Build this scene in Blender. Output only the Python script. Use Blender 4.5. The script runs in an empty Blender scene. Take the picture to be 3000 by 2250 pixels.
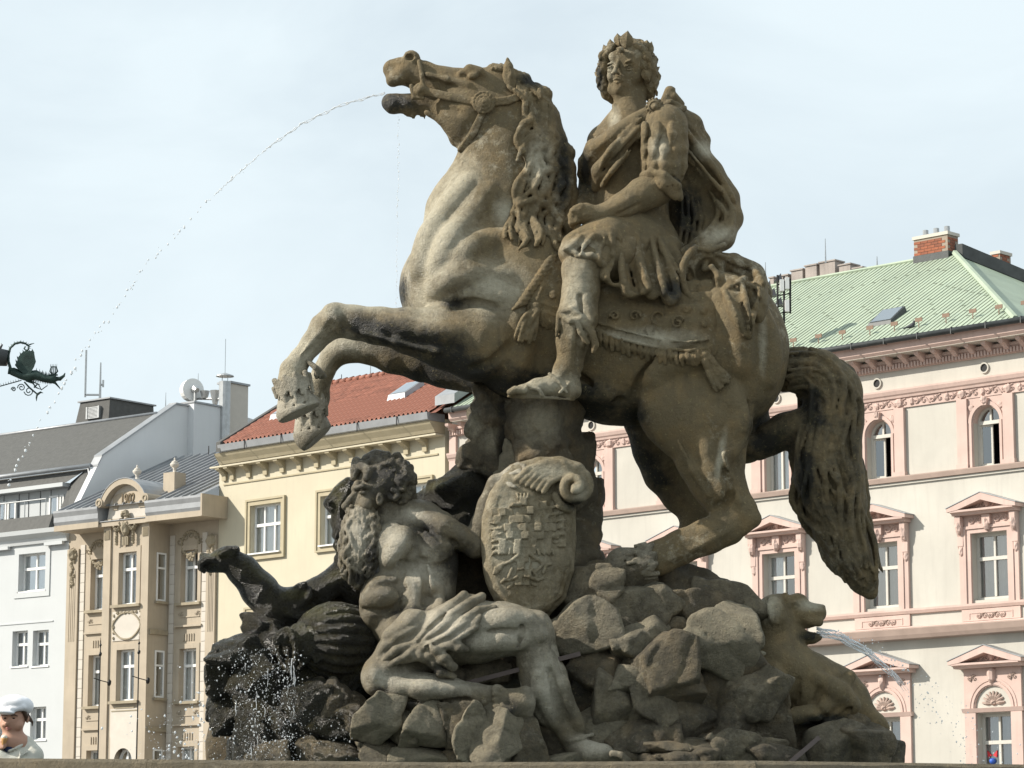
import bpy, bmesh, math, random
import numpy as np
from mathutils import Vector, Matrix
R = math.radians
random.seed(7); rng = np.random.default_rng(7)
SC = bpy.context.scene
COL = SC.collection

# ------------------------------------------------------------------ camera
F = 8590.0; CX = 1500.0; CY = 1125.0; W_PX = 3000.0
PITCH = math.atan(1475.0 / F); EYE = 1.6; D0 = 15.0; K = D0 / F / math.cos(PITCH)
cam = bpy.data.cameras.new('camera'); camo = bpy.data.objects.new('camera', cam); COL.objects.link(camo)
camo.location = (0, 0, EYE); camo.rotation_euler = (math.pi/2 + PITCH, 0, 0)
cam.sensor_fit = 'HORIZONTAL'; cam.sensor_width = 36.0; cam.lens = 36.0 * F / W_PX
cam.clip_start = 0.1; cam.clip_end = 4000
SC.camera = camo
# ------------------------------------------------------------------ light
SUN_EL = 33.0
SUN_DIR = Vector((-1.0, -0.15, 0)).normalized()          # towards the sun, in plan
SUN_DIR = Vector((SUN_DIR.x*math.cos(R(SUN_EL)), SUN_DIR.y*math.cos(R(SUN_EL)), math.sin(R(SUN_EL))))
sun = bpy.data.lights.new('sun', 'SUN'); suno = bpy.data.objects.new('sun', sun); COL.objects.link(suno)
sun.energy = 4.7; sun.angle = R(0.6); sun.color = (1.0, 0.93, 0.83)
suno.rotation_euler = SUN_DIR.to_track_quat('Z', 'Y').to_euler(); suno.location = (-40, 0, 40)
SC.view_settings.view_transform = 'Standard'; SC.view_settings.look = 'None'
SC.view_settings.exposure = 0.4; SC.view_settings.gamma = 1.0; SC.view_settings.use_curve_mapping = False
SC.cycles.max_bounces = 6; SC.cycles.transparent_max_bounces = 12

world = bpy.data.worlds.new('World'); SC.world = world; world.use_nodes = True
nt = world.node_tree; nt.nodes.clear()
def N(nt, t, **kw):
    n = nt.nodes.new(t)
    for k, v in kw.items():
        if k.startswith('i_'):
            key = k[2:]
            key = int(key) if key.isdigit() else key.replace('_', ' ')
            n.inputs[key].default_value = v
        else: setattr(n, k, v)
    return n
def ramp(nt, fac, stops, interp='LINEAR'):
    r = nt.nodes.new('ShaderNodeValToRGB'); r.color_ramp.interpolation = interp
    el = r.color_ramp.elements
    while len(el) < len(stops): el.new(0.5)
    for e, (p, c) in zip(el, stops):
        e.position = p; e.color = c if len(c) == 4 else (*c, 1)
    nt.links.new(fac, r.inputs[0]); return r.outputs[0]
def mixc(nt, fac, a, b, mode='MIX'):
    m = nt.nodes.new('ShaderNodeMix'); m.data_type = 'RGBA'; m.blend_type = mode
    for i, v in ((0, fac), (6, a), (7, b)):
        if hasattr(v, 'is_output') or hasattr(v, 'links'): nt.links.new(v, m.inputs[i])
        elif i == 0: m.inputs[0].default_value = v
        else: m.inputs[i].default_value = v if len(v) == 4 else (*v, 1)
    return m.outputs[2]
def mth(nt, op, a, b=None, c=None, clamp=False):
    m = nt.nodes.new('ShaderNodeMath'); m.operation = op; m.use_clamp = clamp
    for i, v in enumerate((a, b, c)):
        if v is None: continue
        if hasattr(v, 'links'): nt.links.new(v, m.inputs[i])
        else: m.inputs[i].default_value = v
    return m.outputs[0]
sky = N(nt, 'ShaderNodeTexSky', sky_type='NISHITA', sun_disc=False)
sky.sun_elevation = R(SUN_EL); sky.sun_rotation = math.atan2(SUN_DIR.x, SUN_DIR.y)
sky.air_density = 1.2; sky.dust_density = 3.0; sky.ozone_density = 1.6
tc = N(nt, 'ShaderNodeTexCoord')
mp = N(nt, 'ShaderNodeMapping'); mp.inputs['Scale'].default_value = (1.0, 1.0, 1.9); nt.links.new(tc.outputs['Generated'], mp.inputs[0])
n1 = N(nt, 'ShaderNodeTexNoise'); n1.inputs['Scale'].default_value = 5.5; n1.inputs['Detail'].default_value = 7; n1.inputs['Roughness'].default_value = 0.55; n1.inputs['Distortion'].default_value = 0.5
nt.links.new(mp.outputs[0], n1.inputs[0])
cm = ramp(nt, n1.outputs[0], [(0.34, (0.78, 0.78, 0.78)), (0.62, (0.98, 0.98, 0.98))])
skyc = mixc(nt, cm, sky.outputs[0], (6.75, 7.62, 8.05))
bg = N(nt, 'ShaderNodeBackground'); bg.inputs[1].default_value = 0.095
wo = N(nt, 'ShaderNodeOutputWorld'); nt.links.new(skyc, bg.inputs[0]); nt.links.new(bg.outputs[0], wo.inputs[0])

# ------------------------------------------------------------------ objects
def tag(o, label=None, cat=None, group=None, kind=None):
    if label: o['label'] = label
    if cat: o['category'] = cat
    if group: o['group'] = group
    if kind: o['kind'] = kind
    return o
def empty(name, loc=(0, 0, 0), rz=0.0, parent=None):
    o = bpy.data.objects.new(name, None); COL.objects.link(o); o.location = loc; o.rotation_euler = (0, 0, rz); o.empty_display_size = .2
    if parent: o.parent = parent
    return o
def link(name, me, parent=None, loc=None):
    o = bpy.data.objects.new(name, me); COL.objects.link(o)
    if parent is not None: o.parent = parent
    if loc is not None: o.location = loc
    return o
def mesh(name, V, Fc, mat=None, smooth=False):
    me = bpy.data.meshes.new(name); me.from_pydata([tuple(v) for v in V], [], Fc)
    if mat: me.materials.append(mat)
    if smooth: me.polygons.foreach_set('use_smooth', [True]*len(me.polygons))
    me.update(); return me
class MB:
    """collects simple solids into one mesh"""
    def __init__(s): s.V = []; s.F = []
    def add(s, V, Fc):
        b = len(s.V); s.V += [tuple(v) for v in V]; s.F += [tuple(i+b for i in f) for f in Fc]; return s
    def box(s, x0, x1, y0, y1, z0, z1):
        if x0 > x1: x0, x1 = x1, x0
        if y0 > y1: y0, y1 = y1, y0
        if z0 > z1: z0, z1 = z1, z0
        V = [(x0,y0,z0),(x1,y0,z0),(x1,y1,z0),(x0,y1,z0),(x0,y0,z1),(x1,y0,z1),(x1,y1,z1),(x0,y1,z1)]
        return s.add(V, [(0,3,2,1),(4,5,6,7),(0,1,5,4),(1,2,6,5),(2,3,7,6),(3,0,4,7)])
    def prism(s, poly, axis, a, b):
        """poly: 2-D outline; axis 'x','y','z' of extrusion from a to b"""
        n = len(poly)
        def p(u, v, w): return {'x': (w,u,v), 'y': (u,w,v), 'z': (u,v,w)}[axis]
        V = [p(u,v,a) for u,v in poly] + [p(u,v,b) for u,v in poly]
        return s.add(V, [tuple(range(n)), tuple(range(2*n-1, n-1, -1))] + [(i, n+i, n+(i+1)%n, (i+1)%n) for i in range(n)])
    def tube(s, pts, r, n=8, cap=True):
        pts = [Vector(p) for p in pts]; rs = r if isinstance(r, (list, tuple)) else [r]*len(pts)
        V = []; up = Vector((0, 0, 1)); m = len(pts); prev = None
        for i, p in enumerate(pts):
            t = (pts[min(i+1, m-1)] - pts[max(i-1, 0)]).normalized()
            if prev is None:
                a = t.cross(up)
                if a.length < .05: a = t.cross(Vector((1, 0, 0)))
            else: a = prev - t*prev.dot(t)
            a.normalize(); prev = a.copy(); b = t.cross(a)
            for j in range(n):
                q = 2*math.pi*j/n; V.append(p + (a*math.cos(q) + b*math.sin(q))*rs[i])
        Fc = [(i*n+j, i*n+(j+1)%n, (i+1)*n+(j+1)%n, (i+1)*n+j) for i in range(m-1) for j in range(n)]
        if cap: Fc += [tuple(range(n-1, -1, -1)), tuple((m-1)*n+j for j in range(n))]
        return s.add(V, Fc)
    def lathe(s, prof, c=(0,0,0), n=16):
        V = [(c[0]+r*math.cos(2*math.pi*j/n), c[1]+r*math.sin(2*math.pi*j/n), c[2]+z) for r, z in prof for j in range(n)]
        m = len(prof)
        return s.add(V, [(i*n+j, i*n+(j+1)%n, (i+1)*n+(j+1)%n, (i+1)*n+j) for i in range(m-1) for j in range(n)] + [tuple(range(n-1,-1,-1)), tuple((m-1)*n+j for j in range(n))])
    def build(s, name, mat, parent=None, smooth=False, loc=None, fix=True):
        me = mesh(name, s.V, s.F, mat, smooth)
        if fix:
            bm = bmesh.new(); bm.from_mesh(me); bmesh.ops.recalc_face_normals(bm, faces=bm.faces); bm.to_mesh(me); bm.free()
        return link(name, me, parent, loc)

# ------------------------------------------------------------------ picture -> place
sP, cP = math.sin(PITCH), math.cos(PITCH)
def ray(x, y):
    u = (x-CX)/F; v = (CY-y)/F
    return Vector((u, cP - v*sP, sP + v*cP))
def at(x, y, Y):
    r = ray(x, y); t = Y/r.y
    return Vector((r.x*t, Y, EYE + r.z*t))
def W(x, y, d=0.0): return at(x, y, D0 + d*K)
def to_px(P):
    """statue surface coordinates (array n,3) in the units the statue is measured in"""
    X, Y, Z = P[:, 0], P[:, 1], P[:, 2]-EYE
    yc = Y*cP + Z*sP; zc = -Y*sP + Z*cP
    return CX + F*X/yc, CY - F*zc/yc

# ------------------------------------------------------------------ numpy noise
def _h(i, j, k, s):
    h = (i*73856093) ^ (j*19349663) ^ (k*83492791) ^ (s*2654435)
    h = (h ^ (h >> 13)) * 1274126177 & 0x7fffffff
    return (h & 0xffff).astype(np.float32)/65535.0
def vnoise(P, scale, seed=0):
    Q = P*scale; I = np.floor(Q).astype(np.int64); f = (Q-I).astype(np.float32); f = f*f*(3-2*f)
    i, j, k = I[..., 0], I[..., 1], I[..., 2]; r = 0
    for a in (0, 1):
        for b in (0, 1):
            for c in (0, 1):
                w = (f[..., 0] if a else 1-f[..., 0])*(f[..., 1] if b else 1-f[..., 1])*(f[..., 2] if c else 1-f[..., 2])
                r = r + w*_h(i+a, j+b, k+c, seed)
    return r*2-1
def fbm(P, scale, octv=4, seed=0, rough=.5):
    r = 0; a = 1.0; t = 0
    for o in range(octv):
        r = r + a*vnoise(P, scale*2**o, seed+o*17); t += a; a *= rough
    return r/t

# ------------------------------------------------------------------ sculpting volume
class Vol:
    def __init__(s, vox=.010): s.vox = vox; s.p = []
    def cone(s, a, ra, b, rb, k=.02, op=1, fl=None):
        a = np.array(a, np.float32); b = np.array(b, np.float32); m = max(ra, rb) + k + 2.5*s.vox
        lo = np.minimum(a, b)-m; hi = np.maximum(a, b)+m
        ba = b-a; bb = max(float(ba@ba), 1e-9)
        if fl is not None:
            nv = np.array(fl[0], np.float32); nv /= np.linalg.norm(nv); sc = fl[1]
        def f(X, Y, Z):
            px, py, pz = X-a[0], Y-a[1], Z-a[2]
            h = np.clip((px*ba[0]+py*ba[1]+pz*ba[2])/bb, 0, 1)
            qx, qy, qz = px-h*ba[0], py-h*ba[1], pz-h*ba[2]
            r = ra+(rb-ra)*h
            if fl is not None:
                dn = (qx*nv[0]+qy*nv[1]+qz*nv[2]); e = dn*(1/sc-1)
                qx, qy, qz = qx+nv[0]*e, qy+nv[1]*e, qz+nv[2]*e
                L = np.sqrt(qx*qx+qy*qy+qz*qz)
                g = np.sqrt(1+((1/sc)**2-1)*np.clip((dn/sc)/np.maximum(L, 1e-6), -1, 1)**2)
                return (L-r)/g
            return np.sqrt(qx*qx+qy*qy+qz*qz)-r
        s.p.append((lo, hi, f, k, op)); return s
    def front(s, noise=()):
        """depth of the surface met first at a place, to lay relief on it"""
        G, lo = s.grid()
        if noise:
            I = np.argwhere(np.abs(G) < 3.0*s.vox); P = lo+I.astype(np.float32)*s.vox; dn = 0
            for amp, sc, seed in noise: dn = dn + amp*fbm(P, sc, 3, seed)
            G[I[:, 0], I[:, 1], I[:, 2]] += dn
        n = np.array(G.shape); ds = np.arange(-520, 520, 2.0)
        def f(x, y, default=None):
            r = np.array(ray(x, y)); t = (D0+ds*K)/r[1]; P = np.array((0, 0, EYE))[None, :]+r[None, :]*t[:, None]
            I = np.rint((P-lo)/s.vox).astype(int); ok = ((I >= 0) & (I < n)).all(1); v = np.ones(len(ds)); J = I[ok]; v[ok] = G[J[:, 0], J[:, 1], J[:, 2]]
            w = np.argmax(v < 0)
            return float(ds[w]) if v[w] < 0 else default
        return f
    def chain(s, pts, k=.02, op=1, fl=None, snap=None):
        """pts (x, y, depth, radius) in statue units; with snap the depth counts from that surface"""
        if snap is not None:
            q = []; m = len(pts)
            for i in range(m-1):
                a, b = pts[i], pts[i+1]; p_ = pts[max(i-1, 0)]; n_ = pts[min(i+2, m-1)]; L = math.hypot(b[0]-a[0], b[1]-a[1]); c = max(1, int(L/14))
                for j in range(c + (i == m-2)):
                    f = j/c; q.append([.5*((2*u)+(-o+v)*f+(2*o-5*u+4*v-w)*f*f+(-o+3*u-3*v+w)*f**3) for o, u, v, w in zip(p_, a, b, n_)])
            pts = []; last = None
            for x, y, d, r in q:
                z = snap(x, y)
                if z is None: z = last
                if z is None: continue
                if last is not None and abs(z-last) > 34: z = last+math.copysign(34, z-last)
                last = z; pts.append((x, y, z+d, max(r, 1)))
            if len(pts) < 1: return s
        w = [(W(x, y, d), r*K) for x, y, d, r in pts]
        if len(w) == 1: w = w*2
        for (a, ra), (b, rb) in zip(w[:-1], w[1:]): s.cone(a, ra, b, rb, k, op, fl)
        return s
    def ell(s, x, y, d, rx, ry, rd, rot=0, k=.02, op=1, yaw=0):
        """ellipsoid, rot turns it in the picture plane (degrees, clockwise), yaw about the upright"""
        c = np.array(W(x, y, d), np.float32); M = np.array(Matrix.Rotation(R(yaw), 3, 'Z') @ Matrix.Rotation(R(rot), 3, 'Y'), np.float32)
        rad = np.array((rx, rd, ry), np.float32)*K
        e = np.sqrt(((M*rad[None, :])**2).sum(1)) + k + 2.5*s.vox
        def f(X, Y, Z):
            px, py, pz = X-c[0], Y-c[1], Z-c[2]
            q = [(M[0, i]*px+M[1, i]*py+M[2, i]*pz)/rad[i] for i in range(3)]
            k0 = np.sqrt(q[0]**2+q[1]**2+q[2]**2); k1 = np.sqrt((q[0]/rad[0])**2+(q[1]/rad[1])**2+(q[2]/rad[2])**2)
            return k0*(k0-1)/np.maximum(k1, 1e-6)
        s.p.append((c-e, c+e, f, k, op)); return s
    def block(s, x, y, d, rx, ry, rd, rot=0, k=.001, op=1, rr=.001):
        c = np.array(W(x, y, d), np.float32); M_ = np.array(Matrix.Rotation(R(rot), 3, 'Y'), np.float32); rad = np.array((rx, rd, ry), np.float32)*K
        e = np.sqrt(((M_*rad[None, :])**2).sum(1)) + k + 2.5*s.vox
        def f(X, Y, Z):
            px, py, pz = X-c[0], Y-c[1], Z-c[2]
            q = [np.abs(M_[0, i]*px+M_[1, i]*py+M_[2, i]*pz)-rad[i]+rr for i in range(3)]
            m = np.maximum(np.maximum(q[0], q[1]), q[2])
            return np.sqrt(np.maximum(q[0], 0)**2+np.maximum(q[1], 0)**2+np.maximum(q[2], 0)**2)+np.minimum(m, 0)-rr
        s.p.append((c-e, c+e, f, k, op)); return s
    def slab(s, c, nrm, size, k=.005, op=-1):
        """half-space beyond a plane within a ball: cuts when op=-1"""
        c = np.array(c, np.float32); n = np.array(nrm, np.float32); n /= np.linalg.norm(n)
        def f(X, Y, Z): return -((X-c[0])*n[0]+(Y-c[1])*n[1]+(Z-c[2])*n[2])
        s.p.append((c-size, c+size, f, k, op)); return s
    def rock(s, x, y, d, rx, ry, rd, seed=0, n=11, k=.012, rot=0):
        rg = np.random.default_rng(seed*97+5)
        c = np.array(W(x, y, d), np.float32); rad = np.array((rx, rd, ry), np.float32)*K
        D = rg.normal(size=(n, 3)); D = np.vstack([D, np.eye(3), -np.eye(3)]); D /= np.linalg.norm(D, axis=1)[:, None]
        O = rg.uniform(.58, .88, len(D)); O[n:] = rg.uniform(.86, 1.0, 6)
        M = np.array(Matrix.Rotation(R(rot), 3, 'Y'), np.float32)
        mr = float(rad.min()); e = np.sqrt(((M*rad[None, :]*1.25)**2).sum(1)) + k + 3*s.vox
        def f(X, Y, Z):
            px, py, pz = X-c[0], Y-c[1], Z-c[2]
            q = [(M[0, i]*px+M[1, i]*py+M[2, i]*pz)/rad[i] for i in range(3)]
            r = None; kk = .035
            for dd, o in zip(D, O):
                v = q[0]*dd[0]+q[1]*dd[1]+q[2]*dd[2]-o
                if r is None: r = v
                else:
                    h = np.clip(.5-.5*(v-r)/kk, 0, 1); r = v*(1-h)+r*h+kk*h*(1-h)
            return r*mr
        s.p.append((c-e, c+e, f, k, 1)); return s
    def grid(s):
        v = s.vox; pos = [p for p in s.p if p[4] > 0]
        lo = np.min([p[0] for p in pos], 0); hi = np.max([p[1] for p in pos], 0)
        n = np.ceil((hi-lo)/v).astype(int)+2
        G = np.full(n, 1.0, np.float32); ax = [lo[i]+np.arange(n[i], dtype=np.float32)*v for i in range(3)]
        for (a, b, f, k, op) in s.p:
            i0 = np.clip(np.floor((a-lo)/v).astype(int), 0, n-1); i1 = np.clip(np.ceil((b-lo)/v).astype(int)+1, 1, n)
            if np.any(i1 <= i0): continue
            sl = tuple(slice(i0[i], i1[i]) for i in range(3))
            X = ax[0][sl[0]][:, None, None]; Y = ax[1][sl[1]][None, :, None]; Z = ax[2][sl[2]][None, None, :]
            d = f(X, Y, Z); g = G[sl]
            if op > 0:
                h = np.clip(.5+.5*(g-d)/k, 0, 1); G[sl] = g*(1-h)+d*h-k*h*(1-h)
            else:
                d = -d; h = np.clip(.5-.5*(g-d)/k, 0, 1); G[sl] = g*(1-h)+d*h+k*h*(1-h)
                G[sl] = np.maximum(G[sl], g)
        G[0] = G[-1] = 1; G[:, 0] = G[:, -1] = 1; G[:, :, 0] = G[:, :, -1] = 1
        return G, lo
    def surf(s, noise=(), waves=()):
        G, lo = s.grid(); v = s.vox
        if noise or waves:
            I = np.argwhere(np.abs(G) < 3.0*v)
            P = lo+I.astype(np.float32)*v; dn = 0
            for amp, sc, seed in noise: dn = dn + amp*fbm(P, sc, 3, seed)
            for wv in waves: dn = dn + wv(P)
            G[I[:, 0], I[:, 1], I[:, 2]] += dn
        S = G < 0
        c = np.zeros(tuple(np.array(G.shape)-1), np.int8)
        for a in (0, 1):
            for b in (0, 1):
                for e in (0, 1): c += S[a:G.shape[0]-1+a, b:G.shape[1]-1+b, e:G.shape[2]-1+e]
        A = np.argwhere((c > 0) & (c < 8)); idx = np.full(c.shape, -1, np.int32); idx[A[:, 0], A[:, 1], A[:, 2]] = np.arange(len(A))
        acc = np.zeros((len(A), 3)); cnt = np.zeros(len(A)); cor = [(a, b, e) for a in (0, 1) for b in (0, 1) for e in (0, 1)]
        val = {q: G[A[:, 0]+q[0], A[:, 1]+q[1], A[:, 2]+q[2]] for q in cor}
        for q in cor:
            for x in range(3):
                if q[x] == 0:
                    q2 = list(q); q2[x] = 1; q2 = tuple(q2); g0, g1 = val[q], val[q2]; m = (g0 < 0) != (g1 < 0)
                    t = np.where(m, g0/np.where(m, g0-g1, 1), 0); pt = np.array(q, float)[None, :].repeat(len(A), 0); pt[:, x] = t
                    acc[m] += pt[m]; cnt[m] += 1
        V = lo+(A+acc/cnt[:, None])*v
        Q = []
        for x in range(3):
            o = [i for i in range(3) if i != x]
            sl0 = [slice(None)]*3; sl1 = [slice(None)]*3; sl0[x] = slice(0, -1); sl1[x] = slice(1, None)
            E = np.argwhere(S[tuple(sl0)] != S[tuple(sl1)]); E = E[(E[:, o[0]] > 0) & (E[:, o[1]] > 0)]
            sg = S[E[:, 0], E[:, 1], E[:, 2]]
            def g(da, db):
                T = E.copy(); T[:, o[0]] -= da; T[:, o[1]] -= db; return idx[T[:, 0], T[:, 1], T[:, 2]]
            q = np.stack([g(1, 1), g(0, 1), g(0, 0), g(1, 0)], 1)
            flip = sg if x != 1 else ~sg
            q[~flip] = q[~flip][:, ::-1]; Q.append(q)
        Q = np.vstack(Q); Q = Q[(Q >= 0).all(1)]
        return V.astype(np.float32), Q
def vmesh(name, V, Q, mat, parent=None, paint=None, smooth=True):
    me = bpy.data.meshes.new(name); me.vertices.add(len(V)); me.vertices.foreach_set('co', V.ravel())
    me.loops.add(len(Q)*4); me.loops.foreach_set('vertex_index', Q.ravel().astype(np.int32))
    me.polygons.add(len(Q)); me.polygons.foreach_set('loop_start', (np.arange(len(Q))*4).astype(np.int32))
    me.polygons.foreach_set('use_smooth', np.full(len(Q), bool(smooth)))
    me.update(calc_edges=True); me.validate()
    me.materials.append(mat)
    if paint is not None:
        at_ = me.attributes.new('st', 'FLOAT_COLOR', 'POINT'); at_.data.foreach_set('color', paint(V).astype(np.float32).ravel())
    return link(name, me, parent)
def sculpt(name, vol, mat, parent=None, noise=(), paint=None, smooth=True, waves=()):
    V, Q = vol.surf(noise, waves)
    if parent is not None and parent.type == 'EMPTY': V = V - np.array(parent.location, np.float32); off = np.array(parent.location, np.float32)
    else: off = 0
    return vmesh(name, V, Q, mat, parent, (lambda v: paint(v+off)) if paint else None, smooth)
def fold(theta, period, amp, warp=30, wsc=4.0, seed=1, mask=None, sharp=1.0, along=0.0):
    """carved folds or hair lines running at right angles to theta (degrees, on the side of the statue)"""
    def f(P):
        x, y = to_px(P); u = x*math.cos(R(theta))+y*math.sin(R(theta)) + warp*fbm(P, wsc, 3, seed) + along*(P[:, 1]-D0)/K
        t = np.abs(np.sin(u*math.pi/period)); w = 1-t**sharp*1.0
        d = (w-.35)*amp*K*-1.0*(-1)
        if mask is not None:
            m = 0
            for b in mask: m = np.maximum(m, blob(x, y, *b))
            d = d*np.clip(m*1.6, 0, 1)
        return d.astype(np.float32)
    return f
def strands(vol, A, B, n, r0, r1, amp=6, waves=2.5, k=.006, seed=0, m=14, jit=.15, op=1, fl=None, dj=4, taper=.5, snap=None):
    """wavy locks laid between two guide lines (each a list of (x,y,d))"""
    rg = random.Random(seed)
    def ev(L, t):
        f = t*(len(L)-1); i = min(int(f), len(L)-2); f -= i
        p0 = L[max(i-1, 0)]; p1 = L[i]; p2 = L[i+1]; p3 = L[min(i+2, len(L)-1)]
        return [0.5*((2*b)+(-a+c)*f+(2*a-5*b+4*c-d)*f*f+(-a+3*b-3*c+d)*f**3) for a, b, c, d in zip(p0, p1, p2, p3)]
    for q in range(n):
        u = (q+.5)/n + rg.uniform(-jit, jit)/n*2; ph = rg.uniform(0, 6.28); w = waves*rg.uniform(.75, 1.3); am = amp*rg.uniform(.6, 1.3); rr = rg.uniform(.75, 1.25); dd = rg.uniform(-dj, dj)
        t0 = rg.uniform(0, .08); t1 = rg.uniform(.88, 1.0); pts = []
        for i in range(m+1):
            t = t0+(t1-t0)*i/m; a = ev(A, t); b = ev(B, t)
            dx, dy = b[0]-a[0], b[1]-a[1]; L = math.hypot(dx, dy)+1e-6
            s = math.sin(ph+t*w*6.28)*am
            x, y, d = [a[j]+(b[j]-a[j])*u for j in range(3)]
            x += dx/L*s; y += dy/L*s; d += dd + math.cos(ph*2+t*w*6.28)*am*.4
            rad = (r0+(r1-r0)*t)*rr*(1-taper*abs(2*t-1)**4)
            pts.append((x, y, d, rad))
        vol.chain(pts, k, op, fl, snap=snap)

# ------------------------------------------------------------------ materials
def newmat(name):
    m = bpy.data.materials.new(name); m.use_nodes = True; nt = m.node_tree; nt.nodes.clear()
    out = N(nt, 'ShaderNodeOutputMaterial'); b = N(nt, 'ShaderNodeBsdfPrincipled'); nt.links.new(b.outputs[0], out.inputs[0])
    return m, nt, b
def objco(nt, scale=(1, 1, 1)):
    t = N(nt, 'ShaderNodeTexCoord'); m = N(nt, 'ShaderNodeMapping'); m.inputs['Scale'].default_value = scale
    nt.links.new(t.outputs['Object'], m.inputs[0]); return m.outputs[0]
def noise(nt, co, sc, det=4, rough=.55, dist=0):
    n = N(nt, 'ShaderNodeTexNoise'); n.inputs['Scale'].default_value = sc; n.inputs['Detail'].default_value = det
    n.inputs['Roughness'].default_value = rough; n.inputs['Distortion'].default_value = dist; nt.links.new(co, n.inputs[0]); return n.outputs[0]
def bump(nt, b, h, strength=.3, dist=.01):
    n = N(nt, 'ShaderNodeBump'); n.inputs['Strength'].default_value = strength; n.inputs['Distance'].default_value = dist
    nt.links.new(h, n.inputs['Height']); nt.links.new(n.outputs[0], b.inputs['Normal']); return n
def stone(name, base=(.20, .155, .095), dark=(.035, .03, .022), pale=(.40, .36, .29), warm=(.26, .17, .08), rough=.8, wetr=.25, bumpd=.006, greenish=.0):
    m, nt, b = newmat(name); co = objco(nt)
    a = N(nt, 'ShaderNodeAttribute', attribute_name='st'); sep = N(nt, 'ShaderNodeSeparateColor'); nt.links.new(a.outputs['Color'], sep.inputs[0])
    big = noise(nt, co, 2.6, 5, .6, .4); mid = noise(nt, co, 9, 6, .62, .3); fin = noise(nt, co, 46, 5, .65)
    stk = noise(nt, objco(nt, (9, 9, 1.4)), 1.6, 5, .6, .3)
    c = mixc(nt, ramp(nt, big, [(.35, (0, 0, 0)), (.65, (1, 1, 1))]), base, tuple(v*.72 for v in base))
    c = mixc(nt, ramp(nt, mid, [(.45, (0, 0, 0)), (.72, (.8, .8, .8))]), c, warm)
    c = mixc(nt, ramp(nt, stk, [(.52, (0, 0, 0)), (.72, (.55, .55, .55))]), c, tuple(v*.45+.01 for v in base))
    # light lichen and lime flecks
    c = mixc(nt, ramp(nt, mth(nt, 'MULTIPLY', noise(nt, co, 21, 6, .7), big), [(.31, (0, 0, 0)), (.42, (.55, .55, .55))]), c, pale)
    bn = mth(nt, 'ADD', mth(nt, 'MULTIPLY', mid, .6), mth(nt, 'MULTIPLY', noise(nt, co, 33, 6, .75), .4))
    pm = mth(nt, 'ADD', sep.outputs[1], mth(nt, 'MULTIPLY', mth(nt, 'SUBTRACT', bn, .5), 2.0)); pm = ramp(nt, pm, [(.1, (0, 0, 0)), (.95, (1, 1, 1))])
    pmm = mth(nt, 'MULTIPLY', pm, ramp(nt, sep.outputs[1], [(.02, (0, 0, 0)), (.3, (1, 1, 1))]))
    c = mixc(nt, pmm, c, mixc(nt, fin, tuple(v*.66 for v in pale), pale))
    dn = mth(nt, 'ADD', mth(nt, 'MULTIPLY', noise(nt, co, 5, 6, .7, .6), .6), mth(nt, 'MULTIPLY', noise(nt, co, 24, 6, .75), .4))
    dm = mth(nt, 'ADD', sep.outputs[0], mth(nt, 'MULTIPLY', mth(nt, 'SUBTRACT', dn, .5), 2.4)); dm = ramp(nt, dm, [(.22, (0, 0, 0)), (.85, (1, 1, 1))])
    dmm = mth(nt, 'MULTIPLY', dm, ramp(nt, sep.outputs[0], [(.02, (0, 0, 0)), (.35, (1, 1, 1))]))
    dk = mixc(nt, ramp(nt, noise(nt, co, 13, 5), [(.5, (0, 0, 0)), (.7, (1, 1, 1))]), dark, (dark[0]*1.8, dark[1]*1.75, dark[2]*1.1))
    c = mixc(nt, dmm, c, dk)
    # ochre lichen specks and dark pores
    c = mixc(nt, ramp(nt, noise(nt, co, 64, 4, .8), [(.60, (0, 0, 0)), (.70, (.5, .5, .5))]), c, (pale[0]*1.05, pale[1]*.95, pale[2]*.6))
    c = mixc(nt, ramp(nt, noise(nt, co, 90, 4, .8), [(.30, (.6, .6, .6)), (.40, (0, 0, 0))]), c, dark)
    c = mixc(nt, .45, c, mixc(nt, fin, (.3, .3, .3), (1.15, 1.15, 1.15)), 'MULTIPLY')
    nt.links.new(c, b.inputs['Base Color'])
    rr = mth(nt, 'SUBTRACT', rough, mth(nt, 'MULTIPLY', sep.outputs[2], mth(nt, 'MULTIPLY', ramp(nt, noise(nt, co, 17, 4), [(.35, (.3, .3, .3)), (.6, (1, 1, 1))]), rough-wetr)))
    nt.links.new(rr, b.inputs['Roughness']); b.inputs['Specular IOR Level'].default_value = .45
    h = mth(nt, 'ADD', mth(nt, 'MULTIPLY', noise(nt, co, 22, 8, .78), 1.0), mth(nt, 'MULTIPLY', noise(nt, co, 100, 3, .7), .4))
    bump(nt, b, h, 1.0, bumpd*2.4)
    return m
def plain(name, col, rough=.7, var=.12, sc=3.0, bumpd=.003, metal=0.0, spec=.4, streak=0.0, dirt=None):
    m, nt, b = newmat(name); co = objco(nt)
    n = noise(nt, co, sc, 6, .6, .3)
    c = mixc(nt, ramp(nt, n, [(.3, (0, 0, 0)), (.7, (1, 1, 1))]), tuple(v*(1-var) for v in col), tuple(min(1, v*(1+var)) for v in col))
    if streak:
        s = noise(nt, objco(nt, (5, 5, .5)), 1.2, 5, .6); c = mixc(nt, ramp(nt, s, [(.5, (0, 0, 0)), (.75, (streak,)*3)]), c, dirt or tuple(v*.6 for v in col))
    nt.links.new(c, b.inputs['Base Color']); b.inputs['Roughness'].default_value = rough; b.inputs['Metallic'].default_value = metal
    b.inputs['Specular IOR Level'].default_value = spec
    bump(nt, b, noise(nt, co, sc*14, 5, .7), .6, bumpd)
    return m
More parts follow.
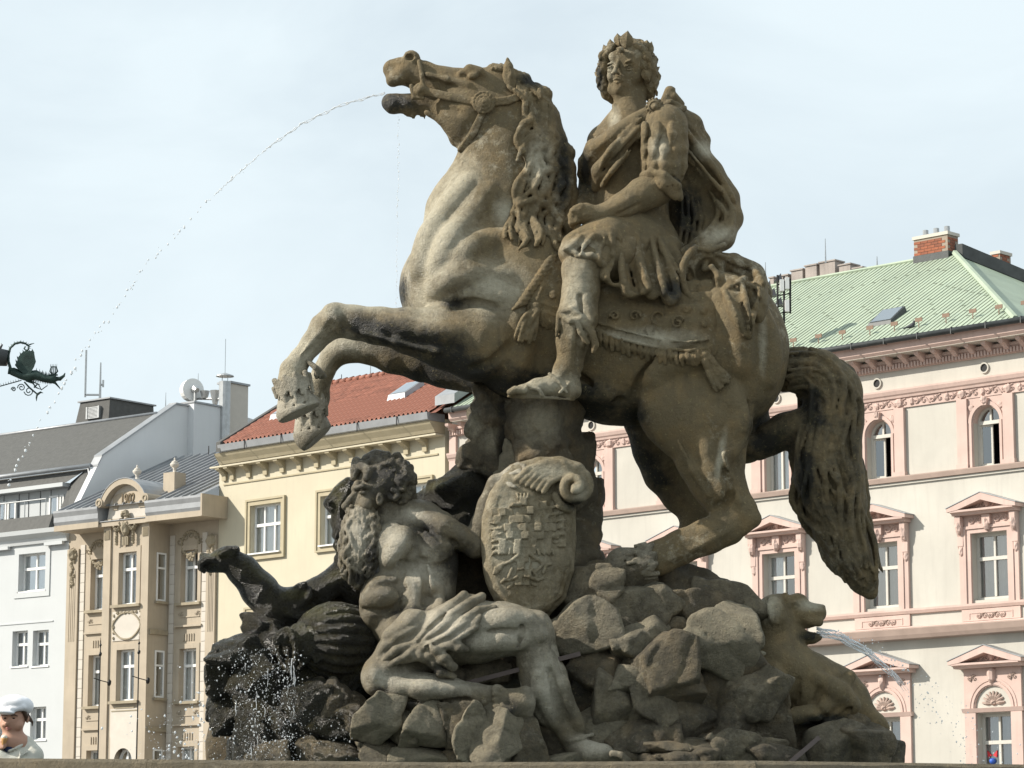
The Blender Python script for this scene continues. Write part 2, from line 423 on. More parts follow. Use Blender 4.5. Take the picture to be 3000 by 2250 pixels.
# ================================================================== ground
pav = plain('square_paving', (.16, .15, .135), .8, .2, .6, .01)
g = MB(); g.add([(-900, -300, 0), (900, -300, 0), (900, 1500, 0), (-900, 1500, 0)], [(0, 1, 2, 3)]); tag(g.build('ground', pav), kind='structure')

# ================================================================== facades
class Fac:
    """a street front: s runs to the right along it, o outwards, z up"""
    def __init__(f, name, label, th, P, cat='building'):
        f.th = R(th); f.t = Vector((math.cos(f.th), math.sin(f.th), 0)); f.n = Vector((f.t.y, -f.t.x, 0)); f.O = Vector((P[0], P[1], 0))
        f.B = tag(empty(name, tuple(f.O), f.th), label, cat)
    def q(f, x, y, o=0.0):
        r = ray(x, y); E = Vector((0, 0, EYE)); t = ((f.O-E).dot(f.n)+o)/r.dot(f.n); P = E+r*t
        return (P-f.O).dot(f.t), P.z
    def qs(f, s, x, y):
        """on the cross wall at s: (outwards, z)"""
        r = ray(x, y); E = Vector((0, 0, EYE)); t = ((f.O-E).dot(f.t)+s)/r.dot(f.t); P = E+r*t
        return (P-f.O).dot(f.n), P.z
    def box(f, name, mat, s0, s1, o0, o1, z0, z1, par=None):
        m = MB().box(s0, s1, -o1, -o0, z0, z1); return m.build(name, mat, par or f.B, fix=False)
    def prof(f, name, mat, s0, s1, pts, par=None):
        """moulding: outline in (o, z) run along s"""
        m = MB().prism([(-o, z) for o, z in pts], 'x', s0, s1); return m.build(name, mat, par or f.B)
    def plate(f, name, mat, pts, o0, o1, par=None):
        m = MB().prism(pts, 'y', -o1, -o0); return m.build(name, mat, par or f.B)
def wall(f, mat, s0, s1, z0, z1, holes, o=0.0, depth=.32, name='wall', rmat=None):
    S = sorted({s0, s1, *[h[i] for h in holes for i in (0, 1)]}); Z = sorted({z0, z1, *[h[i] for h in holes for i in (2, 3)]})
    S = [s for s in S if s0-1e-6 <= s <= s1+1e-6]; Z = [z for z in Z if z0-1e-6 <= z <= z1+1e-6]
    m = MB()
    for a, b in zip(S[:-1], S[1:]):
        for c, d in zip(Z[:-1], Z[1:]):
            ms, mz = (a+b)/2, (c+d)/2
            if any(h[0] < ms < h[1] and h[2] < mz < h[3] for h in holes): continue
            m.add([(a, -o, c), (b, -o, c), (b, -o, d), (a, -o, d)], [(0, 1, 2, 3)])
    for h in holes:
        a, b, c, d = h[:4]; y0, y1 = -o, -o+depth
        m.add([(a, y0, c), (a, y1, c), (a, y1, d), (a, y0, d)], [(0, 1, 2, 3)]); m.add([(b, y0, c), (b, y1, c), (b, y1, d), (b, y0, d)], [(3, 2, 1, 0)])
        m.add([(a, y0, c), (b, y0, c), (b, y1, c), (a, y1, c)], [(0, 1, 2, 3)]); m.add([(a, y0, d), (b, y0, d), (b, y1, d), (a, y1, d)], [(3, 2, 1, 0)])
    # body of the house behind
    D = 9.0
    m.add([(s0, -o, z0), (s0, D, z0), (s0, D, z1), (s0, -o, z1)], [(0, 1, 2, 3)]); m.add([(s1, -o, z0), (s1, D, z0), (s1, D, z1), (s1, -o, z1)], [(3, 2, 1, 0)])
    m.add([(s0, D, z0), (s1, D, z0), (s1, D, z1), (s0, D, z1)], [(3, 2, 1, 0)])
    return m.build(name, mat, f.B, fix=False)
# materials
M = {}
M['pinkwall'] = plain('cream_render', (.475, .455, .405), .85, .09, .45, .005, streak=.55, dirt=(.41, .39, .35))
M['pink'] = plain('pink_stucco', (.53, .395, .345), .8, .10, 1.2, .004, streak=.55, dirt=(.42, .32, .285))
M['browncourse'] = plain('dusty_pink_ledge', (.38, .29, .245), .85, .1, 2, .004)
M['yellowwall'] = plain('yellow_render', (.52, .475, .36), .85, .06, .5, .005, streak=.5, dirt=(.45, .41, .32))
M['yellowtrim'] = plain('ochre_stucco', (.40, .35, .24), .8, .1, 2, .004, streak=.35, dirt=(.38, .31, .18))
M['tan'] = plain('tan_stucco', (.405, .345, .265), .82, .10, 1.0, .005, streak=.55, dirt=(.32, .275, .215))
M['tandark'] = plain('dark_tan_relief', (.31, .265, .19), .85, .15, 4, .006)
M['palestone'] = plain('pale_ashlar', (.54, .50, .44), .85, .06, 2, .004)
M['white'] = plain('white_render', (.50, .52, .525), .85, .03, .6, .003, streak=.15, dirt=(.45, .47, .475))
M['firewall'] = plain('white_party_wall', (.62, .635, .64), .88, .04, .5, .003, streak=.3, dirt=(.58, .59, .60))
M['slate'] = plain('dark_grey_shingle', (.085, .085, .08), .75, .15, 6, .012)
M['paint'] = plain('white_window_paint', (.74, .74, .72), .5, .04, 3, .001)
M['paintgrey'] = plain('greyed_window_paint', (.52, .50, .45), .55, .06, 3, .001)
M['zinc'] = plain('zinc_sheet', (.30, .31, .32), .42, .14, 2, .002, metal=.35)
M['lead'] = plain('weathered_gutter', (.055, .06, .06), .5, .25, 3, .003, metal=.2)
M['copper'] = plain('verdigris_copper', (.325, .385, .29), .62, .14, .7, .003, streak=.5, dirt=(.25, .33, .285))
M['seam'] = plain('dark_copper_seam', (.13, .155, .11), .7, .2, 3, .002)
M['brick'] = None
M['tile'] = plain('red_roof_tile', (.235, .092, .06), .7, .35, 2.5, .004)
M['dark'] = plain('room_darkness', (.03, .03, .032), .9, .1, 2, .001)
M['curtain'] = plain('white_net_curtain', (.84, .84, .82), .9, .05, 6, .001)
M['greycurtain'] = plain('grey_net_curtain', (.34, .34, .33), .9, .1, 6, .001)
M['black'] = plain('black_iron', (.02, .02, .02), .5, .2, 6, .001, metal=.6)
M['steel'] = plain('galvanised_steel', (.42, .43, .43), .4, .15, 5, .001, metal=.7)
def brickmat():
    m, nt, b = newmat('chimney_brick'); oi = N(nt, 'ShaderNodeObjectInfo'); co = objco(nt)
    c = mixc(nt, oi.outputs['Random'], (.40, .135, .07), (.27, .10, .06)); nt.links.new(mixc(nt, .5, c, noise(nt, co, 9), 'MULTIPLY'), b.inputs['Base Color']); b.inputs['Roughness'].default_value = .9
    return m
M['mortar'] = plain('chimney_mortar', (.30, .25, .20), .9)
M['brick'] = brickmat()
def glassmat(name, refl=.22, tint=(.92, .95, .96)):
    m = bpy.data.materials.new(name); m.use_nodes = True; nt = m.node_tree; nt.nodes.clear()
    out = N(nt, 'ShaderNodeOutputMaterial'); a = N(nt, 'ShaderNodeBsdfTransparent'); a.inputs[0].default_value = (*tint, 1); gl = N(nt, 'ShaderNodeBsdfGlossy'); gl.inputs['Roughness'].default_value = .03
    gl.inputs[0].default_value = (.9, .93, .95, 1)
    fr = N(nt, 'ShaderNodeFresnel'); fr.inputs[0].default_value = 1.5
    f = mth(nt, 'ADD', fr.outputs[0], refl, clamp=True); mx = N(nt, 'ShaderNodeMixShader'); nt.links.new(f, mx.inputs[0]); nt.links.new(a.outputs[0], mx.inputs[1]); nt.links.new(gl.outputs[0], mx.inputs[2])
    nt.links.new(noise(nt, objco(nt), 1.3, 2), (bp := N(nt, 'ShaderNodeBump', i_Strength=.06)).inputs['Height']); nt.links.new(bp.outputs[0], gl.inputs['Normal'])
    nt.links.new(mx.outputs[0], out.inputs[0]); return m
M['glass'] = glassmat('window_glass', .22); M['glassbright'] = glassmat('sky_reflecting_glass', .45)

def window(f, s0, s1, z0, z1, o=-.20, cols=2, tr=.62, mat='paint', glass='glass', curt='white', sill=True, opened=False, arch=False, topcols=None, fw=.07, name='window', cgap=None):
    """timber window: frame with sub-parts pane, curtain, sill"""
    m = MB(); y = -o; w = s1-s0; h = z1-z0; zt = z0+h*tr if tr else z1
    if arch:
        r = w/2; cx = (s0+s1)/2; zt = z1-r
        n = 12; ring = []
        for i in range(n):
            a0, a1 = math.pi*i/n, math.pi*(i+1)/n
            P = lambda a, rr: (cx+rr*math.cos(a), zt+rr*math.sin(a))
            q = [P(a0, r), P(a1, r), P(a1, r-fw), P(a0, r-fw)]; m.prism(q, 'y', y-.03, y+.05)
        m.box(s0, s0+fw, y-.03, y+.05, z0, zt); m.box(s1-fw, s1, y-.03, y+.05, z0, zt)
        m.box(cx-.03, cx+.03, y-.035, y+.04, zt, z1-fw)
    else:
        m.box(s0, s0+fw, y-.03, y+.05, z0, z1); m.box(s1-fw, s1, y-.03, y+.05, z0, z1); m.box(s0+fw, s1-fw, y-.03, y+.05, z1-fw, z1)
    m.box(s0+fw, s1-fw, y-.03, y+.05, z0, z0+fw)
    if tr: m.box(s0+fw, s1-fw, y-.05, y+.045, zt-.05, zt+.05)
    zlo = (z0+fw, zt-.05 if tr else z1-fw); zhi = (zt+.05, z1-fw)
    tc = topcols or cols
    if not opened:
        for i in range(1, cols): x = s0+w*i/cols; m.box(x-.035, x+.035, y-.04, y+.04, zlo[0], zlo[1])
    if tr and not arch:
        for i in range(1, tc): x = s0+w*i/tc; m.box(x-.03, x+.03, y-.035, y+.04, zhi[0], zhi[1])
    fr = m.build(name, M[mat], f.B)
    def pane(pts, mt=M[glass]):
        n = len(pts); me = mesh('pane', [(a, y+.012, b) for a, b in pts], [tuple(range(n))], mt); link('pane', me, fr)
    if not opened:
        for i in range(cols): a, b = s0+w*i/cols+.03, s0+w*(i+1)/cols-.03; pane([(a, zlo[0]), (b, zlo[0]), (b, zlo[1]), (a, zlo[1])])
    else:
        # one casement swung inwards, the other ajar: dark room between
        for k, (hx, sg, ang) in enumerate(((s0+fw, 1, opened[0]), (s1-fw, -1, opened[1]))):
            wd = w/2-fw; c, sn = math.cos(R(ang)), math.sin(R(ang)); mm = MB()
            def P(u, v, dz): return (hx+sg*(u*c-v*sn*0), y+u*sn+v, dz)
            for u0, u1, a, b in ((0, .05, *zlo), (wd-.05, wd, *zlo), (.05, wd-.05, zlo[0], zlo[0]+.05), (.05, wd-.05, zlo[1]-.05, zlo[1])):
                mm.add([P(u0, 0, a), P(u1, 0, a), P(u1, .04, a), P(u0, .04, a), P(u0, 0, b), P(u1, 0, b), P(u1, .04, b), P(u0, .04, b)], [(0, 3, 2, 1), (4, 5, 6, 7), (0, 1, 5, 4), (1, 2, 6, 5), (2, 3, 7, 6), (3, 0, 4, 7)])
            mm.build('casement', M[mat], fr)
            link('pane', mesh('pane', [P(.05, .02, zlo[0]), P(wd-.05, .02, zlo[0]), P(wd-.05, .02, zlo[1]), P(.05, .02, zlo[1])], [(0, 1, 2, 3)], M[glass]), fr)
    if arch:
        for sg in (-1, 1):
            pts = [((s0+s1)/2+sg*.03, zt+.05)]
            for i in range(9): a = math.pi/2*i/8; pts.append(((s0+s1)/2+sg*((r-fw)*math.cos(a)), max(zt+.05, zt+(r-fw)*math.sin(a))))
            pane(pts)
    elif tr:
        for i in range(tc): a, b = s0+w*i/tc+.025, s0+w*(i+1)/tc-.025; pane([(a, zhi[0]), (b, zhi[0]), (b, zhi[1]), (a, zhi[1])])
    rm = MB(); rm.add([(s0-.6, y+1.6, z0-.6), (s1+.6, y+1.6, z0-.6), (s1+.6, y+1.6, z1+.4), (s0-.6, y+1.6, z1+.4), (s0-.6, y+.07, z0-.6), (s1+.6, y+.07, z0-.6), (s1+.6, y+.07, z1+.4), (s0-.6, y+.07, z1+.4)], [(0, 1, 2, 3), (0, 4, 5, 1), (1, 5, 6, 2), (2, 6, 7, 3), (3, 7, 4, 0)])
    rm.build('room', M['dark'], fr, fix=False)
    if curt:
        rg = random.Random(int(s0*97+z0*31)); cm_ = M['curtain'] if curt == 'white' else M['greycurtain']; g0, g1 = cgap or (.0, .0)
        spans = [(s0, s0+w*(.5-g0)), (s0+w*(.5+g1), s1)] if cgap else [(s0, s1)]
        for a, b in spans:
            n = 40; V = []; Fq = []
            for i in range(n+1):
                x = a+(b-a)*i/n; d = .11+.03*math.sin(i*1.1+rg.uniform(-.3, .3)); V += [(x, y+d, z0), (x+.01*math.sin(i), y+d, z1)]
            Fq = [(2*i, 2*i+2, 2*i+3, 2*i+1) for i in range(n)]
            link('curtain', mesh('curtain', V, Fq, cm_, True), fr)
    if sill: MB().box(s0-.06, s1+.06, y-.28+(-o-.2)*0, y-.02, z0-.06, z0-.003).build('sill', M[mat], fr)
    return fr
def scrolls(m, s, z, w, h, o, seed=0, r=.022, n=None):
    """carved acanthus scrolls as small spirals and buds"""
    rg = random.Random(seed); k = n or max(2, int(w/(h*1.05)))
    for i in range(k):
        cx = s-w/2+w*(i+.5)/k; R0 = min(h*.42, w/k*.46); dr = 1 if i % 2 else -1; pts = []; rr = []
        for q in range(11):
            t = q/10; a = rg.uniform(-.1, .1)+dr*(t*7.2)+1.2; rad = R0*(1-t*.82); pts.append((cx+rad*math.cos(a), -(o+.015+.02*t), z+rad*math.sin(a))); rr.append(r*(1-.3*t))
        m.tube(pts, rr, 4)
        if i: m.tube([(cx-w/k*.8, -(o+.02), z-h*.3*dr), (cx-w/k*.5, -(o+.03), z+h*.1*dr), (cx-w/k*.25, -(o+.02), z+h*.36*dr)], r, 4)
def lump(m, s, z, w, h, o, d, seed=0):
    """rough carved knob or mask"""
    rg = random.Random(seed); n1, n2 = 8, 6; V = []
    for i in range(n2+1):
        ph = math.pi*i/n2
        for j in range(n1):
            a = 2*math.pi*j/n1; k = 1+rg.uniform(-.16, .16); V.append((s+w/2*math.sin(ph)*math.cos(a)*k, -(o+max(0, d*math.sin(ph)*math.sin(a)*k)), z+h/2*math.cos(ph)*k))
    m.add(V, [(i*n1+j, i*n1+(j+1) % n1, (i+1)*n1+(j+1) % n1, (i+1)*n1+j) for i in range(n2) for j in range(n1)])

# ------------------------------------------------------------------ pink building
pk = Fac('pink_building', 'cream building with pink stucco pediments and a green copper roof at the right', -44, (12.95, 80.0))
S0 = pk.q(1322, 1700)[0]; P0_ = pk.O+pk.t*S0; pk.O = Vector((P0_.x, P0_.y, 0)); pk.B.location = pk.O
zz = lambda x, y, o=0: pk.q(x, y, o)[1]
c1, c2 = pk.q(2576, 1270)[0], pk.q(2891, 1230)[0]; DB = c2-c1
SR = pk.q(3160, 1000)[0]; RE = pk.q(2797, 729, -5.85)[0]; SR = max(SR, RE+6.6-.75)
Z = {k: zz(2888, y) for k, y in dict(corn=992, den1=1047, den0=1027, str1=1106, str0=1132, fr=1162, at=1189, asp=1240, ab=1367, bc1=1367, bc0=1384, ln=1391, pa=1447, pw1=1560, pw0=1757, sill1=1766, sill0=1778, ap0=1822, c1=1830, c0=1858, qa=1894, qs1=2077, qs0=2087, qw1=2090).items()}
Z['gut'] = zz(2888, 954, .80); Z['corn'] = zz(2888, 992, .70)
bays = [c2-DB*i for i in range(6) if c2-DB*i > 0.9]
ow = (pk.q(2928, 1300)[0]-pk.q(2850, 1300)[0]); pw = pk.q(2952, 1650)[0]-pk.q(2845, 1650)[0]; qw = pk.q(2964, 2150)[0]-pk.q(2861, 2150)[0]
holes = []
for c in bays: holes += [(c-ow/2, c+ow/2, Z['ab'], Z['at']), (c-pw/2, c+pw/2, Z['pw0'], Z['pw1']), (c-qw/2, c+qw/2, Z['qw1']-2.3, Z['qw1'])]
wall(pk, M['pinkwall'], 0, SR, 0, Z['corn']+.1, holes)
# main cornice
zc = Z['corn']; zg = Z['gut']
pL = pk.q(1308, 1225, .8)[0]
pk.box('soffit', M['pinkwall'], pL+.1, SR, .11, .64, zc-.012, zc-.002)
pk.prof('cornice', M['pink'], pL, SR, [(0, zc+.02), (.62, zc), (.70, zc+.08), (.72, zc+.28), (.80, zc+.34), (.82, zg-.06), (0, zg-.06)])
pk.prof('dentil_course', M['pink'], -.02, SR, [(.002, Z['den1']), (.10, Z['den1']+.0), (.10, Z['den0']-.02), (.16, Z['den0']+.02), (.16, Z['den0']+.10), (.002, Z['den0']+.12)])
m = MB(); x = .05; i = 0
while x < SR: m.box(x, x+.065, -.17, -.10, Z['den1']+.02, Z['den0']-.03); x += .108
m.build('dentil', M['pink'], pk.B)['kind'] = 'stuff'
sp = .566; nb = int(SR/sp); mod = MB(); mod.prism([(-.02, -.24), (-.12, -.27), (-.22, -.22), (-.34, -.13), (-.50, -.08), (-.52, .0), (-.02, .0)], 'x', -.075, .075); lump(mod, 0, -.07, .15, .15, .40, .10, 3); lump(mod, 0, -.19, .14, .14, .16, .10, 5)
mm = mesh('bracket', mod.V, mod.F, M['pink']); 
for i in range(nb):
    o = link('bracket', mm, pk.B); o.location = ((c2-sp*.5)-int((c2-sp*.5)/sp)*sp+i*sp, 0, zc-.01)
# frieze and string courses
for c in bays:
    m = MB(); n = 20
    s_, z_ = c - .02, (zz(2872, 1080)); 
    for i in range(n):
        a0, a1 = 2*math.pi*i/n, 2*math.pi*(i+1)/n; P = lambda a, r: (s_+r*math.cos(a), z_+r*math.sin(a)); m.prism([P(a0, .155), P(a1, .155), P(a1, .115), P(a0, .115)], 'y', -.05, .0)
    v = m.build('vent', M['pinkwall'], pk.B)
    MB().prism([(s_+.115*math.cos(2*math.pi*i/n), z_+.115*math.sin(2*math.pi*i/n)) for i in range(n)], 'y', -.012, .0).build('vent_grille', M['black'], v)
pk.prof('string_course', M['pink'], -.05, SR, [(.002, Z['str0']), (.10, Z['str0']), (.12, Z['str0']+.06), (.16, Z['str0']+.10), (.20, Z['str1']-.05), (.20, Z['str1']), (.002, Z['str1']+.03)])
pk.box('frieze', M['pink'], -.03, SR, .002, .05, Z['fr'], Z['str0']-.002)
m = MB(); s = .3; k = 0
while s < SR-.5: scrolls(m, s+.55, (Z['fr']+Z['str0'])/2, 1.1, (Z['str0']-Z['fr'])*.85, .05, k, .02); lump(m, s+1.2, (Z['fr']+Z['str0'])/2, .16, .22, .05, .07, k); s += 1.21; k += 1
m.build('frieze_scrolls', M['pink'], pk.B)['kind'] = 'stuff'
pk.prof('floor_ledge', M['browncourse'], -.04, SR, [(.002, Z['bc0']), (.12, Z['bc0']+.01), (.16, Z['bc1']-.03), (.16, Z['bc1']-.002), (.002, Z['bc1']-.002)])
pk.box('thin_band', M['pinkwall'], -.02, SR, .002, .06, Z['ln']-.0, Z['bc0']-.003)
pk.prof('sill_course', M['pink'], -.04, SR, [(.002, Z['sill0']-.04), (.08, Z['sill0']-.03), (.12, Z['sill0']+.05), (.12, Z['sill1']-.002), (.002, Z['sill1']-.002)])
pk.prof('main_ledge', M['browncourse'], -.1, SR, [(.002, Z['c0']-.02), (.34, Z['c0']), (.40, Z['c0']+.10), (.46, Z['c1']), (.20, Z['c1']+.06), (.002, Z['c1']+.06)])
pk.prof('plinth_band', M['pink'], -.04, SR, [(.002, Z['c1']+.062), (.16, Z['c1']+.062), (.12, Z['ap0']+.02), (.002, Z['ap0']+.04)])
def ring(f, name, mat, cx, zb, r0, r1, o0, o1, par=None, n=16):
    m = MB()
    for i in range(n):
        a0, a1 = math.pi*i/n, math.pi*(i+1)/n; P = lambda a, r: (cx+r*math.cos(a), zb+r*math.sin(a)); m.prism([P(a0, r1), P(a1, r1), P(a1, r0), P(a0, r0)], 'y', -o1, -o0)
    return m.build(name, mat, par or f.B)
def spandrel(f, name, mat, cx, w, zb, zt, r, o0, o1, n=12):
    """plate from springing to zt with an arched hole"""
    m = MB()
    for i in range(n):
        a0, a1 = math.pi*i/n, math.pi*(i+1)/n; x0, x1 = cx+r*math.cos(a0), cx+r*math.cos(a1)
        m.prism([(x0, zb+r*math.sin(a0)), (x0, zt), (x1, zt), (x1, zb+r*math.sin(a1))], 'y', -o1, -o0)
    m.prism([(cx+r, zb), (cx+w/2, zb), (cx+w/2, zt), (cx+r, zt)], 'y', -o1, -o0); m.prism([(cx-w/2, zb), (cx-r, zb), (cx-r, zt), (cx-w/2, zt)], 'y', -o1, -o0)
    return m.build(name, mat, f.B)
wp = pk.q(2961, 1300)[0]-pk.q(2796, 1300)[0]
for bi, c in enumerate(bays):
    # arched top floor window
    opn = {0: (8, 62), 1: (10, 66)}.get(bi)
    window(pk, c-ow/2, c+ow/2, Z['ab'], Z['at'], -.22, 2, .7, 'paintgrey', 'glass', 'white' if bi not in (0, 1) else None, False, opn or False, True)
    spandrel(pk, 'arch_surround', M['pink'], c, wp-.32, Z['at']-ow/2, Z['fr']-.003, ow/2-.0, -.20, .03)
    ring(pk, 'arch_moulding', M['pink'], c, Z['at']-ow/2, ow/2+.03, ow/2+.13, .03, .075)
    for sg in (-1, 1):
        m = MB(); m.box(c+sg*(wp/2-.34), c+sg*(wp/2), -.11, -.002, Z['ab']+.12, Z['fr']-.004); m.box(c+sg*(wp/2-.36), c+sg*(wp/2+.03), -.14, -.002, Z['ab']+.001, Z['ab']+.12); m.build('pilaster', M['pink'], pk.B)
        m = MB(); m.box(c+sg*(ow/2+.002), c+sg*(wp/2-.342), -.06, -.002, Z['ab']+.001, Z['at']-ow/2-.003); m.box(c+sg*(ow/2+.02), c+sg*(ow/2+.1), -.09, -.06, Z['ab']+.001, Z['at']-ow/2-.003); m.build('jamb_moulding', M['pink'], pk.B)
        m = MB(); lump(m, c+sg*(wp/2-.45), Z['at']-.02, .2, .2, .03, .05, bi); m.build('rosette', M['pink'], pk.B)
        m = MB(); lump(m, c+sg*(wp/2-.17), (Z['fr']+Z['str0'])/2, .30, .26, .06, .10, bi+7); m.build('capital', M['pink'], pk.B)
    m = MB(); m.prism([(c-.09, Z['at']+.0), (c+.09, Z['at']), (c+.12, Z['at']+.2), (c-.12, Z['at']+.2)], 'y', -.16, -.03); lump(m, c, Z['at']+.14, .22, .24, .12, .10, bi); m.build('keystone', M['pink'], pk.B)
    # second floor pediment window
    h0, h1 = Z['pw0'], Z['pw1']
    window(pk, c-pw/2, c+pw/2, h0, h1, -.24, 2, .62, 'paintgrey', 'glass', 'grey' if bi != 2 else 'white', False, fw=.09, cgap=(.1, .32) if bi == 2 else None)
    a = c-pw/2; b = c+pw/2; m = MB()
    m.box(a-.22, a-.002, -.08, -.002, Z['sill1'], h1+.2); m.box(b+.002, b+.22, -.08, -.002, Z['sill1'], h1+.2); m.box(a-.002, b+.002, -.08, -.002, h1+.002, h1+.2)
    m.box(a-.22, a-.14, -.12, -.08, Z['sill1'], h1+.2); m.box(b+.14, b+.22, -.12, -.08, Z['sill1'], h1+.2); m.box(a-.14, b+.14, -.12, -.08, h1+.12, h1+.2); m.build('window_surround', M['pink'], pk.B)
    zt = zz(2884, 1508); 
    pk.box('window_frieze', M['pink'], a-.32, b+.32, .002, .07, h1+.203, zt-.003)
    m = MB(); scrolls(m, c-.42, (h1+.2+zt)/2, .62, .26, .07, bi, .018); scrolls(m, c+.42, (h1+.2+zt)/2, .62, .26, .07, bi+5, .018); m.build('window_scrolls', M['pink'], pk.B)['kind'] = 'stuff'
    m = MB(); m.box(c-.13, c+.13, -.20, -.07, zt-.28, zt-.01); lump(m, c, zt-.26, .24, .40, .12, .14, bi+20); m.build('mask_keystone', M['pink'], pk.B)
    for sg in (-1, 1):
        m = MB(); xx = c+sg*(pw/2+.30); m.box(xx-.07, xx+.07, -.09, -.002, Z['sill1'], zt-.004); m.prism([(-.09, zt-.9), (-.14, zt-.82), (-.13, zt-.55), (-.20, zt-.40), (-.26, zt-.18), (-.26, zt-.01), (-.09, zt-.01)], 'x', xx-.09, xx+.09); lump(m, xx, zt-.30, .22, .42, .15, .14, bi); lump(m, xx, zt-.95, .16, .3, .09, .06, bi+3); m.build('console', M['pink'], pk.B)
    def pediment(zb, za, hw, dp, rk=.16, base=.14):
        pp = M['pink']; m = MB()
        m.prism([(-.002, zb), (-dp*.72, zb), (-dp*.80, zb+.05), (-dp, zb+base*.6), (-dp, zb+base), (-.002, zb+base)], 'x', c-hw, c+hw)
        e = .004
        for sg in (-1, 1):
            m.prism([(c+sg*(hw+.10), zb+base*.75), (c+sg*(hw+.10), zb+base+.06), (c, za), (c, za-rk*1.25), (c+sg*(hw-.25), zb+base+e)], 'y', -dp-.012, -.002)
        o = m.build('pediment', pp, pk.B)
        MB().prism([(c-hw+.2, zb+base+.002), (c+hw-.2, zb+base+.002), (c, za-rk*1.1)], 'y', -.10, -.003).build('tympanum', M['browncourse'], o)
        m = MB(); scrolls(m, c, zb+base+.13, hw*1.0, .2, .10, bi, .02, 4); lump(m, c, zb+base+.18, .2, .3, .10, .1, bi); m.build('tympanum_scrolls', pp, o)
        m = MB()
        for sg in (-1, 1): m.prism([(c+sg*(hw+.12), zb+base+.063), (c+sg*(hw+.12), zb+base+.083), (c, za+.024), (c, za+.003)], 'y', -dp-.03, -.002)
        m.build('lead_flashing', M['zinc'], o)
    hw = (pk.q(2988, 1490)[0]-pk.q(2783, 1490)[0])/2-.12
    pediment(zt, Z['pa'], hw, .42)
    ap = (Z['ap0']+.04, Z['sill0']-.044)
    m = MB(); m.box(c-pw/2-.36, c+pw/2+.36, -.06, -.002, *ap); m.box(c-pw/2-.12, c+pw/2+.12, -.075, -.06, ap[1]-.12, ap[1]-.09); m.box(c-pw/2-.12, c-pw/2-.09, -.075, -.06, ap[0]+.05, ap[1]-.12); m.box(c+pw/2+.09, c+pw/2+.12, -.075, -.06, ap[0]+.05, ap[1]-.12); m.build('apron_panel', M['pink'], pk.B)
    m = MB(); scrolls(m, c, sum(ap)/2-.03, 1.0, .2, .06, bi+2, .016, 5); m.build('apron_scrolls', M['browncourse'], pk.B)
    # first floor window with lunette
    qz = Z['qw1']; qb = qz-2.3; a = c-qw/2; b = c+qw/2; zb = zz(2903, 1957)
    window(pk, a, b, qb, qz, -.24, 2, .66, 'paintgrey', 'glass', 'grey', False, fw=.09)
    m = MB()
    for sg in (-1, 1): m.box(c+sg*(qw/2+.002), c+sg*(qw/2+.36), -.09, -.002, qb-.3, Z['qs0']-.004)
    m.build('window_surround', M['pink'], pk.B)
    pk.prof('impost_moulding', M['pink'], a-.42, b+.42, [(.002, Z['qs0']-.002), (.10, Z['qs0']-.002), (.16, Z['qs1']+.02), (.002, Z['qs1']+.02)])
    rr = qw/2+.02; zs = Z['qs1']+.024
    spandrel(pk, 'arch_surround', M['pink'], c, qw+.72, zs, zb-.004, rr, .002, .09)
    ring(pk, 'arch_moulding', M['pink'], c, zs, rr+.03, rr+.10, .09, .12); ring(pk, 'arch_moulding', M['pink'], c, zs, rr+.14, rr+.20, .09, .11)
    n = 14; pk.plate('lunette', M['pinkwall'], [(c+(rr-.004)*math.cos(math.pi*i/n), zs+(rr-.004)*math.sin(math.pi*i/n)) for i in range(n+1)], .002, .03)
    m = MB(); r2 = rr*.62
    for i in range(9): aa = math.pi*(i+.5)/9; m.tube([(c+.08*math.cos(aa), -.05, zs+.10+.08*math.sin(aa)), (c+r2*.6*math.cos(aa), -.07, zs+.09+r2*.6*math.sin(aa)), (c+r2*math.cos(aa), -.05, zs+.08+r2*math.sin(aa))], [.02, .05, .03], 5)
    lump(m, c, zs+.14, .2, .16, .03, .1, 3); m.build('shell_relief', M['browncourse'], pk.B)
    m = MB(); lump(m, c, zb-.2, .26, .5, .10, .16, bi+11); m.build('keystone', M['pink'], pk.B)
    m = MB()
    for sg in (-1, 1): scrolls(m, c+sg*(qw/2+.08), zb-.26, .34, .3, .09, bi, .018, 2)
    m.build('spandrel_scrolls', M['browncourse'], pk.B)['kind'] = 'stuff'
    pediment(zb, Z['qa'], hw+.06, .45)
# red bow and blue vase in the last lower window
m = MB(); c = bays[0]; zb_ = zz(2895, 2212)
for sg in (-1, 1): m.prism([(c-.28+sg*.02, zb_), (c-.28+sg*.16, zb_+.13), (c-.28+sg*.14, zb_-.06)], 'y', .22, .26)
m.build('bow_hanging', plain('red_paper', (.55, .03, .04), .6), pk.B)
m = MB(); m.lathe([(.03, -.12), (.09, -.06), (.10, 0), (.06, .05)], (c-.28, .24, zb_-.13), 10); m.build('blue_vase', plain('blue_glaze', (.04, .12, .5), .3), pk.B, smooth=True)
# corner strip at the left end
m = MB(); m.box(-.02, .28, -.10, -.002, 0, Z['den1']-.01); m.box(-.05, .32, -.14, -.002, Z['str0']-.5, Z['str0']-.36); m.build('corner_pilaster', M['pink'], pk.B)
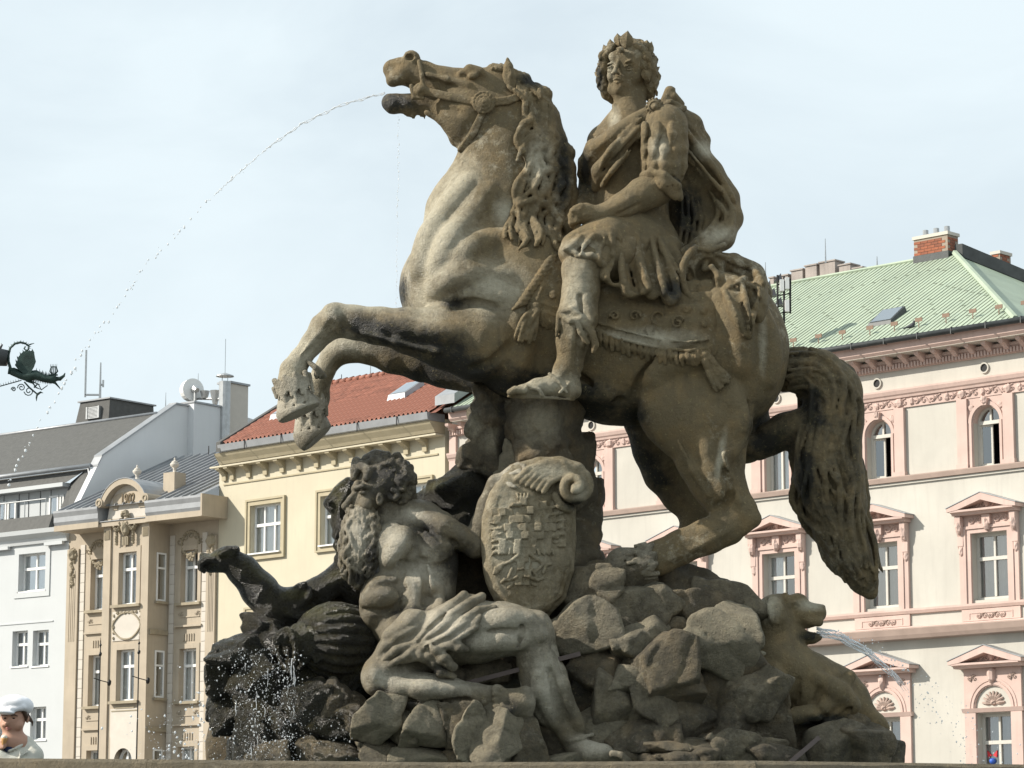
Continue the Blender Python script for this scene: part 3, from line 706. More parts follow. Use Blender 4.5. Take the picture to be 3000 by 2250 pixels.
# gutter and copper roof
gz = zg; m = MB()
m.tube([(pL, -.86, gz), (SR, -.86, gz)], .085, 8); m.build('gutter', M['lead'], pk.B, smooth=True)
m = MB(); k = .9
while k < SR: m.box(k, k+.03, -.95, -.80, gz-.1, gz+.09); k += 1.15
m.build('gutter_clip', M['lead'], pk.B)['kind'] = 'stuff'
RD = 6.6; TA = .585; rz = gz+.04; RE = pk.q(2797, 729, -(RD-.75))[0]
def rp_(s, d, lift=0): return (s, -.75+d, rz+TA*d+lift)
panels = []; s = pL+.05; PWD = .19; i = 0
roofB = []
while s < RE+RD:
    s1 = s+PWD-.0; top0 = RD if s <= RE else RD-(s-RE); top1 = RD if s1 <= RE else RD-(s1-RE)
    if top1 <= 0: break
    V = [rp_(s, 0), rp_(s1, 0), rp_(s1, top1), rp_(s, top0), rp_(s+.012, 0, .035), rp_(s-.012, 0, .035), rp_(s-.012, top0, .035), rp_(s+.012, top0, .035)]
    roofB.append((s, s1, top0, top1)); s = s1
import itertools
seam = MB()
for i, (a, b, t0, t1) in enumerate(roofB):
    off = .0015*(i % 3)
    lvl = [0, t0*.34+(i*.37 % 1)*1.2, t0*.72+(i*.53 % 1)*.8]
    lvl = [q for q in lvl if q < min(t0, t1)-.1]
    V = []; Fq = []
    V = [rp_(a, 0, off), rp_(b, 0, off), rp_(b, t1, off), rp_(a, t0, off)]; link('roof_panel', mesh('roof_panel', V, [(0, 1, 2, 3)], M['copper']), pk.B)
    seam.add([rp_(a-.012, 0, .002), rp_(a+.012, 0, .002), rp_(a+.012, t0, .002), rp_(a-.012, t0, .002), rp_(a-.012, 0, .016), rp_(a+.012, 0, .016), rp_(a+.012, t0, .016), rp_(a-.012, t0, .016)], [(4, 5, 6, 7), (0, 1, 5, 4), (3, 0, 4, 7), (1, 2, 6, 5)])
    for q in lvl[1:]:
        if i % 2: seam.add([rp_(a, q, .006), rp_(b, q, .006), rp_(b, q+.03, .012), rp_(a, q+.03, .012)], [(0, 1, 2, 3)])
seam.build('standing_seam', M['seam'], pk.B, fix=False)['kind'] = 'stuff'
m = MB(); A = rp_(RE, RD); E = rp_(RE+RD, 0); D_ = (RE+RD, -.75+2*RD, rz); G_ = (pL+.05, -.75+RD, A[2]); H_ = (pL+.05, -.75+2*RD, rz)
m.add([A, E, D_], [(0, 1, 2)]); m.add([A, D_, H_, G_], [(0, 1, 2, 3)]); m.add([rp_(pL+.05, 0, -.01), G_, H_], [(0, 1, 2)]); m.build('roof_back', M['copper'], pk.B, fix=False)
m = MB(); m.tube([rp_(pL+.05, RD, .03), rp_(RE, RD, .03)], .06, 6); m.tube([rp_(RE, RD, .03), rp_(RE+RD, 0, .03)], .10, 6); m.build('ridge_cap', M['copper'], pk.B)
# walling under the eaves edge
pk.box('eaves_board', M['lead'], pL, SR, .0, .76, zg-.055, zg+.03)
# snow boards and skylight, pigeons
for i, px in enumerate((2313, 2387, 2457, 2538, 2610, 2682, 2762, 2841, 2918, 2994)):
    s_ = pk.q(px, 975, .3)[0]; d = .62; b_ = rp_(s_, d); m = MB(); m.box(-.01, .01, -.01, .01, 0, .2); m.box(-.12, .12, -.012, .012, .17, .28); o = m.build('snow_guard', plain('copper_plate', (.19, .12, .08), .6) if i == 0 else bpy.data.materials['copper_plate'], pk.B); o.location = b_
s_ = pk.q(2615, 950, -1.2)[0]; m = MB()
P = [rp_(s_-.42, 1.35, .10), rp_(s_+.38, 1.35, .10), rp_(s_+.38, 2.05, .2), rp_(s_-.42, 2.05, .2)]; Q = [rp_(s_-.46, 1.30, -.02), rp_(s_+.42, 1.30, -.02), rp_(s_+.42, 2.1, -.02), rp_(s_-.46, 2.1, -.02)]
m.add(P+Q, [(0, 1, 2, 3), (4, 5, 1, 0), (5, 6, 2, 1), (6, 7, 3, 2), (7, 4, 0, 3)]); sk = m.build('skylight', M['lead'], pk.B); mm_ = MB(); ins = lambda i: tuple(P[i][k]*.88+sum(p[k] for p in P)/4*.12+(.012 if k == 2 else 0) for k in range(3)); mm_.add([ins(0), ins(1), ins(2), ins(3)], [(0, 1, 2, 3)]); mm_.build('pane', M['glassbright'], sk, fix=False)
# chimneys
def chimney(f, x0, x1, y0, y1, back, depth, name='chimney', pots=0):
    s0, z1 = f.q(x0, y0, back); s1, z0 = f.q(x1, y1, back); m = MB(); m.box(s0, s1, -back, -back+depth, z0-1.5, z1-.1)
    o = m.build(name, M['mortar'], f.B)
    bf = mesh('brick', *(lambda q: (q.V, q.F))(MB().box(0, .25, -.012, 0, 0, .075)), M['brick']); bs = mesh('brick', *(lambda q: (q.V, q.F))(MB().box(0, .012, 0, .25, 0, .075)), M['brick'])
    zr_ = z0-.05; r_ = 0
    while zr_+.08 < z1-.1:
        x_ = s0+(.13 if r_ % 2 else 0)+.005
        while x_+.25 < s1+.01: br_ = link('brick', bf, o); br_.location = (x_, -back, zr_); x_ += .262
        y_ = -back+(.13 if r_ % 2 else 0)+.005
        while y_+.25 < -back+depth+.01: br_ = link('brick', bs, o); br_.location = (s1, y_, zr_); y_ += .262
        zr_ += .088; r_ += 1
    m = MB(); m.box(s0-.04, s1+.04, -back-.04, -back+depth+.04, z1-.1, z1); m.build('cap', M['palestone'], o)
    m = MB(); m.box(s0-.03, s1+.03, -back-.02, -back+depth+.03, z0-1.6, z0+.12); m.build('flashing', M['lead'], o)
    for i in range(pots): MB().tube([(s0+(s1-s0)*(.2+.32*i), -back+depth*.5, z1), (s0+(s1-s0)*(.2+.32*i), -back+depth*.5, z1+.22)], .09, 8).build('pot', M['steel'], o)
    return o
chimney(pk, 2677, 2777, 695, 745, -(RD-.95), .55, pots=3)
chimney(pk, 2905, 2930, 738, 778, -(RD+3.2), .6)
A_ = Vector(rp_(RE, RD)); Dv = Vector(D_)-A_; m = MB(); p0 = A_; p1 = A_+Dv*.42; th_ = Vector((.25, .05, 0)); up_ = Vector((0, 0, .30)); dn_ = Vector((0, 0, .12))
m.add([p0-dn_, p1-dn_, p1+up_*.8, p0+up_, p0-dn_+th_, p1-dn_+th_, p1+up_*.8+th_, p0+up_+th_], [(0, 1, 2, 3), (7, 6, 5, 4), (0, 3, 7, 4), (1, 5, 6, 2), (3, 2, 6, 7)]); m.build('ridge_parapet', M['lead'], pk.B)

# ------------------------------------------------------------------ yellow building
ye = Fac('yellow_building', 'plain yellow rendered building with ochre bracketed cornice and red tiled roof behind the hooves', -44, (0, 0)); ye.O = pk.O.copy()
Ls = ye.q(641, 1500)[0]; ye.O = pk.O+pk.t*Ls; ye.B.location = ye.O; YL = -Ls-.31
zy = lambda x, y, o=0: ye.q(x, y, o)[1]
yz = dict(gt=zy(1000, 1253, .7), cb=zy(1000, 1307, .5), bb=zy(1000, 1360), st=zy(1000, 1371))
w1a, w1t = ye.q(736, 1483); w1b, w1bz = ye.q(824, 1617); wW = w1b-w1a; WT = w1t; WB = w1bz
pit = ye.q(1045, 1500)[0]-ye.q(834, 1500)[0]; hs = []; wins = []
for k in range(3):
    for r in range(5):
        a = w1a+pit*k; zt = WT-r*3.75
        if zt-1.7 < .3: continue
        hs.append((a, a+wW, zt-(WT-WB), zt)); wins.append((a, zt, r))
wall(ye, M['yellowwall'], 0, YL, 0, yz['gt']-.1, hs)
for a, zt, r in wins:
    zb = zt-(WT-WB)
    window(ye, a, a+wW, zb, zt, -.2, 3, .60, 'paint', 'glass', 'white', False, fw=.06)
    m = MB(); e = .20
    m.box(a-e, a-.002, -.06, -.002, zb-.16, zt+e); m.box(a+wW+.002, a+wW+e, -.06, -.002, zb-.16, zt+e); m.box(a-.002, a+wW+.002, -.06, -.002, zt+.002, zt+e); m.box(a-.002, a+wW+.002, -.06, -.002, zb-.16, zb-.002)
    m.box(a-e-.02, a-e+.06, -.10, -.002, zb-.18, zt+e+.02); m.box(a+wW+e-.06, a+wW+e+.02, -.10, -.002, zb-.18, zt+e+.02); m.box(a-e+.06, a+wW+e-.06, -.10, -.06, zt+e-.05, zt+e+.02); m.box(a-e+.06, a+wW+e-.06, -.10, -.06, zb-.18, zb-.12)
    m.build('window_surround', M['yellowtrim'], ye.B); MB().box(a-.02, a+wW+.02, -.14, -.0, zb+.0, zb+.05).build('sill', M['paint'], ye.B)
yL = ye.q(626, 1345, .72)[0]; yG = ye.q(636, 1330, .84)[0]
ye.prof('cornice', M['yellowtrim'], yL, YL, [(.002, yz['cb']-.02), (.46, yz['cb']), (.52, yz['cb']+.1), (.66, yz['cb']+.26), (.72, yz['gt']-.22), (.002, yz['gt']-.22)])
ye.box('soffit_strip', M['yellowwall'], -.02, YL, .002, .44, yz['cb']-.08, yz['cb']-.024)
m = MB(); m.prism([(-.74, yz['gt']-.21), (-.80, yz['gt']-.18), (-.84, yz['gt']+.05), (-.02, yz['gt']+.05), (-.02, yz['gt']-.21)], 'x', yG, YL); m.build('gutter', M['zinc'], ye.B)
m = MB(); x = .4
while x < YL: m.box(x, x+.03, -.87, -.85, yz['gt']-.24, yz['gt']+.06); x += 1.9
m.build('gutter_bracket', M['black'], ye.B)['kind'] = 'stuff'
br = MB(); h = yz['cb']-.082-yz['bb']; br.prism([(-.002, -h), (-.09, -h), (-.10, -h*.55), (-.20, -h*.35), (-.40, -.06), (-.42, 0), (-.002, 0)], 'x', -.105, .105); bme = mesh('bracket', br.V, br.F, M['yellowtrim'])
bx = [ye.q(x, 1300+(1000-x)*-.0+0, .1)[0] for x in (660, 680)]; step = (ye.q(1242, 1320, .1)[0]-ye.q(726, 1370, .1)[0])/10
b0 = ye.q(726, 1380, .1)[0]
for s_ in [b0-step*1.0-.42, b0-step]+[b0+step*i for i in range(0, 12)]+[b0+step*11+.75]:
    if -.1 < s_ < YL-.1: o = link('bracket', bme, ye.B); o.location = (s_, 0, yz['cb']-.082)
ye.box('string_line', M['yellowtrim'], .25, YL-.3, .002, .04, yz['st']-.03, yz['st']+.02)
# tiled roof
yd = 4.3; yt = .60; gz = yz['gt']+.06
def yr(s, d, l=0): return (s, -.72+d, gz+yt*d+l)
L0 = .15
m = MB(); RL = ye.q(652, 1300, .72)[0]; m.add([yr(RL, 0, -.05), yr(YL+.3, 0, -.05), yr(YL+.3, yd, -.05), yr(RL, yd, -.05)], [(0, 1, 2, 3)]); m.add([yr(YL+.3, yd, -.05), (YL+.3, -.72+2*yd, gz), (RL, -.72+2*yd, gz), yr(RL, yd, -.05)], [(0, 1, 2, 3)])
m.add([yr(RL, 0, -.05), yr(RL, yd, -.05), (RL, -.72+2*yd, gz)], [(0, 1, 2)]); m.build('roof_underlay', M['tile'], ye.B, fix=False)
tw, tl = .215, .34
tV = []; n = 6
for j in range(2):
    for i in range(n+1):
        t = i/n; hgt = .045*math.sin(t*math.pi)**.7 if t < .62*1.6 else 0; hgt = .085*max(0, math.sin(min(1, t/.62)*math.pi)); d = -.02 if j == 0 else tl
        tV.append((t*tw, d, hgt+yt*d+(.035 if j == 0 else 0)))
tF = [(i, i+1, n+2+i, n+1+i) for i in range(n)]; nv = len(tV); tV += [(v[0], v[1], v[2]-.025) for v in tV[:n+1]]; tF += [(nv+i, nv+i+1, i+1, i) for i in range(n)]
tme = mesh('roof_tile', tV, tF, M['tile'], True)
rest = MB(); cnt = 0; rows = int((yd-.05)/(tl-.03))
for r in range(rows):
    for cidx in range(int((YL+.2-RL)/tw)):
        s_ = RL+cidx*tw; d = .02+r*(tl-.03)
        p = yr(s_, d)
        vis = 300 if False else 0
        big = cnt < 300 and s_ > 2.0 and r < 7 and r > 0
        if big: o = link('roof_tile', tme, ye.B); o.location = p; cnt += 1
        else: rest.add([(v[0]+p[0], v[1]+p[1], v[2]+p[2]) for v in tV], tF)
o = rest.build('roof_tiles', M['tile'], ye.B, smooth=True, fix=False); o['kind'] = 'stuff'
m = MB(); x = RL
while x < YL+.2: m.tube([yr(x, yd, .0), yr(x+.36, yd, .02)], [.10, .13], 8); x += .34
o = m.build('ridge_tile', M['tile'], ye.B, smooth=True); o['kind'] = 'stuff'
m = MB(); x = .3
while x < YL: m.box(x, x+.015, -.72+yd-.01, -.72+yd+.01, gz+yt*yd+.1, gz+yt*yd+.28); x += 2.1
o = m.build('ridge_spike', M['black'], ye.B); o['kind'] = 'stuff'
m = MB(); A, Bq = yr(RL, -.1, .05), yr(RL, yd, .05); r0_, r1_ = RL-.22, RL-.005; m.add([(r0_, A[1], A[2]-.25), (r1_, A[1], A[2]-.25), (r1_, A[1], A[2]+.1), (r0_, A[1], A[2]+.1), (r0_, Bq[1], Bq[2]-.25), (r1_, Bq[1], Bq[2]-.25), (r1_, Bq[1], Bq[2]+.1), (r0_, Bq[1], Bq[2]+.1)], [(0, 1, 2, 3), (7, 6, 5, 4), (3, 2, 6, 7), (0, 4, 5, 1), (1, 5, 6, 2), (0, 3, 7, 4)]); m.build('verge_board', M['slate'], ye.B)
for px, py in ((1213, 1172), (866, 1244)):
    s_ = ye.q(px, py, -1.6)[0]; m = MB(); P = [yr(s_-.4, 1.5, .24), yr(s_+.4, 1.5, .24), yr(s_+.4, 2.35, .26), yr(s_-.4, 2.35, .26)]; Q = [yr(s_-.45, 1.45, -.0), yr(s_+.45, 1.45, 0), yr(s_+.45, 2.4, 0), yr(s_-.45, 2.4, 0)]
    m.add(P+Q, [(0, 1, 2, 3), (4, 5, 1, 0), (5, 6, 2, 1), (6, 7, 3, 2), (7, 4, 0, 3)]); sk = m.build('skylight', M['zinc'], ye.B); m = MB(); cc_ = [sum(p[k] for p in P)/4 for k in range(3)]; m.add([tuple(P[i][k]*.86+cc_[k]*.14+(.012 if k == 2 else 0) for k in range(3)) for i in range(4)], [(0, 1, 2, 3)]); m.build('pane', M['glassbright'], sk, fix=False)
# raised zinc edge between the red roof and its neighbour
m = MB(); A, Bq = yr(YL+.05, .2, .1), yr(YL+.05, 3.6, .1); m.add([(A[0], A[1], A[2]), (A[0]+.9, A[1], A[2]), (A[0]+.9, Bq[1], Bq[2]), (A[0], Bq[1], Bq[2])]+[(A[0], A[1], A[2]+.3), (A[0]+.9, A[1], A[2]+.3), (A[0]+.9, Bq[1], Bq[2]+.3), (A[0], Bq[1], Bq[2]+.3)], [(4, 5, 6, 7), (0, 1, 5, 4), (1, 2, 6, 5), (3, 0, 4, 7)]); m.build('zinc_upstand', M['zinc'], ye.B)

# ------------------------------------------------------------------ tan house of 1902
E_ = Vector((0, 0, EYE)); tn = Fac('tan_house', 'narrow tan stuccoed house with a central bay dated 1902 under an arched gable', -38.5, (0, 0))
tn.O = ye.O - tn.t*0; 
w0 = tn.q(200, 1700)[0]; tn.O = tn.O+tn.t*w0; tn.B.location = tn.O; TL = -w0-.01
tq = tn.q; BO = .95
def zt_(y, x=375, o=0): return tq(x, y, o)[1]
wing = [(tq(268, 1700)[0], tq(306, 1700)[0]+.2), (tq(533, 1650)[0], tq(582, 1650)[0])]
bs0, bs1 = tq(305, 1700, BO)[0], tq(438, 1700, BO)[0]
rowsz = [(tq(555, 1612)[1], tq(555, 1765)[1]), (tq(555, 1900)[1], tq(555, 2054)[1]), (tq(555, 2187)[1], tq(555, 2340)[1])]
hs = [(a, b, z0, z1) for a, b in wing for z1, z0 in rowsz]
top = tq(500, 1508)[1]
wall(tn, M['tan'], 0, TL, 0, top, hs)
for a, b in wing:
    for ri, (z1, z0) in enumerate(rowsz):
        window(tn, a, b, z0, z1, -.22, 2, .68, 'paint', 'glass', 'white', False, cgap=(.05, .1) if ri == 0 else None)
        m = MB(); m.box(a-.16, a-.002, -.05, -.002, z0, z1+.18); m.box(b+.002, b+.16, -.05, -.002, z0, z1+.18); m.box(a-.002, b+.002, -.05, -.002, z1+.002, z1+.18); m.build('window_surround', M['tan'], tn.B)
        tn.box('sill', M['tandark'], a-.2, b+.2, .002, .16, z0-.10, z0-.003); m = MB(); m.box(a-.1, b+.1, -.03, -.002, z0-.52, z0-.48); m.box(a-.25, b+.25, -.10, -.002, z0-.86, z0-.79)
        for i in range(5): m.box(a+.15+i*.12, a+.2+i*.12, -.035, -.002, z0-1.35, z0-1.1)
        scrolls(m, a, z0-.4, .3, .26, 0, ri, .015, 2); scrolls(m, b, z0-.4, .3, .26, 0, ri, .015, 2); m.build('stucco_panel', M['tan'], tn.B)
# bay
rbA = (tq(349, 1625, BO), tq(402, 1773, BO)); rbB = (tq(338, 1905, BO), tq(395, 2055, BO))
wA = (tq(350, 1700, BO)[0], tq(402, 1700, BO)[0]); baytop = tq(375, 1516, BO)[1]
bz = [(tq(375, 1618, BO)[1], tq(375, 1771, BO)[1]), (tq(375, 1903, BO)[1], tq(375, 2053, BO)[1]), (tq(365, 2192, BO)[1], tq(365, 2340, BO)[1])]
m = MB(); hb = [(wA[0], wA[1], z0, z1) for z1, z0 in bz]
S = sorted({bs0, bs1, *wA}); Zs = sorted({0, baytop, *[z for h in hb for z in h[2:]]})
for a, b in zip(S[:-1], S[1:]):
    for c_, d in zip(Zs[:-1], Zs[1:]):
        if any(h[0] < (a+b)/2 < h[1] and h[2] < (c_+d)/2 < h[3] for h in hb): continue
        m.add([(a, -BO, c_), (b, -BO, c_), (b, -BO, d), (a, -BO, d)], [(0, 1, 2, 3)])
for h in hb:
    a, b, c_, d = h
    for q4 in ([(a, -BO, c_), (a, -BO+.3, c_), (a, -BO+.3, d), (a, -BO, d)], [(b, -BO, d), (b, -BO+.3, d), (b, -BO+.3, c_), (b, -BO, c_)], [(a, -BO, c_), (b, -BO, c_), (b, -BO+.3, c_), (a, -BO+.3, c_)], [(a, -BO+.3, d), (b, -BO+.3, d), (b, -BO, d), (a, -BO, d)]): m.add(q4, [(0, 1, 2, 3)])
m.add([(bs1, -BO, 0), (bs1, 0, 0), (bs1, 0, baytop), (bs1, -BO, baytop)], [(0, 1, 2, 3)]); m.add([(bs0, -BO, 0), (bs0, 0, 0), (bs0, 0, baytop), (bs0, -BO, baytop)], [(3, 2, 1, 0)])
bay = m.build('bay', M['tan'], tn.B, fix=False)
for ri, (z1, z0) in enumerate(bz):
    window(tn, wA[0], wA[1], z0, z1, BO-.2, 2, .68, 'paint', 'glass', 'white', False, cgap=(.08, .12), arch=(ri == 2))
    m = MB(); a, b = wA; m.box(a-.2, a-.002, -BO-.06, -BO-.002, z0, z1+.2); m.box(b+.002, b+.2, -BO-.06, -BO-.002, z0, z1+.2); m.box(a-.002, b+.002, -BO-.06, -BO-.002, z1+.002, z1+.2); m.build('window_surround', M['tan'], tn.B)
    if ri == 2: spandrel(tn, 'arch_surround', M['palestone'], (a+b)/2, b-a+.4, z1-(b-a)/2, z1+.9, (b-a)/2, BO+.062, BO+.08)
    tn.box('sill', M['tandark'], a-.28, b+.28, BO+.002, BO+.18, z0-.1, z0-.003)
    # narrow side window in the shaded cheek of the bay
    m = MB(); zz0, zz1 = z0+.1, z1-.05
    m.box(bs1+.002, bs1+.03, -.62, -.56, zz0, zz1); m.box(bs1+.002, bs1+.03, -.22, -.16, zz0, zz1); m.box(bs1+.002, bs1+.03, -.56, -.22, zz1-.06, zz1); m.box(bs1+.002, bs1+.03, -.56, -.22, zz0, zz0+.06); m.box(bs1+.002, bs1+.03, -.56, -.22, zz0+(zz1-zz0)*.66, zz0+(zz1-zz0)*.7)
    o = m.build('side_window', M['paint'], tn.B); m = MB(); m.add([(bs1+.012, -.56, zz0), (bs1+.012, -.22, zz0), (bs1+.012, -.22, zz1), (bs1+.012, -.56, zz1)], [(0, 1, 2, 3)]); m.build('pane', M['glassbright'], o, fix=False)
    MB().box(bs1+.002, bs1+.12, -.68, -.10, zz0-.1, zz0-.01).build('sill', M['tandark'], tn.B)
    MB().box(bs1+.002, bs1+.07, -BO+.02, -.02, zz0-1.2, zz0-1.02).build('side_moulding', M['tandark'], tn.B)
for sg, a in ((0, bs0), (1, bs1)):
    w = .36; m = MB(); x0 = a if sg == 0 else a-w; m.box(x0, x0+w, -BO-.07, -BO-.002, 0, baytop-.01); m.build('bay_pilaster', M['tan'], tn.B)
    m = MB(); zc_ = tq(375, 1560, BO)[1]
    for i in range(5): m.box(x0+.05+i*.058, x0+.08+i*.058, -BO-.10, -BO-.07, zc_-.2, zc_+.12)
    m.build('triglyph', M['tandark'], tn.B)
# pale panels between bay windows
for (ya, yb) in ((1790, 1876), (2075, 2158)):
    za, zb2 = tq(375, ya, BO)[1], tq(375, yb, BO)[1]; tn.box('pale_panel', M['palestone'], wA[0]-.28, wA[1]+.28, BO+.002, BO+.03, zb2, za)
    m = MB(); cx = sum(wA)/2; hw = (wA[1]-wA[0])/2+.22
    if ya == 1790:
        pts = [(cx+hw*math.cos(a)*(1+.06*math.cos(4*a)), -BO-.05, (za+zb2)/2+(za-zb2)*.46*math.sin(a)) for a in [math.pi*2*i/24 for i in range(25)]]; m.tube(pts, .035, 5)
        for i in range(10): lump(m, wA[0]-.2+(i % 2)*(2*hw), zb2+.1+i*.1, .1, .12, BO+.03, .06, i)
        for i in range(6): lump(m, cx-hw*.7+i*hw*.28, za-.05, .16, .12, BO+.03, .07, i+4)
    else: m.box(cx-hw, cx+hw, -BO-.05, -BO-.03, za-.1, za-.06); m.box(cx-hw*.7, cx+hw*.7, -BO-.05, -BO-.03, za-.0, za+.04)
    m.build('cartouche', M['tandark'], tn.B)
# ashlar quoins beside the windows: single pale blocks
bl = mesh('ashlar_block', *(lambda mb: (mb.V, mb.F))(MB().box(0, .235, -.035, -.002, 0, .335)), M['palestone'])
zlo_ = tq(500, 2245)[1]
for x0 in (tq(236, 1700)[0], tq(499, 1650)[0], tq(594, 1650)[0]):
    z_ = top-1.1
    while z_ > zlo_-.5: o = link('ashlar_block', bl, tn.B); o.location = (x0, 0, z_); z_ -= .35
# end pilasters with fluting
for a, b in ((.02, tq(234, 1700)[0]), (tq(610, 1650)[0], TL-.02)):
    m = MB(); m.box(a, b, -.10, -.002, 0, top-.9); zt2 = top-1.7; zb2 = tq(220, 1880)[1]
    for i in range(4): u = a+(b-a)*(.26+i*.16); m.box(u, u+.02, -.115, -.10, zb2, zt2)
    m.build('end_pilaster', M['tan'], tn.B)
    m = MB(); cx = (a+b)/2; lump(m, cx, top-1.1, .40, .5, .1, .2, 4)
    for i in range(22): rg = random.Random(i+int(a*10)); t = i/22; lump(m, cx+rg.uniform(-.2, .2)*(1-t*.7), top-1.0-t*1.3, .13, .15, .10, .08, i)
    m.build('carved_swag', M['tandark'], tn.B)
for cx in (sum(wing[0])/2-.1, sum(wing[1])/2):
    m = MB(); zc_ = top-.95
    for i in range(5): scrolls(m, cx-.55+i*.28, zc_+.15*math.cos(i-2), .3, .34, .0, i, .022, 1)
    for i in range(26): rg = random.Random(i*3); a = i/26*6.28; lump(m, cx+.42*math.cos(a), zc_-.15+.42*math.sin(a), .13, .13, 0, .07, i)
    for i in range(12): lump(m, cx+random.Random(i).uniform(-.2, .2), zc_-.5-random.Random(i+9).uniform(0, .25), .12, .12, 0, .06, i)
    m.build('festoon', M['tandark'], tn.B)
# projecting roof edge, gutter boards
zc0, zc1 = tq(300, 1545, 1.1)[1], tq(300, 1530, 1.1)[1]
def eave(s0, s1, ends=True):
    tn.box('soffit', M['tan'], s0, s1, .004, 1.20, zc0+.02, zc0+.10); tn.box('eaves_edge', M['tan'], s0, s1, 1.202, 1.27, zc0, zc0+.2)
    tn.prof('fascia', M['zinc'], s0, s1, [(.0, zc0+.203), (1.24, zc0+.203), (1.29, zc0+.32), (1.29, zc0+.5), (1.34, zc0+.66), (1.34, zc0+.74), (0, zc0+.74)])
eL = tq(158, 1545, 1.27)[0]; eR = tq(589, 1490, 1.3)[0]; eave(eL, bs0-.05); eave(bs1+.05, eR)
MB().box(eR+.002, eR+.08, -1.34, -.0, zc0, zc0+.78).build('eaves_cheek', M['tan'], tn.B)
tn.box('bay_cornice', M['tan'], bs0-.06, bs1+.06, BO-.4, BO+.22, zc0+.003, zc0+.17); tn.box('bay_cornice', M['zinc'], bs0-.08, bs1+.08, BO-.4, BO+.26, zc0+.173, zc0+.20)
# arched gable with the date
gw = (bs1-bs0)/2; gc = (bs0+bs1)/2; gb = zc0+.203; ga = tq(370, 1405, BO)[1]; side = gb+.72; Rr = (gw*gw+(ga-side)**2)/(2*(ga-side)); cz = ga-Rr; amax = math.asin(min(1, gw/Rr))
pts = [(gc-gw+.05, gb), (gc+gw-.05, gb)]+[(gc+(Rr-.2)*math.sin(a), cz+(Rr-.2)*math.cos(a)) for a in [amax*.93*(1-2*i/14) for i in range(15)]]
tn.plate('gable_wall', M['palestone'], pts, BO-.5, BO-.02)
m = MB()
for i in range(14):
    a0, a1 = amax*1.08*(1-2*i/14), amax*1.08*(1-2*(i+1)/14)
    P = lambda a, r: (gc+r*math.sin(a), cz+r*math.cos(a)); m.prism([P(a0, Rr-.2), P(a0, Rr), P(a1, Rr), P(a1, Rr-.2)], 'y', -BO-.28, -BO+1.5)
for sg in (-1, 1): m.tube([(gc+sg*(gw+.02), -BO-.34, side-.06), (gc+sg*(gw+.02), -BO+1.4, side-.06)], .17, 12)
m.build('gable_arch', M['tan'], tn.B)
m = MB()
for i in range(14):
    a0, a1 = amax*1.10*(1-2*i/14), amax*1.10*(1-2*(i+1)/14); P = lambda a, r: (gc+r*math.sin(a), cz+r*math.cos(a)); m.prism([P(a0, Rr+.004), P(a0, Rr+.03), P(a1, Rr+.03), P(a1, Rr+.004)], 'y', -BO-.3, -BO+1.9)
m.build('barrel_roof', M['zinc'], tn.B)
for sg in (-1, 1):
    m = MB(); c_ = (gc+sg*(gw+.02), side-.06); n = 16
    for i in range(n): a0, a1 = 6.2832*i/n, 6.2832*(i+1)/n; P = lambda a, r: (c_[0]+r*math.cos(a), c_[1]+r*math.sin(a)); m.prism([P(a0, .11), P(a1, .11), P(a1, .075), P(a0, .075)], 'y', -BO-.37, -BO-.342)
    m.build('scroll_disc', M['tandark'], tn.B)
pa = tq(377, 1440, BO)[1]; pb = tq(377, 1490, BO)[1]; pl = [(gc-.78, pb), (gc-.55, pb), (gc-.50, pb+.2), (gc+.5, pb+.2), (gc+.55, pb), (gc+.85, pb), (gc+.85, pa-.12), (gc+.3, pa), (gc-.3, pa), (gc-.78, pa-.12)]
tn.plate('date_panel', M['tan'], pl, BO-.02, BO+.02)
fc = bpy.data.curves.new('date', 'FONT'); fc.body = '1902'; fc.size = .46; fc.extrude = .02; fc.bevel_depth = .006; fc.align_x = 'CENTER'; fc.align_y = 'CENTER'; fc.space_character = 1.0
fo = bpy.data.objects.new('date', fc); COL.objects.link(fo); bpy.context.view_layer.update(); dg = bpy.context.evaluated_depsgraph_get(); dme = bpy.data.meshes.new_from_object(fo.evaluated_get(dg)); bpy.data.objects.remove(fo)
dme.materials.clear(); dme.materials.append(plain('date_brown', (.17, .13, .08), .8)); do = link('date_1902', dme, tn.B); do.rotation_euler = (math.pi/2, 0, 0); do.scale = (.78, 1.15, 1); do.location = (gc, -BO-.03, tq(377, 1463, BO)[1])
# crest with garland on the bay cornice
m = MB(); zc_ = zc0
lump(m, gc, zc_+.42, .34, .26, BO+.1, .2, 9)
for sg in (-1, 1):
    for i in range(9): t = i/8; lump(m, gc+sg*(.13+.40*t**1.3), zc_+.34-.62*math.sin(t*2.1)+.16*t, .14, .15, BO+.1, .16, i+20)
lump(m, gc, zc_-.1, .36, .62, BO+.1, .2, 4)
for sg in (-1, 1):
    for i in range(6): lump(m, gc+sg*.42, zc_-.2-i*.09, .11, .12, BO+.1, .12, i)
for i in range(4): m.box(gc-.14+i*.08, gc-.09+i*.08, -BO-.14, -BO-.06, zc_-.72, zc_-.42)
m.build('crest', M['tandark'], tn.B)
def vase(loc, sc_, name='stone_vase'):
    m = MB(); m.lathe([(.16, 0), (.16, .05), (.10, .08), (.08, .2), (.12, .24), (.08, .27), (.20, .36), (.27, .48), (.26, .56), (.18, .62), (.2, .64), (.14, .70), (.06, .74), (.05, .8), (.07, .83), (.03, .90)], n=16); m.V = [tuple(c*sc_ for c in v) for v in m.V]
    o = m.build(name, M['palestone'], tn.B, smooth=True); o.location = loc
vase((gc, -BO+.4, ga+.02), .60)
pz1 = tq(510, 1386, -.1)[1]; pz0 = tq(510, 1460, -.1)[1]; ps = tq(509, 1420, -.1)[0]
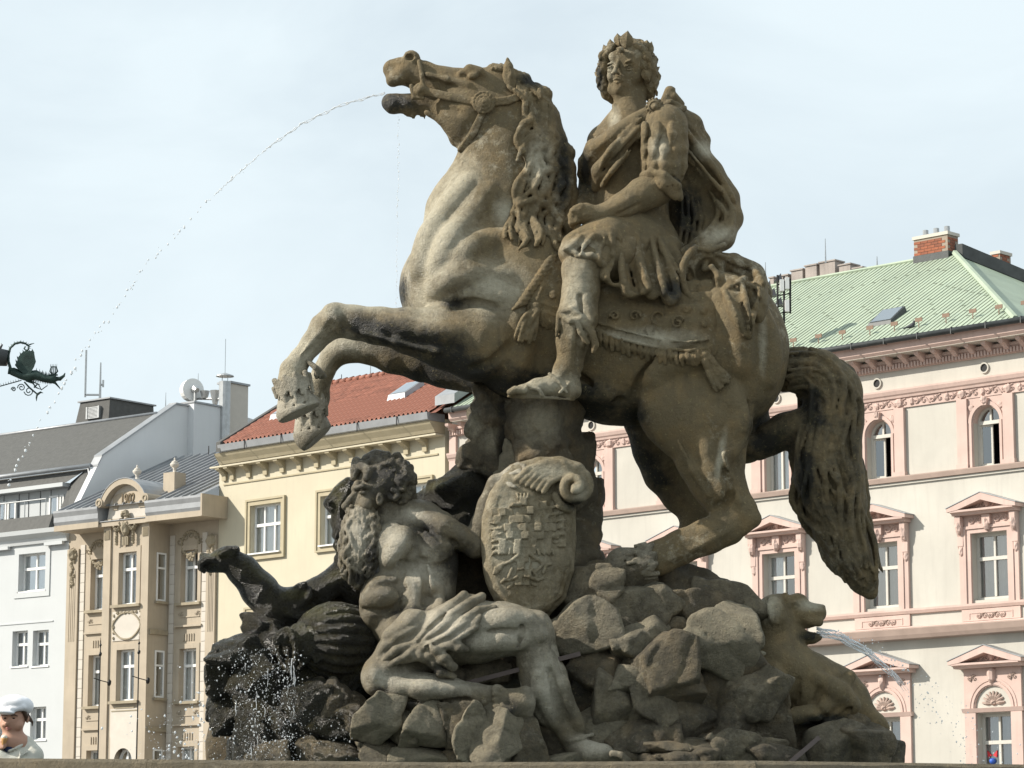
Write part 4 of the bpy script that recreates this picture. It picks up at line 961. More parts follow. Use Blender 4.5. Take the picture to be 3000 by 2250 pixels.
MB().box(ps-.28, ps+.28, -.15, .42, pz0-.6, pz1).build('roof_pier', M['tan'], tn.B); vase((ps, .13, pz1), .62)
# roof of the tan house: zinc strips meeting the party wall
dz = (lambda a, b: (b[1]-a[1])/(a[0]-b[0]))(tn.qs(0, 398, 1401), tn.qs(0, 579, 1318)); rz0 = zc0+.74
dz = max(.35, min(.8, dz))
for i in range(int((TL-eL)/.42)+1):
    a = eL+i*.42; b = min(a+.415, TL+.02); m = MB(); D2 = 6.0
    m.add([(a, -1.1, rz0), (b, -1.1, rz0), (b, -1.1+D2, rz0+dz*D2), (a, -1.1+D2, rz0+dz*D2)], [(0, 1, 2, 3)]); m.add([(a-.015, -1.1, rz0), (a+.02, -1.1, rz0), (a+.02, -1.1+D2, rz0+dz*D2), (a-.015, -1.1+D2, rz0+dz*D2), (a-.015, -1.1, rz0+.07), (a+.02, -1.1, rz0+.07), (a+.02, -1.1+D2, rz0+dz*D2+.07), (a-.015, -1.1+D2, rz0+dz*D2+.07)], [(4, 5, 6, 7), (0, 1, 5, 4), (0, 4, 7, 3), (1, 2, 6, 5)])
    m.build('roof_panel', M['zinc'], tn.B, fix=False)
# wrought poles in front
for px, py in ((295, 1868), (408, 1862)):
    Pt = at(px, py, 98); h = Pt.z; e = tag(empty('iron_pole', (Pt.x, 98, 0)), 'slender black iron pole with hooked arm, '+('left' if px < 350 else 'right')+' one before the tan house', 'pole', 'iron poles before the tan house')
    m = MB(); m.tube([(0, 0, 0), (0, 0, h-.5), (0, 0, h)], [.026, .022, .008], 6); m.build('shaft', M['black'], e)
    m = MB(); m.tube([(-.2, 0, h-1.35), (0, 0, h-1.42), (.3, -.05, h-1.5)], .018, 6); lump(m, .32, h-1.5, .14, .2, 0, .07, 2); lump(m, 0, h-.55, .11, .14, -.0, .06, 2); lump(m, 0, h-.25, .08, .1, 0, .05, 2); m.build('hook_arm', M['black'], e)

# ------------------------------------------------------------------ white building with dark mansard
wh = Fac('white_building', 'white rendered building with dark shingled mansard roof and terrace at the left edge', -38.5, tuple(tn.O)[:2])
wq = wh.q
WLf = wq(-560, 1700)[0]
wn = [((58, 133), (1625, 1727), 2, .6), ((37, 79), (1850, 1950), 2, .62), ((97, 140), (1848, 1949), 2, .62), ((90, 133), (2072, 2166), 2, .62), ((-40, 10), (2075, 2170), 2, .62), ((-90, -20), (1635, 1740), 2, .6), ((-60, -15), (1855, 1955), 2, .62)]
hs = []; 
for (x0, x1), (y0, y1), c_, t_ in wn: s0_, z1_ = wq((x0), (y0)); s1_, z0_ = wq(x1, y1); hs.append((s0_, s1_, z0_, z1_))
wtop = wq(100, 1560)[1]
wall(wh, M['white'], WLf, -.02, 0, wtop, hs)
for h, (x_, y_, c_, t_) in zip(hs, wn):
    window(wh, *h, -.24, c_, t_, 'paint', 'glassbright' if y_[0] < 1800 else 'glass', 'white' if y_[0] < 1800 else 'grey', True, fw=.06)
h = hs[0]; m = MB(); e = .24; m.box(h[0]-e, h[0]-.002, -.04, -.002, h[2]-e, h[3]+e); m.box(h[1]+.002, h[1]+e, -.04, -.002, h[2]-e, h[3]+e); m.box(h[0]-.002, h[1]+.002, -.04, -.002, h[3]+.002, h[3]+e); m.box(h[0]-.002, h[1]+.002, -.04, -.002, h[2]-e, h[2]-.065); m.build('window_surround', M['white'], wh.B)
z_ = wq(80, 1825)[1]; wh.box('raised_panel', M['white'], WLf, wq(156, 1830)[0], .002, .03, z_-.02, z_+.02)
z1_ = wq(150, 1545, .4)[1]; wh.prof('cornice', M['white'], WLf, -.02, [(.002, z1_-.5), (.10, z1_-.5), (.16, z1_-.3), (.40, z1_-.16), (.44, z1_), (.002, z1_)])
for a, b in ((WLf, wq(36, 1590)[0]), (wq(142, 1572)[0], wq(195, 1570)[0])): wh.box('cornice_block', M['white'], a, b, .10, .22, z1_-.62, z1_-.503)
# dark parapet, terrace, roof
pz = wq(100, 1512, .2)[1]; tr_ = wq(152, 1515, .2)[0]
m = MB(); m.prism([(-.36, z1_+.003), (-.16, pz), (.06, pz), (.06, z1_+.003)], 'x', WLf, tr_); m.build('parapet', M['slate'], wh.B)
m = MB(); 
rs = wq(152, 1490, -.2)[0]; zr = pz+.62
m.tube([(WLf, -.1, zr), (rs, -.1, zr)], .025, 6); x = rs
while x > WLf: m.tube([(x, -.1, pz), (x, -.1, zr)], .02, 6); x -= 1.15
m.build('railing', M['steel'], wh.B)
RC = 1.6; tz = wh.q(100, 1428, -RC)[1]; te = wh.q(205, 1480, -RC)[0]
m = MB(); m.add([(WLf, RC, pz-1), (te, RC, pz-1), (te, RC, tz), (WLf, RC, tz)], [(0, 1, 2, 3)]); m.build('terrace_wall', M['white'], wh.B, fix=False)
for x0, x1 in ((0, 24), (28, 52), (149, 176), (180, 192), (-60, -20)):
    a, b = wh.q(x0, 1490, -RC+.02)[0], wh.q(x1, 1490, -RC+.02)[0]; zt2 = wh.q(20, 1470, -RC+.02)[1]; window(wh, a, b, pz-.9, zt2, -RC+.10, 1, None, 'paint', 'glassbright', None, False)
# profile of the roof at the party wall (outwards, z)
pf = [wh.qs(-.02, *p) for p in ((232, 1472), (284, 1366), (296, 1338), (514, 1185), (574, 1195), (574, 1180), (640, 1190), (647, 1196), (760, 1235))]
e0, e1 = pf[1], pf[2]; lowz = pf[0]
ev = wh.qs(-.02, 212, 1500); base_o = ev[0]
# eaves of upper slope -> ridge, both running left
ridge = pf[3]; up0 = wh.qs(-.02, 288, 1361)
rgp = wh.qs(-.02, 474, 1210)
m = MB(); m.add([(WLf, -up0[0], up0[1]), (-.3, -up0[0], up0[1]), (-.3, -rgp[0], rgp[1]), (WLf, -rgp[0], rgp[1])], [(0, 1, 2, 3)]); m.add([(WLf, -rgp[0], rgp[1]), (-.3, -rgp[0], rgp[1]), (-.3, -rgp[0]+6, rgp[1]-.1), (WLf, -rgp[0]+6, rgp[1]-.1)], [(0, 1, 2, 3)])
m.build('upper_roof', M['slate'], wh.B, fix=False)
m = MB(); m.tube([(WLf, -rgp[0], rgp[1]+.02), (-.3, -rgp[0], rgp[1]+.02)], .07, 6); m.tube([(WLf, -up0[0]-.15, up0[1]-.03), (-.3, -up0[0]-.15, up0[1]-.03)], .09, 8); m.tube([(-.4, -up0[0]-.15, up0[1]-.05), (-.4, -up0[0]-.05, up0[1]-.5), (-.35, -lowz[0]-.3, lowz[1]-.6)], .05, 6); m.build('roof_gutter', M['zinc'], wh.B, smooth=True)
cheek = wh.q(236, 1400, -1.0)[0]
m = MB(); o0, o1 = lowz[0]+.35, up0[0]-.1; zL = pz-.5
m.add([(tr_, -.1, zL), (-.03, -.1, zL), (-.03, -o1, up0[1]-.08), (cheek-.2, -o1, up0[1]-.08), (te, RC-.02, tz)], [(0, 1, 2, 3, 4)])
m.add([(WLf, RC-.35, tz-.02), (te+.15, RC-.35, tz-.02), (cheek-.1, -o1, up0[1]-.08), (WLf, -o1, up0[1]-.08)], [(0, 1, 2, 3)]); m.build('lower_roof', M['slate'], wh.B, fix=False)
m = MB(); m.box(WLf, te+.1, RC-.5, RC-.02, tz-.18, tz-.03); m.build('dormer_soffit', M['white'], wh.B)
pp_ = [(-o, z) for o, z in pf]; pp_ += [(pp_[-1][0], 2), (pp_[0][0], 2)]
m = MB(); m.prism(pp_, 'x', -.30, -.012); m.build('party_wall', M['firewall'], wh.B)
m = MB()
for (a, b) in zip(pp_[1:5], pp_[2:6]): m.prism([(a[0]-.02, a[1]+.004), (b[0]+.02, b[1]+.004), (b[0]+.02, b[1]+.07), (a[0]-.02, a[1]+.07)], 'x', -.38, .05)
m.build('coping', M['zinc'], wh.B)
# chimneys of the party wall
c0_ = wh.qs(.25, 566, 1180); c1_ = wh.qs(.25, 648, 1192)
MB().box(-.35, .30, -c0_[0], -c1_[0], c0_[1]-5, c0_[1]).build('chimney', M['firewall'], wh.B); MB().box(-.40, .35, -c0_[0]-.04, -c1_[0]+.04, c0_[1]+.003, c0_[1]+.07).build('chimney_cap', M['zinc'], wh.B)
c2_ = wh.qs(.1, 675, 1122); c3_ = wh.qs(.1, 712, 1130)
m = MB(); m.box(-.5, .1, -c2_[0], -c3_[0]+.3, c2_[1]-4, c2_[1]); o = m.build('chimney', M['palestone'], wh.B); MB().box(-.58, .16, -c2_[0]-.06, -c3_[0]+.36, c2_[1]+.003, c2_[1]+.08).build('cap', M['zinc'], o)
fl_ = wh.qs(.3, 659, 1118)
m = MB(); m.tube([(.3, -fl_[0], fl_[1]-4.2), (.3, -fl_[0], fl_[1])], .23, 14); o = m.build('flue', M['steel'], wh.B, smooth=False); m = MB(); m.lathe([(.36, 0), (.34, .04), (.05, .14)], (.3, -fl_[0], fl_[1]+.2), 14); m.tube([(.15, -fl_[0], fl_[1]), (.15, -fl_[0], fl_[1]+.22)], .02, 4); m.tube([(.45, -fl_[0], fl_[1]), (.45, -fl_[0], fl_[1]+.22)], .02, 4); m.tube([(.3, -fl_[0], fl_[1]+.2), (.3, -fl_[0], fl_[1]+1.7)], .015, 4); m.build('flue_cap', M['steel'], o)
# lift housing on the flat roof
a0_, z1b = wh.q(224, 1180, rgp[0]-.5); b0_, _ = wh.q(318, 1170, rgp[0]-.5); zb3 = wh.q(260, 1245, rgp[0]-.5)[1]
yb = -(rgp[0]-.5); m = MB(); m.add([(a0_-.2, yb, zb3-.4), (b0_, yb, zb3-.4), (b0_, yb+2.6, zb3-.4), (a0_-.2, yb+2.6, zb3-.4), (a0_+.1, yb+.12, z1b), (b0_-.05, yb+.12, z1b), (b0_-.05, yb+2.5, z1b), (a0_+.1, yb+2.5, z1b)], [(4, 5, 6, 7), (0, 1, 5, 4), (1, 2, 6, 5), (2, 3, 7, 6), (3, 0, 4, 7)]); ro = m.build('roof_housing', M['slate'], wh.B)
m = MB(); m.box(a0_+.0, b0_+.02, yb+.05, yb+2.6, z1b+.004, z1b+.06); m.build('housing_cap', M['zinc'], ro)
v0, v1 = wh.q(253, 1190, rgp[0]-.4)[0], wh.q(283, 1190, rgp[0]-.4)[0]; vz0, vz1 = wh.q(268, 1225, rgp[0]-.4)[1], wh.q(268, 1190, rgp[0]-.4)[1]
m = MB(); m.box(v0-.08, v0, yb-.05, yb+.12, vz0, vz1); m.box(v1, v1+.08, yb-.05, yb+.12, vz0, vz1)
for i in range(9): z_ = vz0+(vz1-vz0)*i/9; m.box(v0, v1, yb-.03, yb+.10, z_, z_+.035)
m.build('louvre', M['steel'], ro)
# ================================================================== statue materials
BROWN = stone('brown_sandstone', base=(.20, .155, .082), pale=(.52, .47, .345), warm=(.25, .172, .076), dark=(.022, .020, .014))
GREY = stone('wet_grey_sandstone', base=(.19, .162, .108), pale=(.54, .49, .38), warm=(.20, .155, .085), wetr=.22, rough=.72)
ROCK = stone('rock_sandstone', base=(.15, .124, .08), pale=(.42, .375, .265), warm=(.215, .15, .074), bumpd=.012, wetr=.2)
MOSS = stone('algae_black_stone', base=(.032, .029, .018), dark=(.012, .012, .009), pale=(.12, .11, .05), warm=(.055, .045, .018), bumpd=.016, wetr=.15, rough=.6)
def blob(x, y, cx, cy, rx, ry, a=0):
    c, s = math.cos(R(a)), math.sin(R(a)); dx, dy = x-cx, y-cy
    u = (dx*c+dy*s)/rx; v = (-dx*s+dy*c)/ry
    return np.exp(-(u*u+v*v)*1.2)
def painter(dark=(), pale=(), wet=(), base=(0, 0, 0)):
    """weather stains plus painted sunlight and shade: black algae, lime-washed pale areas, wet areas"""
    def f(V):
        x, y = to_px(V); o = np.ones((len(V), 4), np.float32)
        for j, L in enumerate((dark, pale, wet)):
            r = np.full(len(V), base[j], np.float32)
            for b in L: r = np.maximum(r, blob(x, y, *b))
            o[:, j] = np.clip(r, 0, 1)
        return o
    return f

# ================================================================== horse
HY = -14      # forehand turned a little to the viewer
horse = empty('horse_statue', tuple(W(1700, 1750, 40)))
tag(horse, 'rearing sandstone horse spouting water from its open mouth, ridden by the laurelled rider', 'horse statue')
h_paint = painter(dark=[(1200, 995, 250, 66, 12), (1210, 1000, 230, 60, 12), (1340, 1080, 230, 80, 18), (1340, 1080, 200, 70, 18), (1090, 962, 130, 40, 8), (1250, 1110, 150, 50, 14), (1450, 1130, 160, 60, 10), (1560, 1160, 260, 80, 10), (1160, 305, 75, 45, 0), (1175, 860, 22, 70, 0), (1900, 1360, 60, 150, -35), (2240, 1260, 70, 90, 0), (1720, 1200, 160, 60, 5), (1330, 890, 50, 25, 0), (1850, 1220, 60, 60, 0), (1640, 1130, 200, 50, 8)],  # algae black under the foreleg, with belly shade painted in
    pale=[(975, 905, 60, 36, 0), (860, 1110, 60, 70, 0), (1100, 893, 160, 18, 2), (1260, 640, 50, 150, 25), (1250, 760, 70, 110, 0), (1480, 620, 40, 50, 0), (2110, 1340, 12, 80, 10), (2235, 1010, 14, 90, 0), (1280, 700, 110, 230, 18), (1050, 895, 160, 22, 2), (890, 1040, 90, 120, 30), (870, 1180, 90, 110, 0), (1020, 1010, 90, 40, 0), (1330, 560, 70, 120, 25), (1250, 870, 70, 80, 0), (930, 1240, 70, 80, 0), (1450, 850, 120, 90, 0)],  # pale stone, with sunlit neck and foreleg highlights painted in
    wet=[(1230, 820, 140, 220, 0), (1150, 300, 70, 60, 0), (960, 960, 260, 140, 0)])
v = Vol(.0105)
FY = ((0, 1, 0), .72)
# trunk
v.chain([(1445, 885, -20, 205), (1620, 950, 5, 222), (1810, 1010, 10, 232), (2000, 1030, 0, 228), (2100, 1020, 0, 200)], .05, fl=((0, 1, 0), .86))
v.ell(1345, 835, -60, 145, 175, 160, -12, .06)
v.ell(1300, 790, -70, 98, 150, 120, 16, .05)
v.ell(1290, 835, 70, 122, 150, 110, 8, .04)
v.ell(1420, 985, -120, 130, 130, 90, 0, .05)          # near shoulder
v.ell(1540, 840, -110, 150, 190, 90, 20, .07)
# neck
v.chain([(1410, 760, -20, 190), (1415, 640, -10, 168), (1455, 520, -5, 132), (1468, 420, 0, 112), (1445, 320, 0, 96)], .05, fl=((0, 1, 0), .66))
v.chain([(1490, 700, 0, 160), (1560, 560, 0, 110), (1560, 440, 0, 80), (1510, 330, 0, 70), (1480, 260, 0, 52)], .05, fl=((0, 1, 0), .6))
# head
v.chain([(1440, 262, 0, 68), (1360, 262, 0, 62), (1290, 248, 0, 54), (1240, 228, 0, 47), (1195, 208, 0, 43), (1160, 205, 0, 34), (1146, 203, 0, 24)], .02, fl=((0, 1, 0), .78))
v.ell(1372, 330, -25, 92, 92, 52, 0, .03); v.ell(1372, 330, 25, 92, 92, 52, 0, .03)
v.chain([(1365, 375, 0, 52), (1345, 402, 0, 34)], .03)
v.chain([(1365, 355, 0, 58), (1300, 325, 0, 34), (1245, 302, 0, 28), (1195, 303, 0, 30), (1150, 302, 0, 30), (1140, 298, 0, 22)], .02, fl=((0, 1, 0), .85))
v.chain([(1176, 222, -14, 30), (1152, 235, -10, 22)], .015); v.chain([(1176, 222, 14, 30), (1152, 235, 10, 22)], .015)
v.ell(1206, 172, -20, 26, 24, 18, 20, .012); v.ell(1206, 172, 20, 26, 24, 18, 20, .012)
v.ell(1200, 166, -38, 17, 11, 20, 10, .006, -1)
v.chain([(1128, 266, -50, 8), (1175, 272, -50, 9), (1212, 268, -50, 7)], .006, -1); v.chain([(1128, 266, 0, 9), (1175, 272, 0, 10), (1212, 268, 0, 7)], .006, -1)
v.chain([(1128, 266, 50, 8), (1175, 272, 50, 9), (1212, 268, 50, 7)], .006, -1)
v.ell(1385, 214, -38, 30, 22, 22, -8, .015); v.ell(1385, 214, 38, 30, 22, 22, -8, .015)
v.chain([(1348, 214, -48, 7), (1375, 198, -52, 9), (1408, 208, -52, 8), (1430, 226, -46, 5)], .02)
v.ell(1385, 222, -60, 16, 10, 9, -10, .004)
v.chain([(1355, 226, -60, 3), (1383, 236, -64, 3.6), (1408, 230, -60, 3)], .01, -1)
v.chain([(1250, 218, -48, 8), (1310, 232, -55, 9), (1370, 250, -60, 8)], .02); v.chain([(1250, 242, -52, 5), (1320, 262, -62, 6)], .02, -1)
v.chain([(1245, 190, -20, 10), (1330, 214, -30, 8)], .02)
v.chain([(1250, 330, -40, 10), (1290, 355, -40, 8), (1330, 395, -35, 8)], .02, 1)
v.chain([(1252, 290, -52, 6), (1300, 310, -62, 9), (1340, 330, -70, 6)], .02, -1)
for q in range(6): v.cone(W(1195+q*9, 325, 0), .02, W(1190+q*11, 337+(q % 3)*6, 4), .007, .012)
# near foreleg
v.chain([(1390, 1000, -150, 118), (1300, 985, -165, 92), (1200, 968, -175, 66), (1110, 955, -180, 54), (1040, 945, -180, 47), (985, 938, -180, 49)], .03, fl=((0, 1, 0), .8))
v.chain([(985, 938, -180, 48), (950, 960, -180, 42), (915, 1005, -180, 33), (880, 1050, -180, 32), (858, 1085, -180, 38), (856, 1120, -180, 42), (862, 1150, -180, 48)], .02, fl=((0, 1, 0), .9))
v.ell(972, 912, -205, 24, 20, 20, 20, .02); v.ell(950, 975, -200, 16, 26, 18, 30, .02)
v.chain([(960, 935, -222, 6), (925, 985, -212, 6), (880, 1040, -212, 5)], .015)
v.chain([(975, 985, -215, 5), (935, 1030, -212, 6), (905, 1062, -208, 5)], .012, -1)
v.chain([(1100, 930, -230, 6), (1200, 940, -238, 8), (1290, 960, -250, 6)], .03, -1)
v.chain([(1060, 975, -225, 6), (1160, 1000, -228, 8), (1280, 1030, -240, 8)], .03, 1)
# far foreleg
v.chain([(1450, 1030, 90, 110), (1330, 1050, 90, 86), (1240, 1052, 95, 66), (1150, 1035, 95, 56), (1090, 1020, 95, 48), (1030, 1018, 95, 43), (1003, 1025, 95, 42)], .03, fl=((0, 1, 0), .8))
v.chain([(1003, 1025, 95, 40), (972, 1050, 95, 34), (948, 1090, 95, 32), (932, 1130, 95, 34), (926, 1165, 95, 40), (910, 1205, 95, 46)], .02, fl=((0, 1, 0), .9))
v.chain([(1500, 1060, -70, 110), (1380, 1085, 60, 60), (1290, 1088, 80, 46)], .04)
# hind quarters
v.ell(2130, 1020, -50, 176, 232, 150, -8, .06); v.ell(2130, 1020, 50, 176, 232, 150, -8, .06)
v.ell(2040, 1190, -105, 158, 175, 96, -14, .035)
v.ell(1955, 1180, -120, 90, 118, 70, 0, .05)
v.chain([(2075, 1260, -105, 128), (2082, 1340, -110, 100), (2098, 1400, -115, 80), (2118, 1440, -120, 68), (2150, 1500, -125, 66)], .03, fl=((0, 1, 0), .72))
v.chain([(2170, 1500, -125, 46), (2130, 1545, -128, 52), (2070, 1572, -130, 50), (1990, 1605, -132, 48), (1930, 1634, -132, 50), (1880, 1655, -130, 48)], .025, fl=((0, 1, 0), .8))
v.chain([(2196, 1492, -140, 20), (2205, 1520, -140, 24), (2180, 1545, -140, 22)], .02)
v.chain([(2160, 1400, -175, 8), (2150, 1450, -170, 8), (2120, 1490, -165, 8)], .02, -1)
v.chain([(2150, 1545, -165, 6), (2050, 1600, -168, 7), (1960, 1640, -168, 6)], .02, 1)
v.chain([(2120, 1330, -190, 10), (2135, 1400, -180, 9), (2165, 1470, -170, 10)], .03, 1)
v.chain([(1985, 1290, -185, 6), (2030, 1380, -175, 7), (2075, 1450, -165, 6)], .03, 1)
# far hind leg
v.chain([(1935, 1210, 120, 120), (1945, 1310, 120, 92), (1962, 1380, 118, 78), (1998, 1440, 115, 64), (2040, 1500, 110, 50), (2030, 1560, 105, 38), (1970, 1625, 90, 40)], .03, fl=((0, 1, 0), .75))
v.chain([(2170, 1250, 100, 90), (2180, 1290, 80, 70)], .04)
# muscles laid on the surface
hf = v.front()
for c in ([(1225, 800, 17, 16), (1255, 700, 16, 24), (1315, 610, 16, 22), (1380, 530, 18, 14)], [(1275, 800, 17, 14), (1315, 715, 16, 22), (1370, 640, 16, 20), (1430, 560, 18, 12)], [(1340, 770, 16, 16), (1400, 715, 15, 22), (1490, 700, 17, 16)],
          [(1270, 850, 16, 14), (1330, 812, 15, 24), (1410, 800, 15, 24), (1490, 810, 17, 14)], [(1380, 870, 16, 14), (1440, 860, 14, 26), (1510, 880, 17, 14)], [(1500, 900, 16, 16), (1530, 1000, 14, 22), (1500, 1090, 16, 14)],
          [(1900, 1120, 12, 14), (1960, 1065, 9, 24), (2050, 1050, 12, 16)], [(2130, 1130, 14, 14), (2165, 1230, 12, 20), (2140, 1330, 14, 12)], [(2215, 900, 14, 14), (2255, 1010, 12, 20), (2250, 1120, 14, 12)], [(2060, 1290, 12, 10), (2085, 1380, 10, 14), (2125, 1450, 10, 10)], [(2100, 860, 14, 16), (2160, 960, 12, 26), (2170, 1080, 14, 18)],
          [(1340, 980, 14, 14), (1240, 965, 12, 18), (1130, 945, 14, 12)], [(1600, 1080, 16, 18), (1700, 1130, 14, 24), (1800, 1150, 16, 16)]): v.chain(c, .055, snap=hf)
for c in ([(1330, 900, 2, 4), (1400, 885, 3, 5), (1450, 900, 3, 3)], [(1490, 1010, 3, 5), (1440, 1060, 3, 6), (1380, 1080, 3, 4)], [(1870, 1240, 2, 5), (1862, 1150, 2, 7), (1920, 1060, 2, 5), (2010, 1030, 2, 3)],
          [(2120, 1380, 2, 3), (2140, 1440, 2, 5), (2100, 1490, 2, 3)], [(2180, 1180, 3, 4), (2190, 1280, 3, 5), (2150, 1380, 3, 4)], [(1820, 1170, 4, 4), (1760, 1150, 4, 6), (1700, 1100, 4, 4)]): v.chain(c, .035, -1, snap=hf)
for c in ([(1262, 640, 0, 4), (1300, 590, 0, 5), (1330, 520, 0, 4)], [(1350, 470, 0, 4), (1400, 520, 0, 5), (1430, 600, 0, 4)], [(1290, 700, 0, 3), (1330, 690, 0, 4), (1350, 660, 0, 3)]): v.chain(c, .012, snap=hf)
HN = ((.007, 4.5, 3), (.0035, 13, 21), (.0018, 34, 9))
hf = v.front(HN)
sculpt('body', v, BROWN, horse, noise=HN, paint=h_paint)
# hooves with fringe of hair above
def hoof(c0, c1, r0, r1, d, cut, name='hoof'):
    h = Vol(.007); h.chain([(*c0, d, r0), (*c1, d, r1)], .01, fl=((0, 1, 0), .9))
    P = W(*cut[0], d); Q = W(*cut[1], d); dr = (Q-P).normalized(); n = Vector((-dr.z, 0, dr.x))
    if n.z > 0: n = -n
    h.slab(np.array(W((cut[0][0]+cut[1][0])/2, (cut[0][1]+cut[1][1])/2, d)), n, .4)
    ax = (W(*c1, d)-W(*c0, d)).normalized(); s = Vector((-ax.z, 0, ax.x))
    for i in range(15):
        t = (i/14-.5)*2; a = W(*c0, d)+s*t*r0*K*1.12+Vector((0, -r0*K*1.08*math.sqrt(max(0, 1-t*t*.85)), 0))
        for j in range(2):
            a2 = a-ax*(.045+.012*((i*7) % 4))+s*.008*j
            h.cone(a2, .011, a2+ax*(.055+.022*((i*5) % 4))+Vector((0, -.008, 0)), .006, .004)
    for t in (-.5, -.1, .35):
        a = W(*c1, d)+s*t*r1*K; h.cone(a+Vector((0, -r1*K*.95, 0))-ax*.01, .006, a+Vector((0, -r1*K*.7, 0))-ax*.01, .006, .003, -1)
    sculpt(name, h, GREY, horse, noise=((.002, 20, 4),), paint=painter(pale=[(880, 1190, 120, 120)], base=(0, .3, .3)))
hoof((861, 1152), (874, 1200), 47, 66, -180, ((818, 1240), (930, 1187)))
hoof((908, 1212), (917, 1268), 43, 60, 95, ((890, 1322), (968, 1252)))
hoof((1872, 1647), (1825, 1655), 42, 52, -130, ((1760, 1699), (1930, 1698)))
# fetlock tuft
v = Vol(.007)
for q in range(9): v.chain([(902+q*4, 1058+q*3, -200+q*6, 7), (925+q*3, 1078+q*3, -205+q*6, 8), (930+q*2-(q % 3)*6, 1100+(q % 2)*8, -200+q*6, 4)], .006)
sculpt('fetlock_hair', v, GREY, horse, paint=painter(base=(0, .4, .2)))
# ear, bridle
v = Vol(.006); v.chain([(1494, 258, -30, 22), (1492, 222, -36, 20), (1489, 195, -38, 14), (1487, 172, -38, 5)], .01, fl=((0, 1, 0), .8))
v.chain([(1484, 240, -58, 8), (1484, 212, -58, 10), (1486, 188, -56, 6)], .005, -1)
sculpt('ear', v, BROWN, horse, paint=painter())
v = Vol(.006); v.chain([(1480, 252, 30, 22), (1470, 215, 36, 18), (1468, 192, 38, 8)], .01); sculpt('ear', v, BROWN, horse, paint=painter())
v = Vol(.006); FB = ((0, 1, 0), .5)
for o in (-8, 8):
    v.chain([(1248, 268+o, -52, 5), (1320, 284+o, -72, 5), (1390, 298+o, -78, 5)], .004)
    v.chain([(1440, 300+o, -74, 5), (1490, 294+o, -62, 5), (1530, 278+o, -50, 5)], .004)
    v.chain([(1412+o*.8, 335, -76, 5), (1385+o, 390, -72, 5), (1352+o, 440, -50, 5)], .004)
v.chain([(1248, 268, -50, 9), (1320, 284, -70, 9), (1390, 298, -76, 9)], .006); v.chain([(1440, 300, -70, 9), (1490, 294, -58, 9), (1530, 278, -46, 9)], .006)
v.chain([(1412, 335, -72, 9), (1385, 390, -68, 9), (1352, 440, -46, 9)], .006)
v.chain([(1228, 180, -40, 7), (1236, 222, -52, 7), (1238, 250, -50, 7)], .006)
for r in (30, 20, 10):
    for q in range(16):
        a = q*math.pi/8; b = a+math.pi/8
        v.cone(W(1417+r*math.cos(a), 300+r*math.sin(a), -84-(30-r)*.3), .0085, W(1417+r*math.cos(b), 300+r*math.sin(b), -84-(30-r)*.3), .0085, .003)
v.ell(1417, 300, -78, 29, 29, 9, 0, .005); v.ell(1417, 300, -90, 7, 7, 9, 0, .003)
v.ell(1232, 262, -54, 21, 21, 12, 0, .004); v.ell(1232, 262, -62, 11, 11, 10, 0, .003); v.chain([(1205, 252, -48, 7), (1212, 285, -48, 7), (1240, 288, -50, 6)], .004)
sculpt('bridle', v, BROWN, horse, paint=painter(base=(.15, .1, 0)))
# mane
v = Vol(.0075); v.chain([(1420, 222, 5, 22), (1448, 206, 5, 20), (1478, 212, 5, 22), (1520, 232, 5, 24)], .02)
v.chain([(1530, 250, 10, 30), (1575, 290, 12, 34), (1600, 345, 14, 40), (1615, 420, 16, 48), (1635, 500, 16, 52), (1640, 580, 12, 55), (1625, 660, 0, 60), (1580, 720, -40, 60)], .02)
for x, y, r in ((1535, 235, 22), (1570, 262, 20), (1592, 278, 26), (1600, 318, 22), (1618, 350, 24), (1624, 386, 24), (1630, 418, 20), (1655, 450, 30), (1660, 492, 27), (1662, 530, 26), (1663, 572, 26), (1660, 612, 28)):
    v.chain([(x-20, y+8, -8, r*.8), (x, y, 10, r), (x-4, y+14, 34, r*.8)], .01)
mf_ = v.front()
def mf(x, y):
    a_, b_ = mf_(x, y), hf(x, y)
    c_ = [q for q in (a_, b_) if q is not None]; return min(c_) if c_ else None
strands(v, [(1440, 200, 0), (1490, 216, 0), (1530, 270, 0)], [(1465, 190, 0), (1535, 228, 0), (1565, 290, 0)], 6, 8, 6, 5, 1.5, seed=3, snap=mf)
strands(v, [(1505, 250, -9), (1545, 340, -9), (1520, 440, -9), (1530, 530, -9), (1480, 620, -9), (1500, 720, -9)], [(1560, 250, -9), (1612, 330, -9), (1640, 440, -9), (1668, 540, -9), (1660, 640, -9), (1640, 730, -9)], 17, 10, 8, 15, 2.7, seed=5, k=.002, m=40, dj=4, snap=mf)
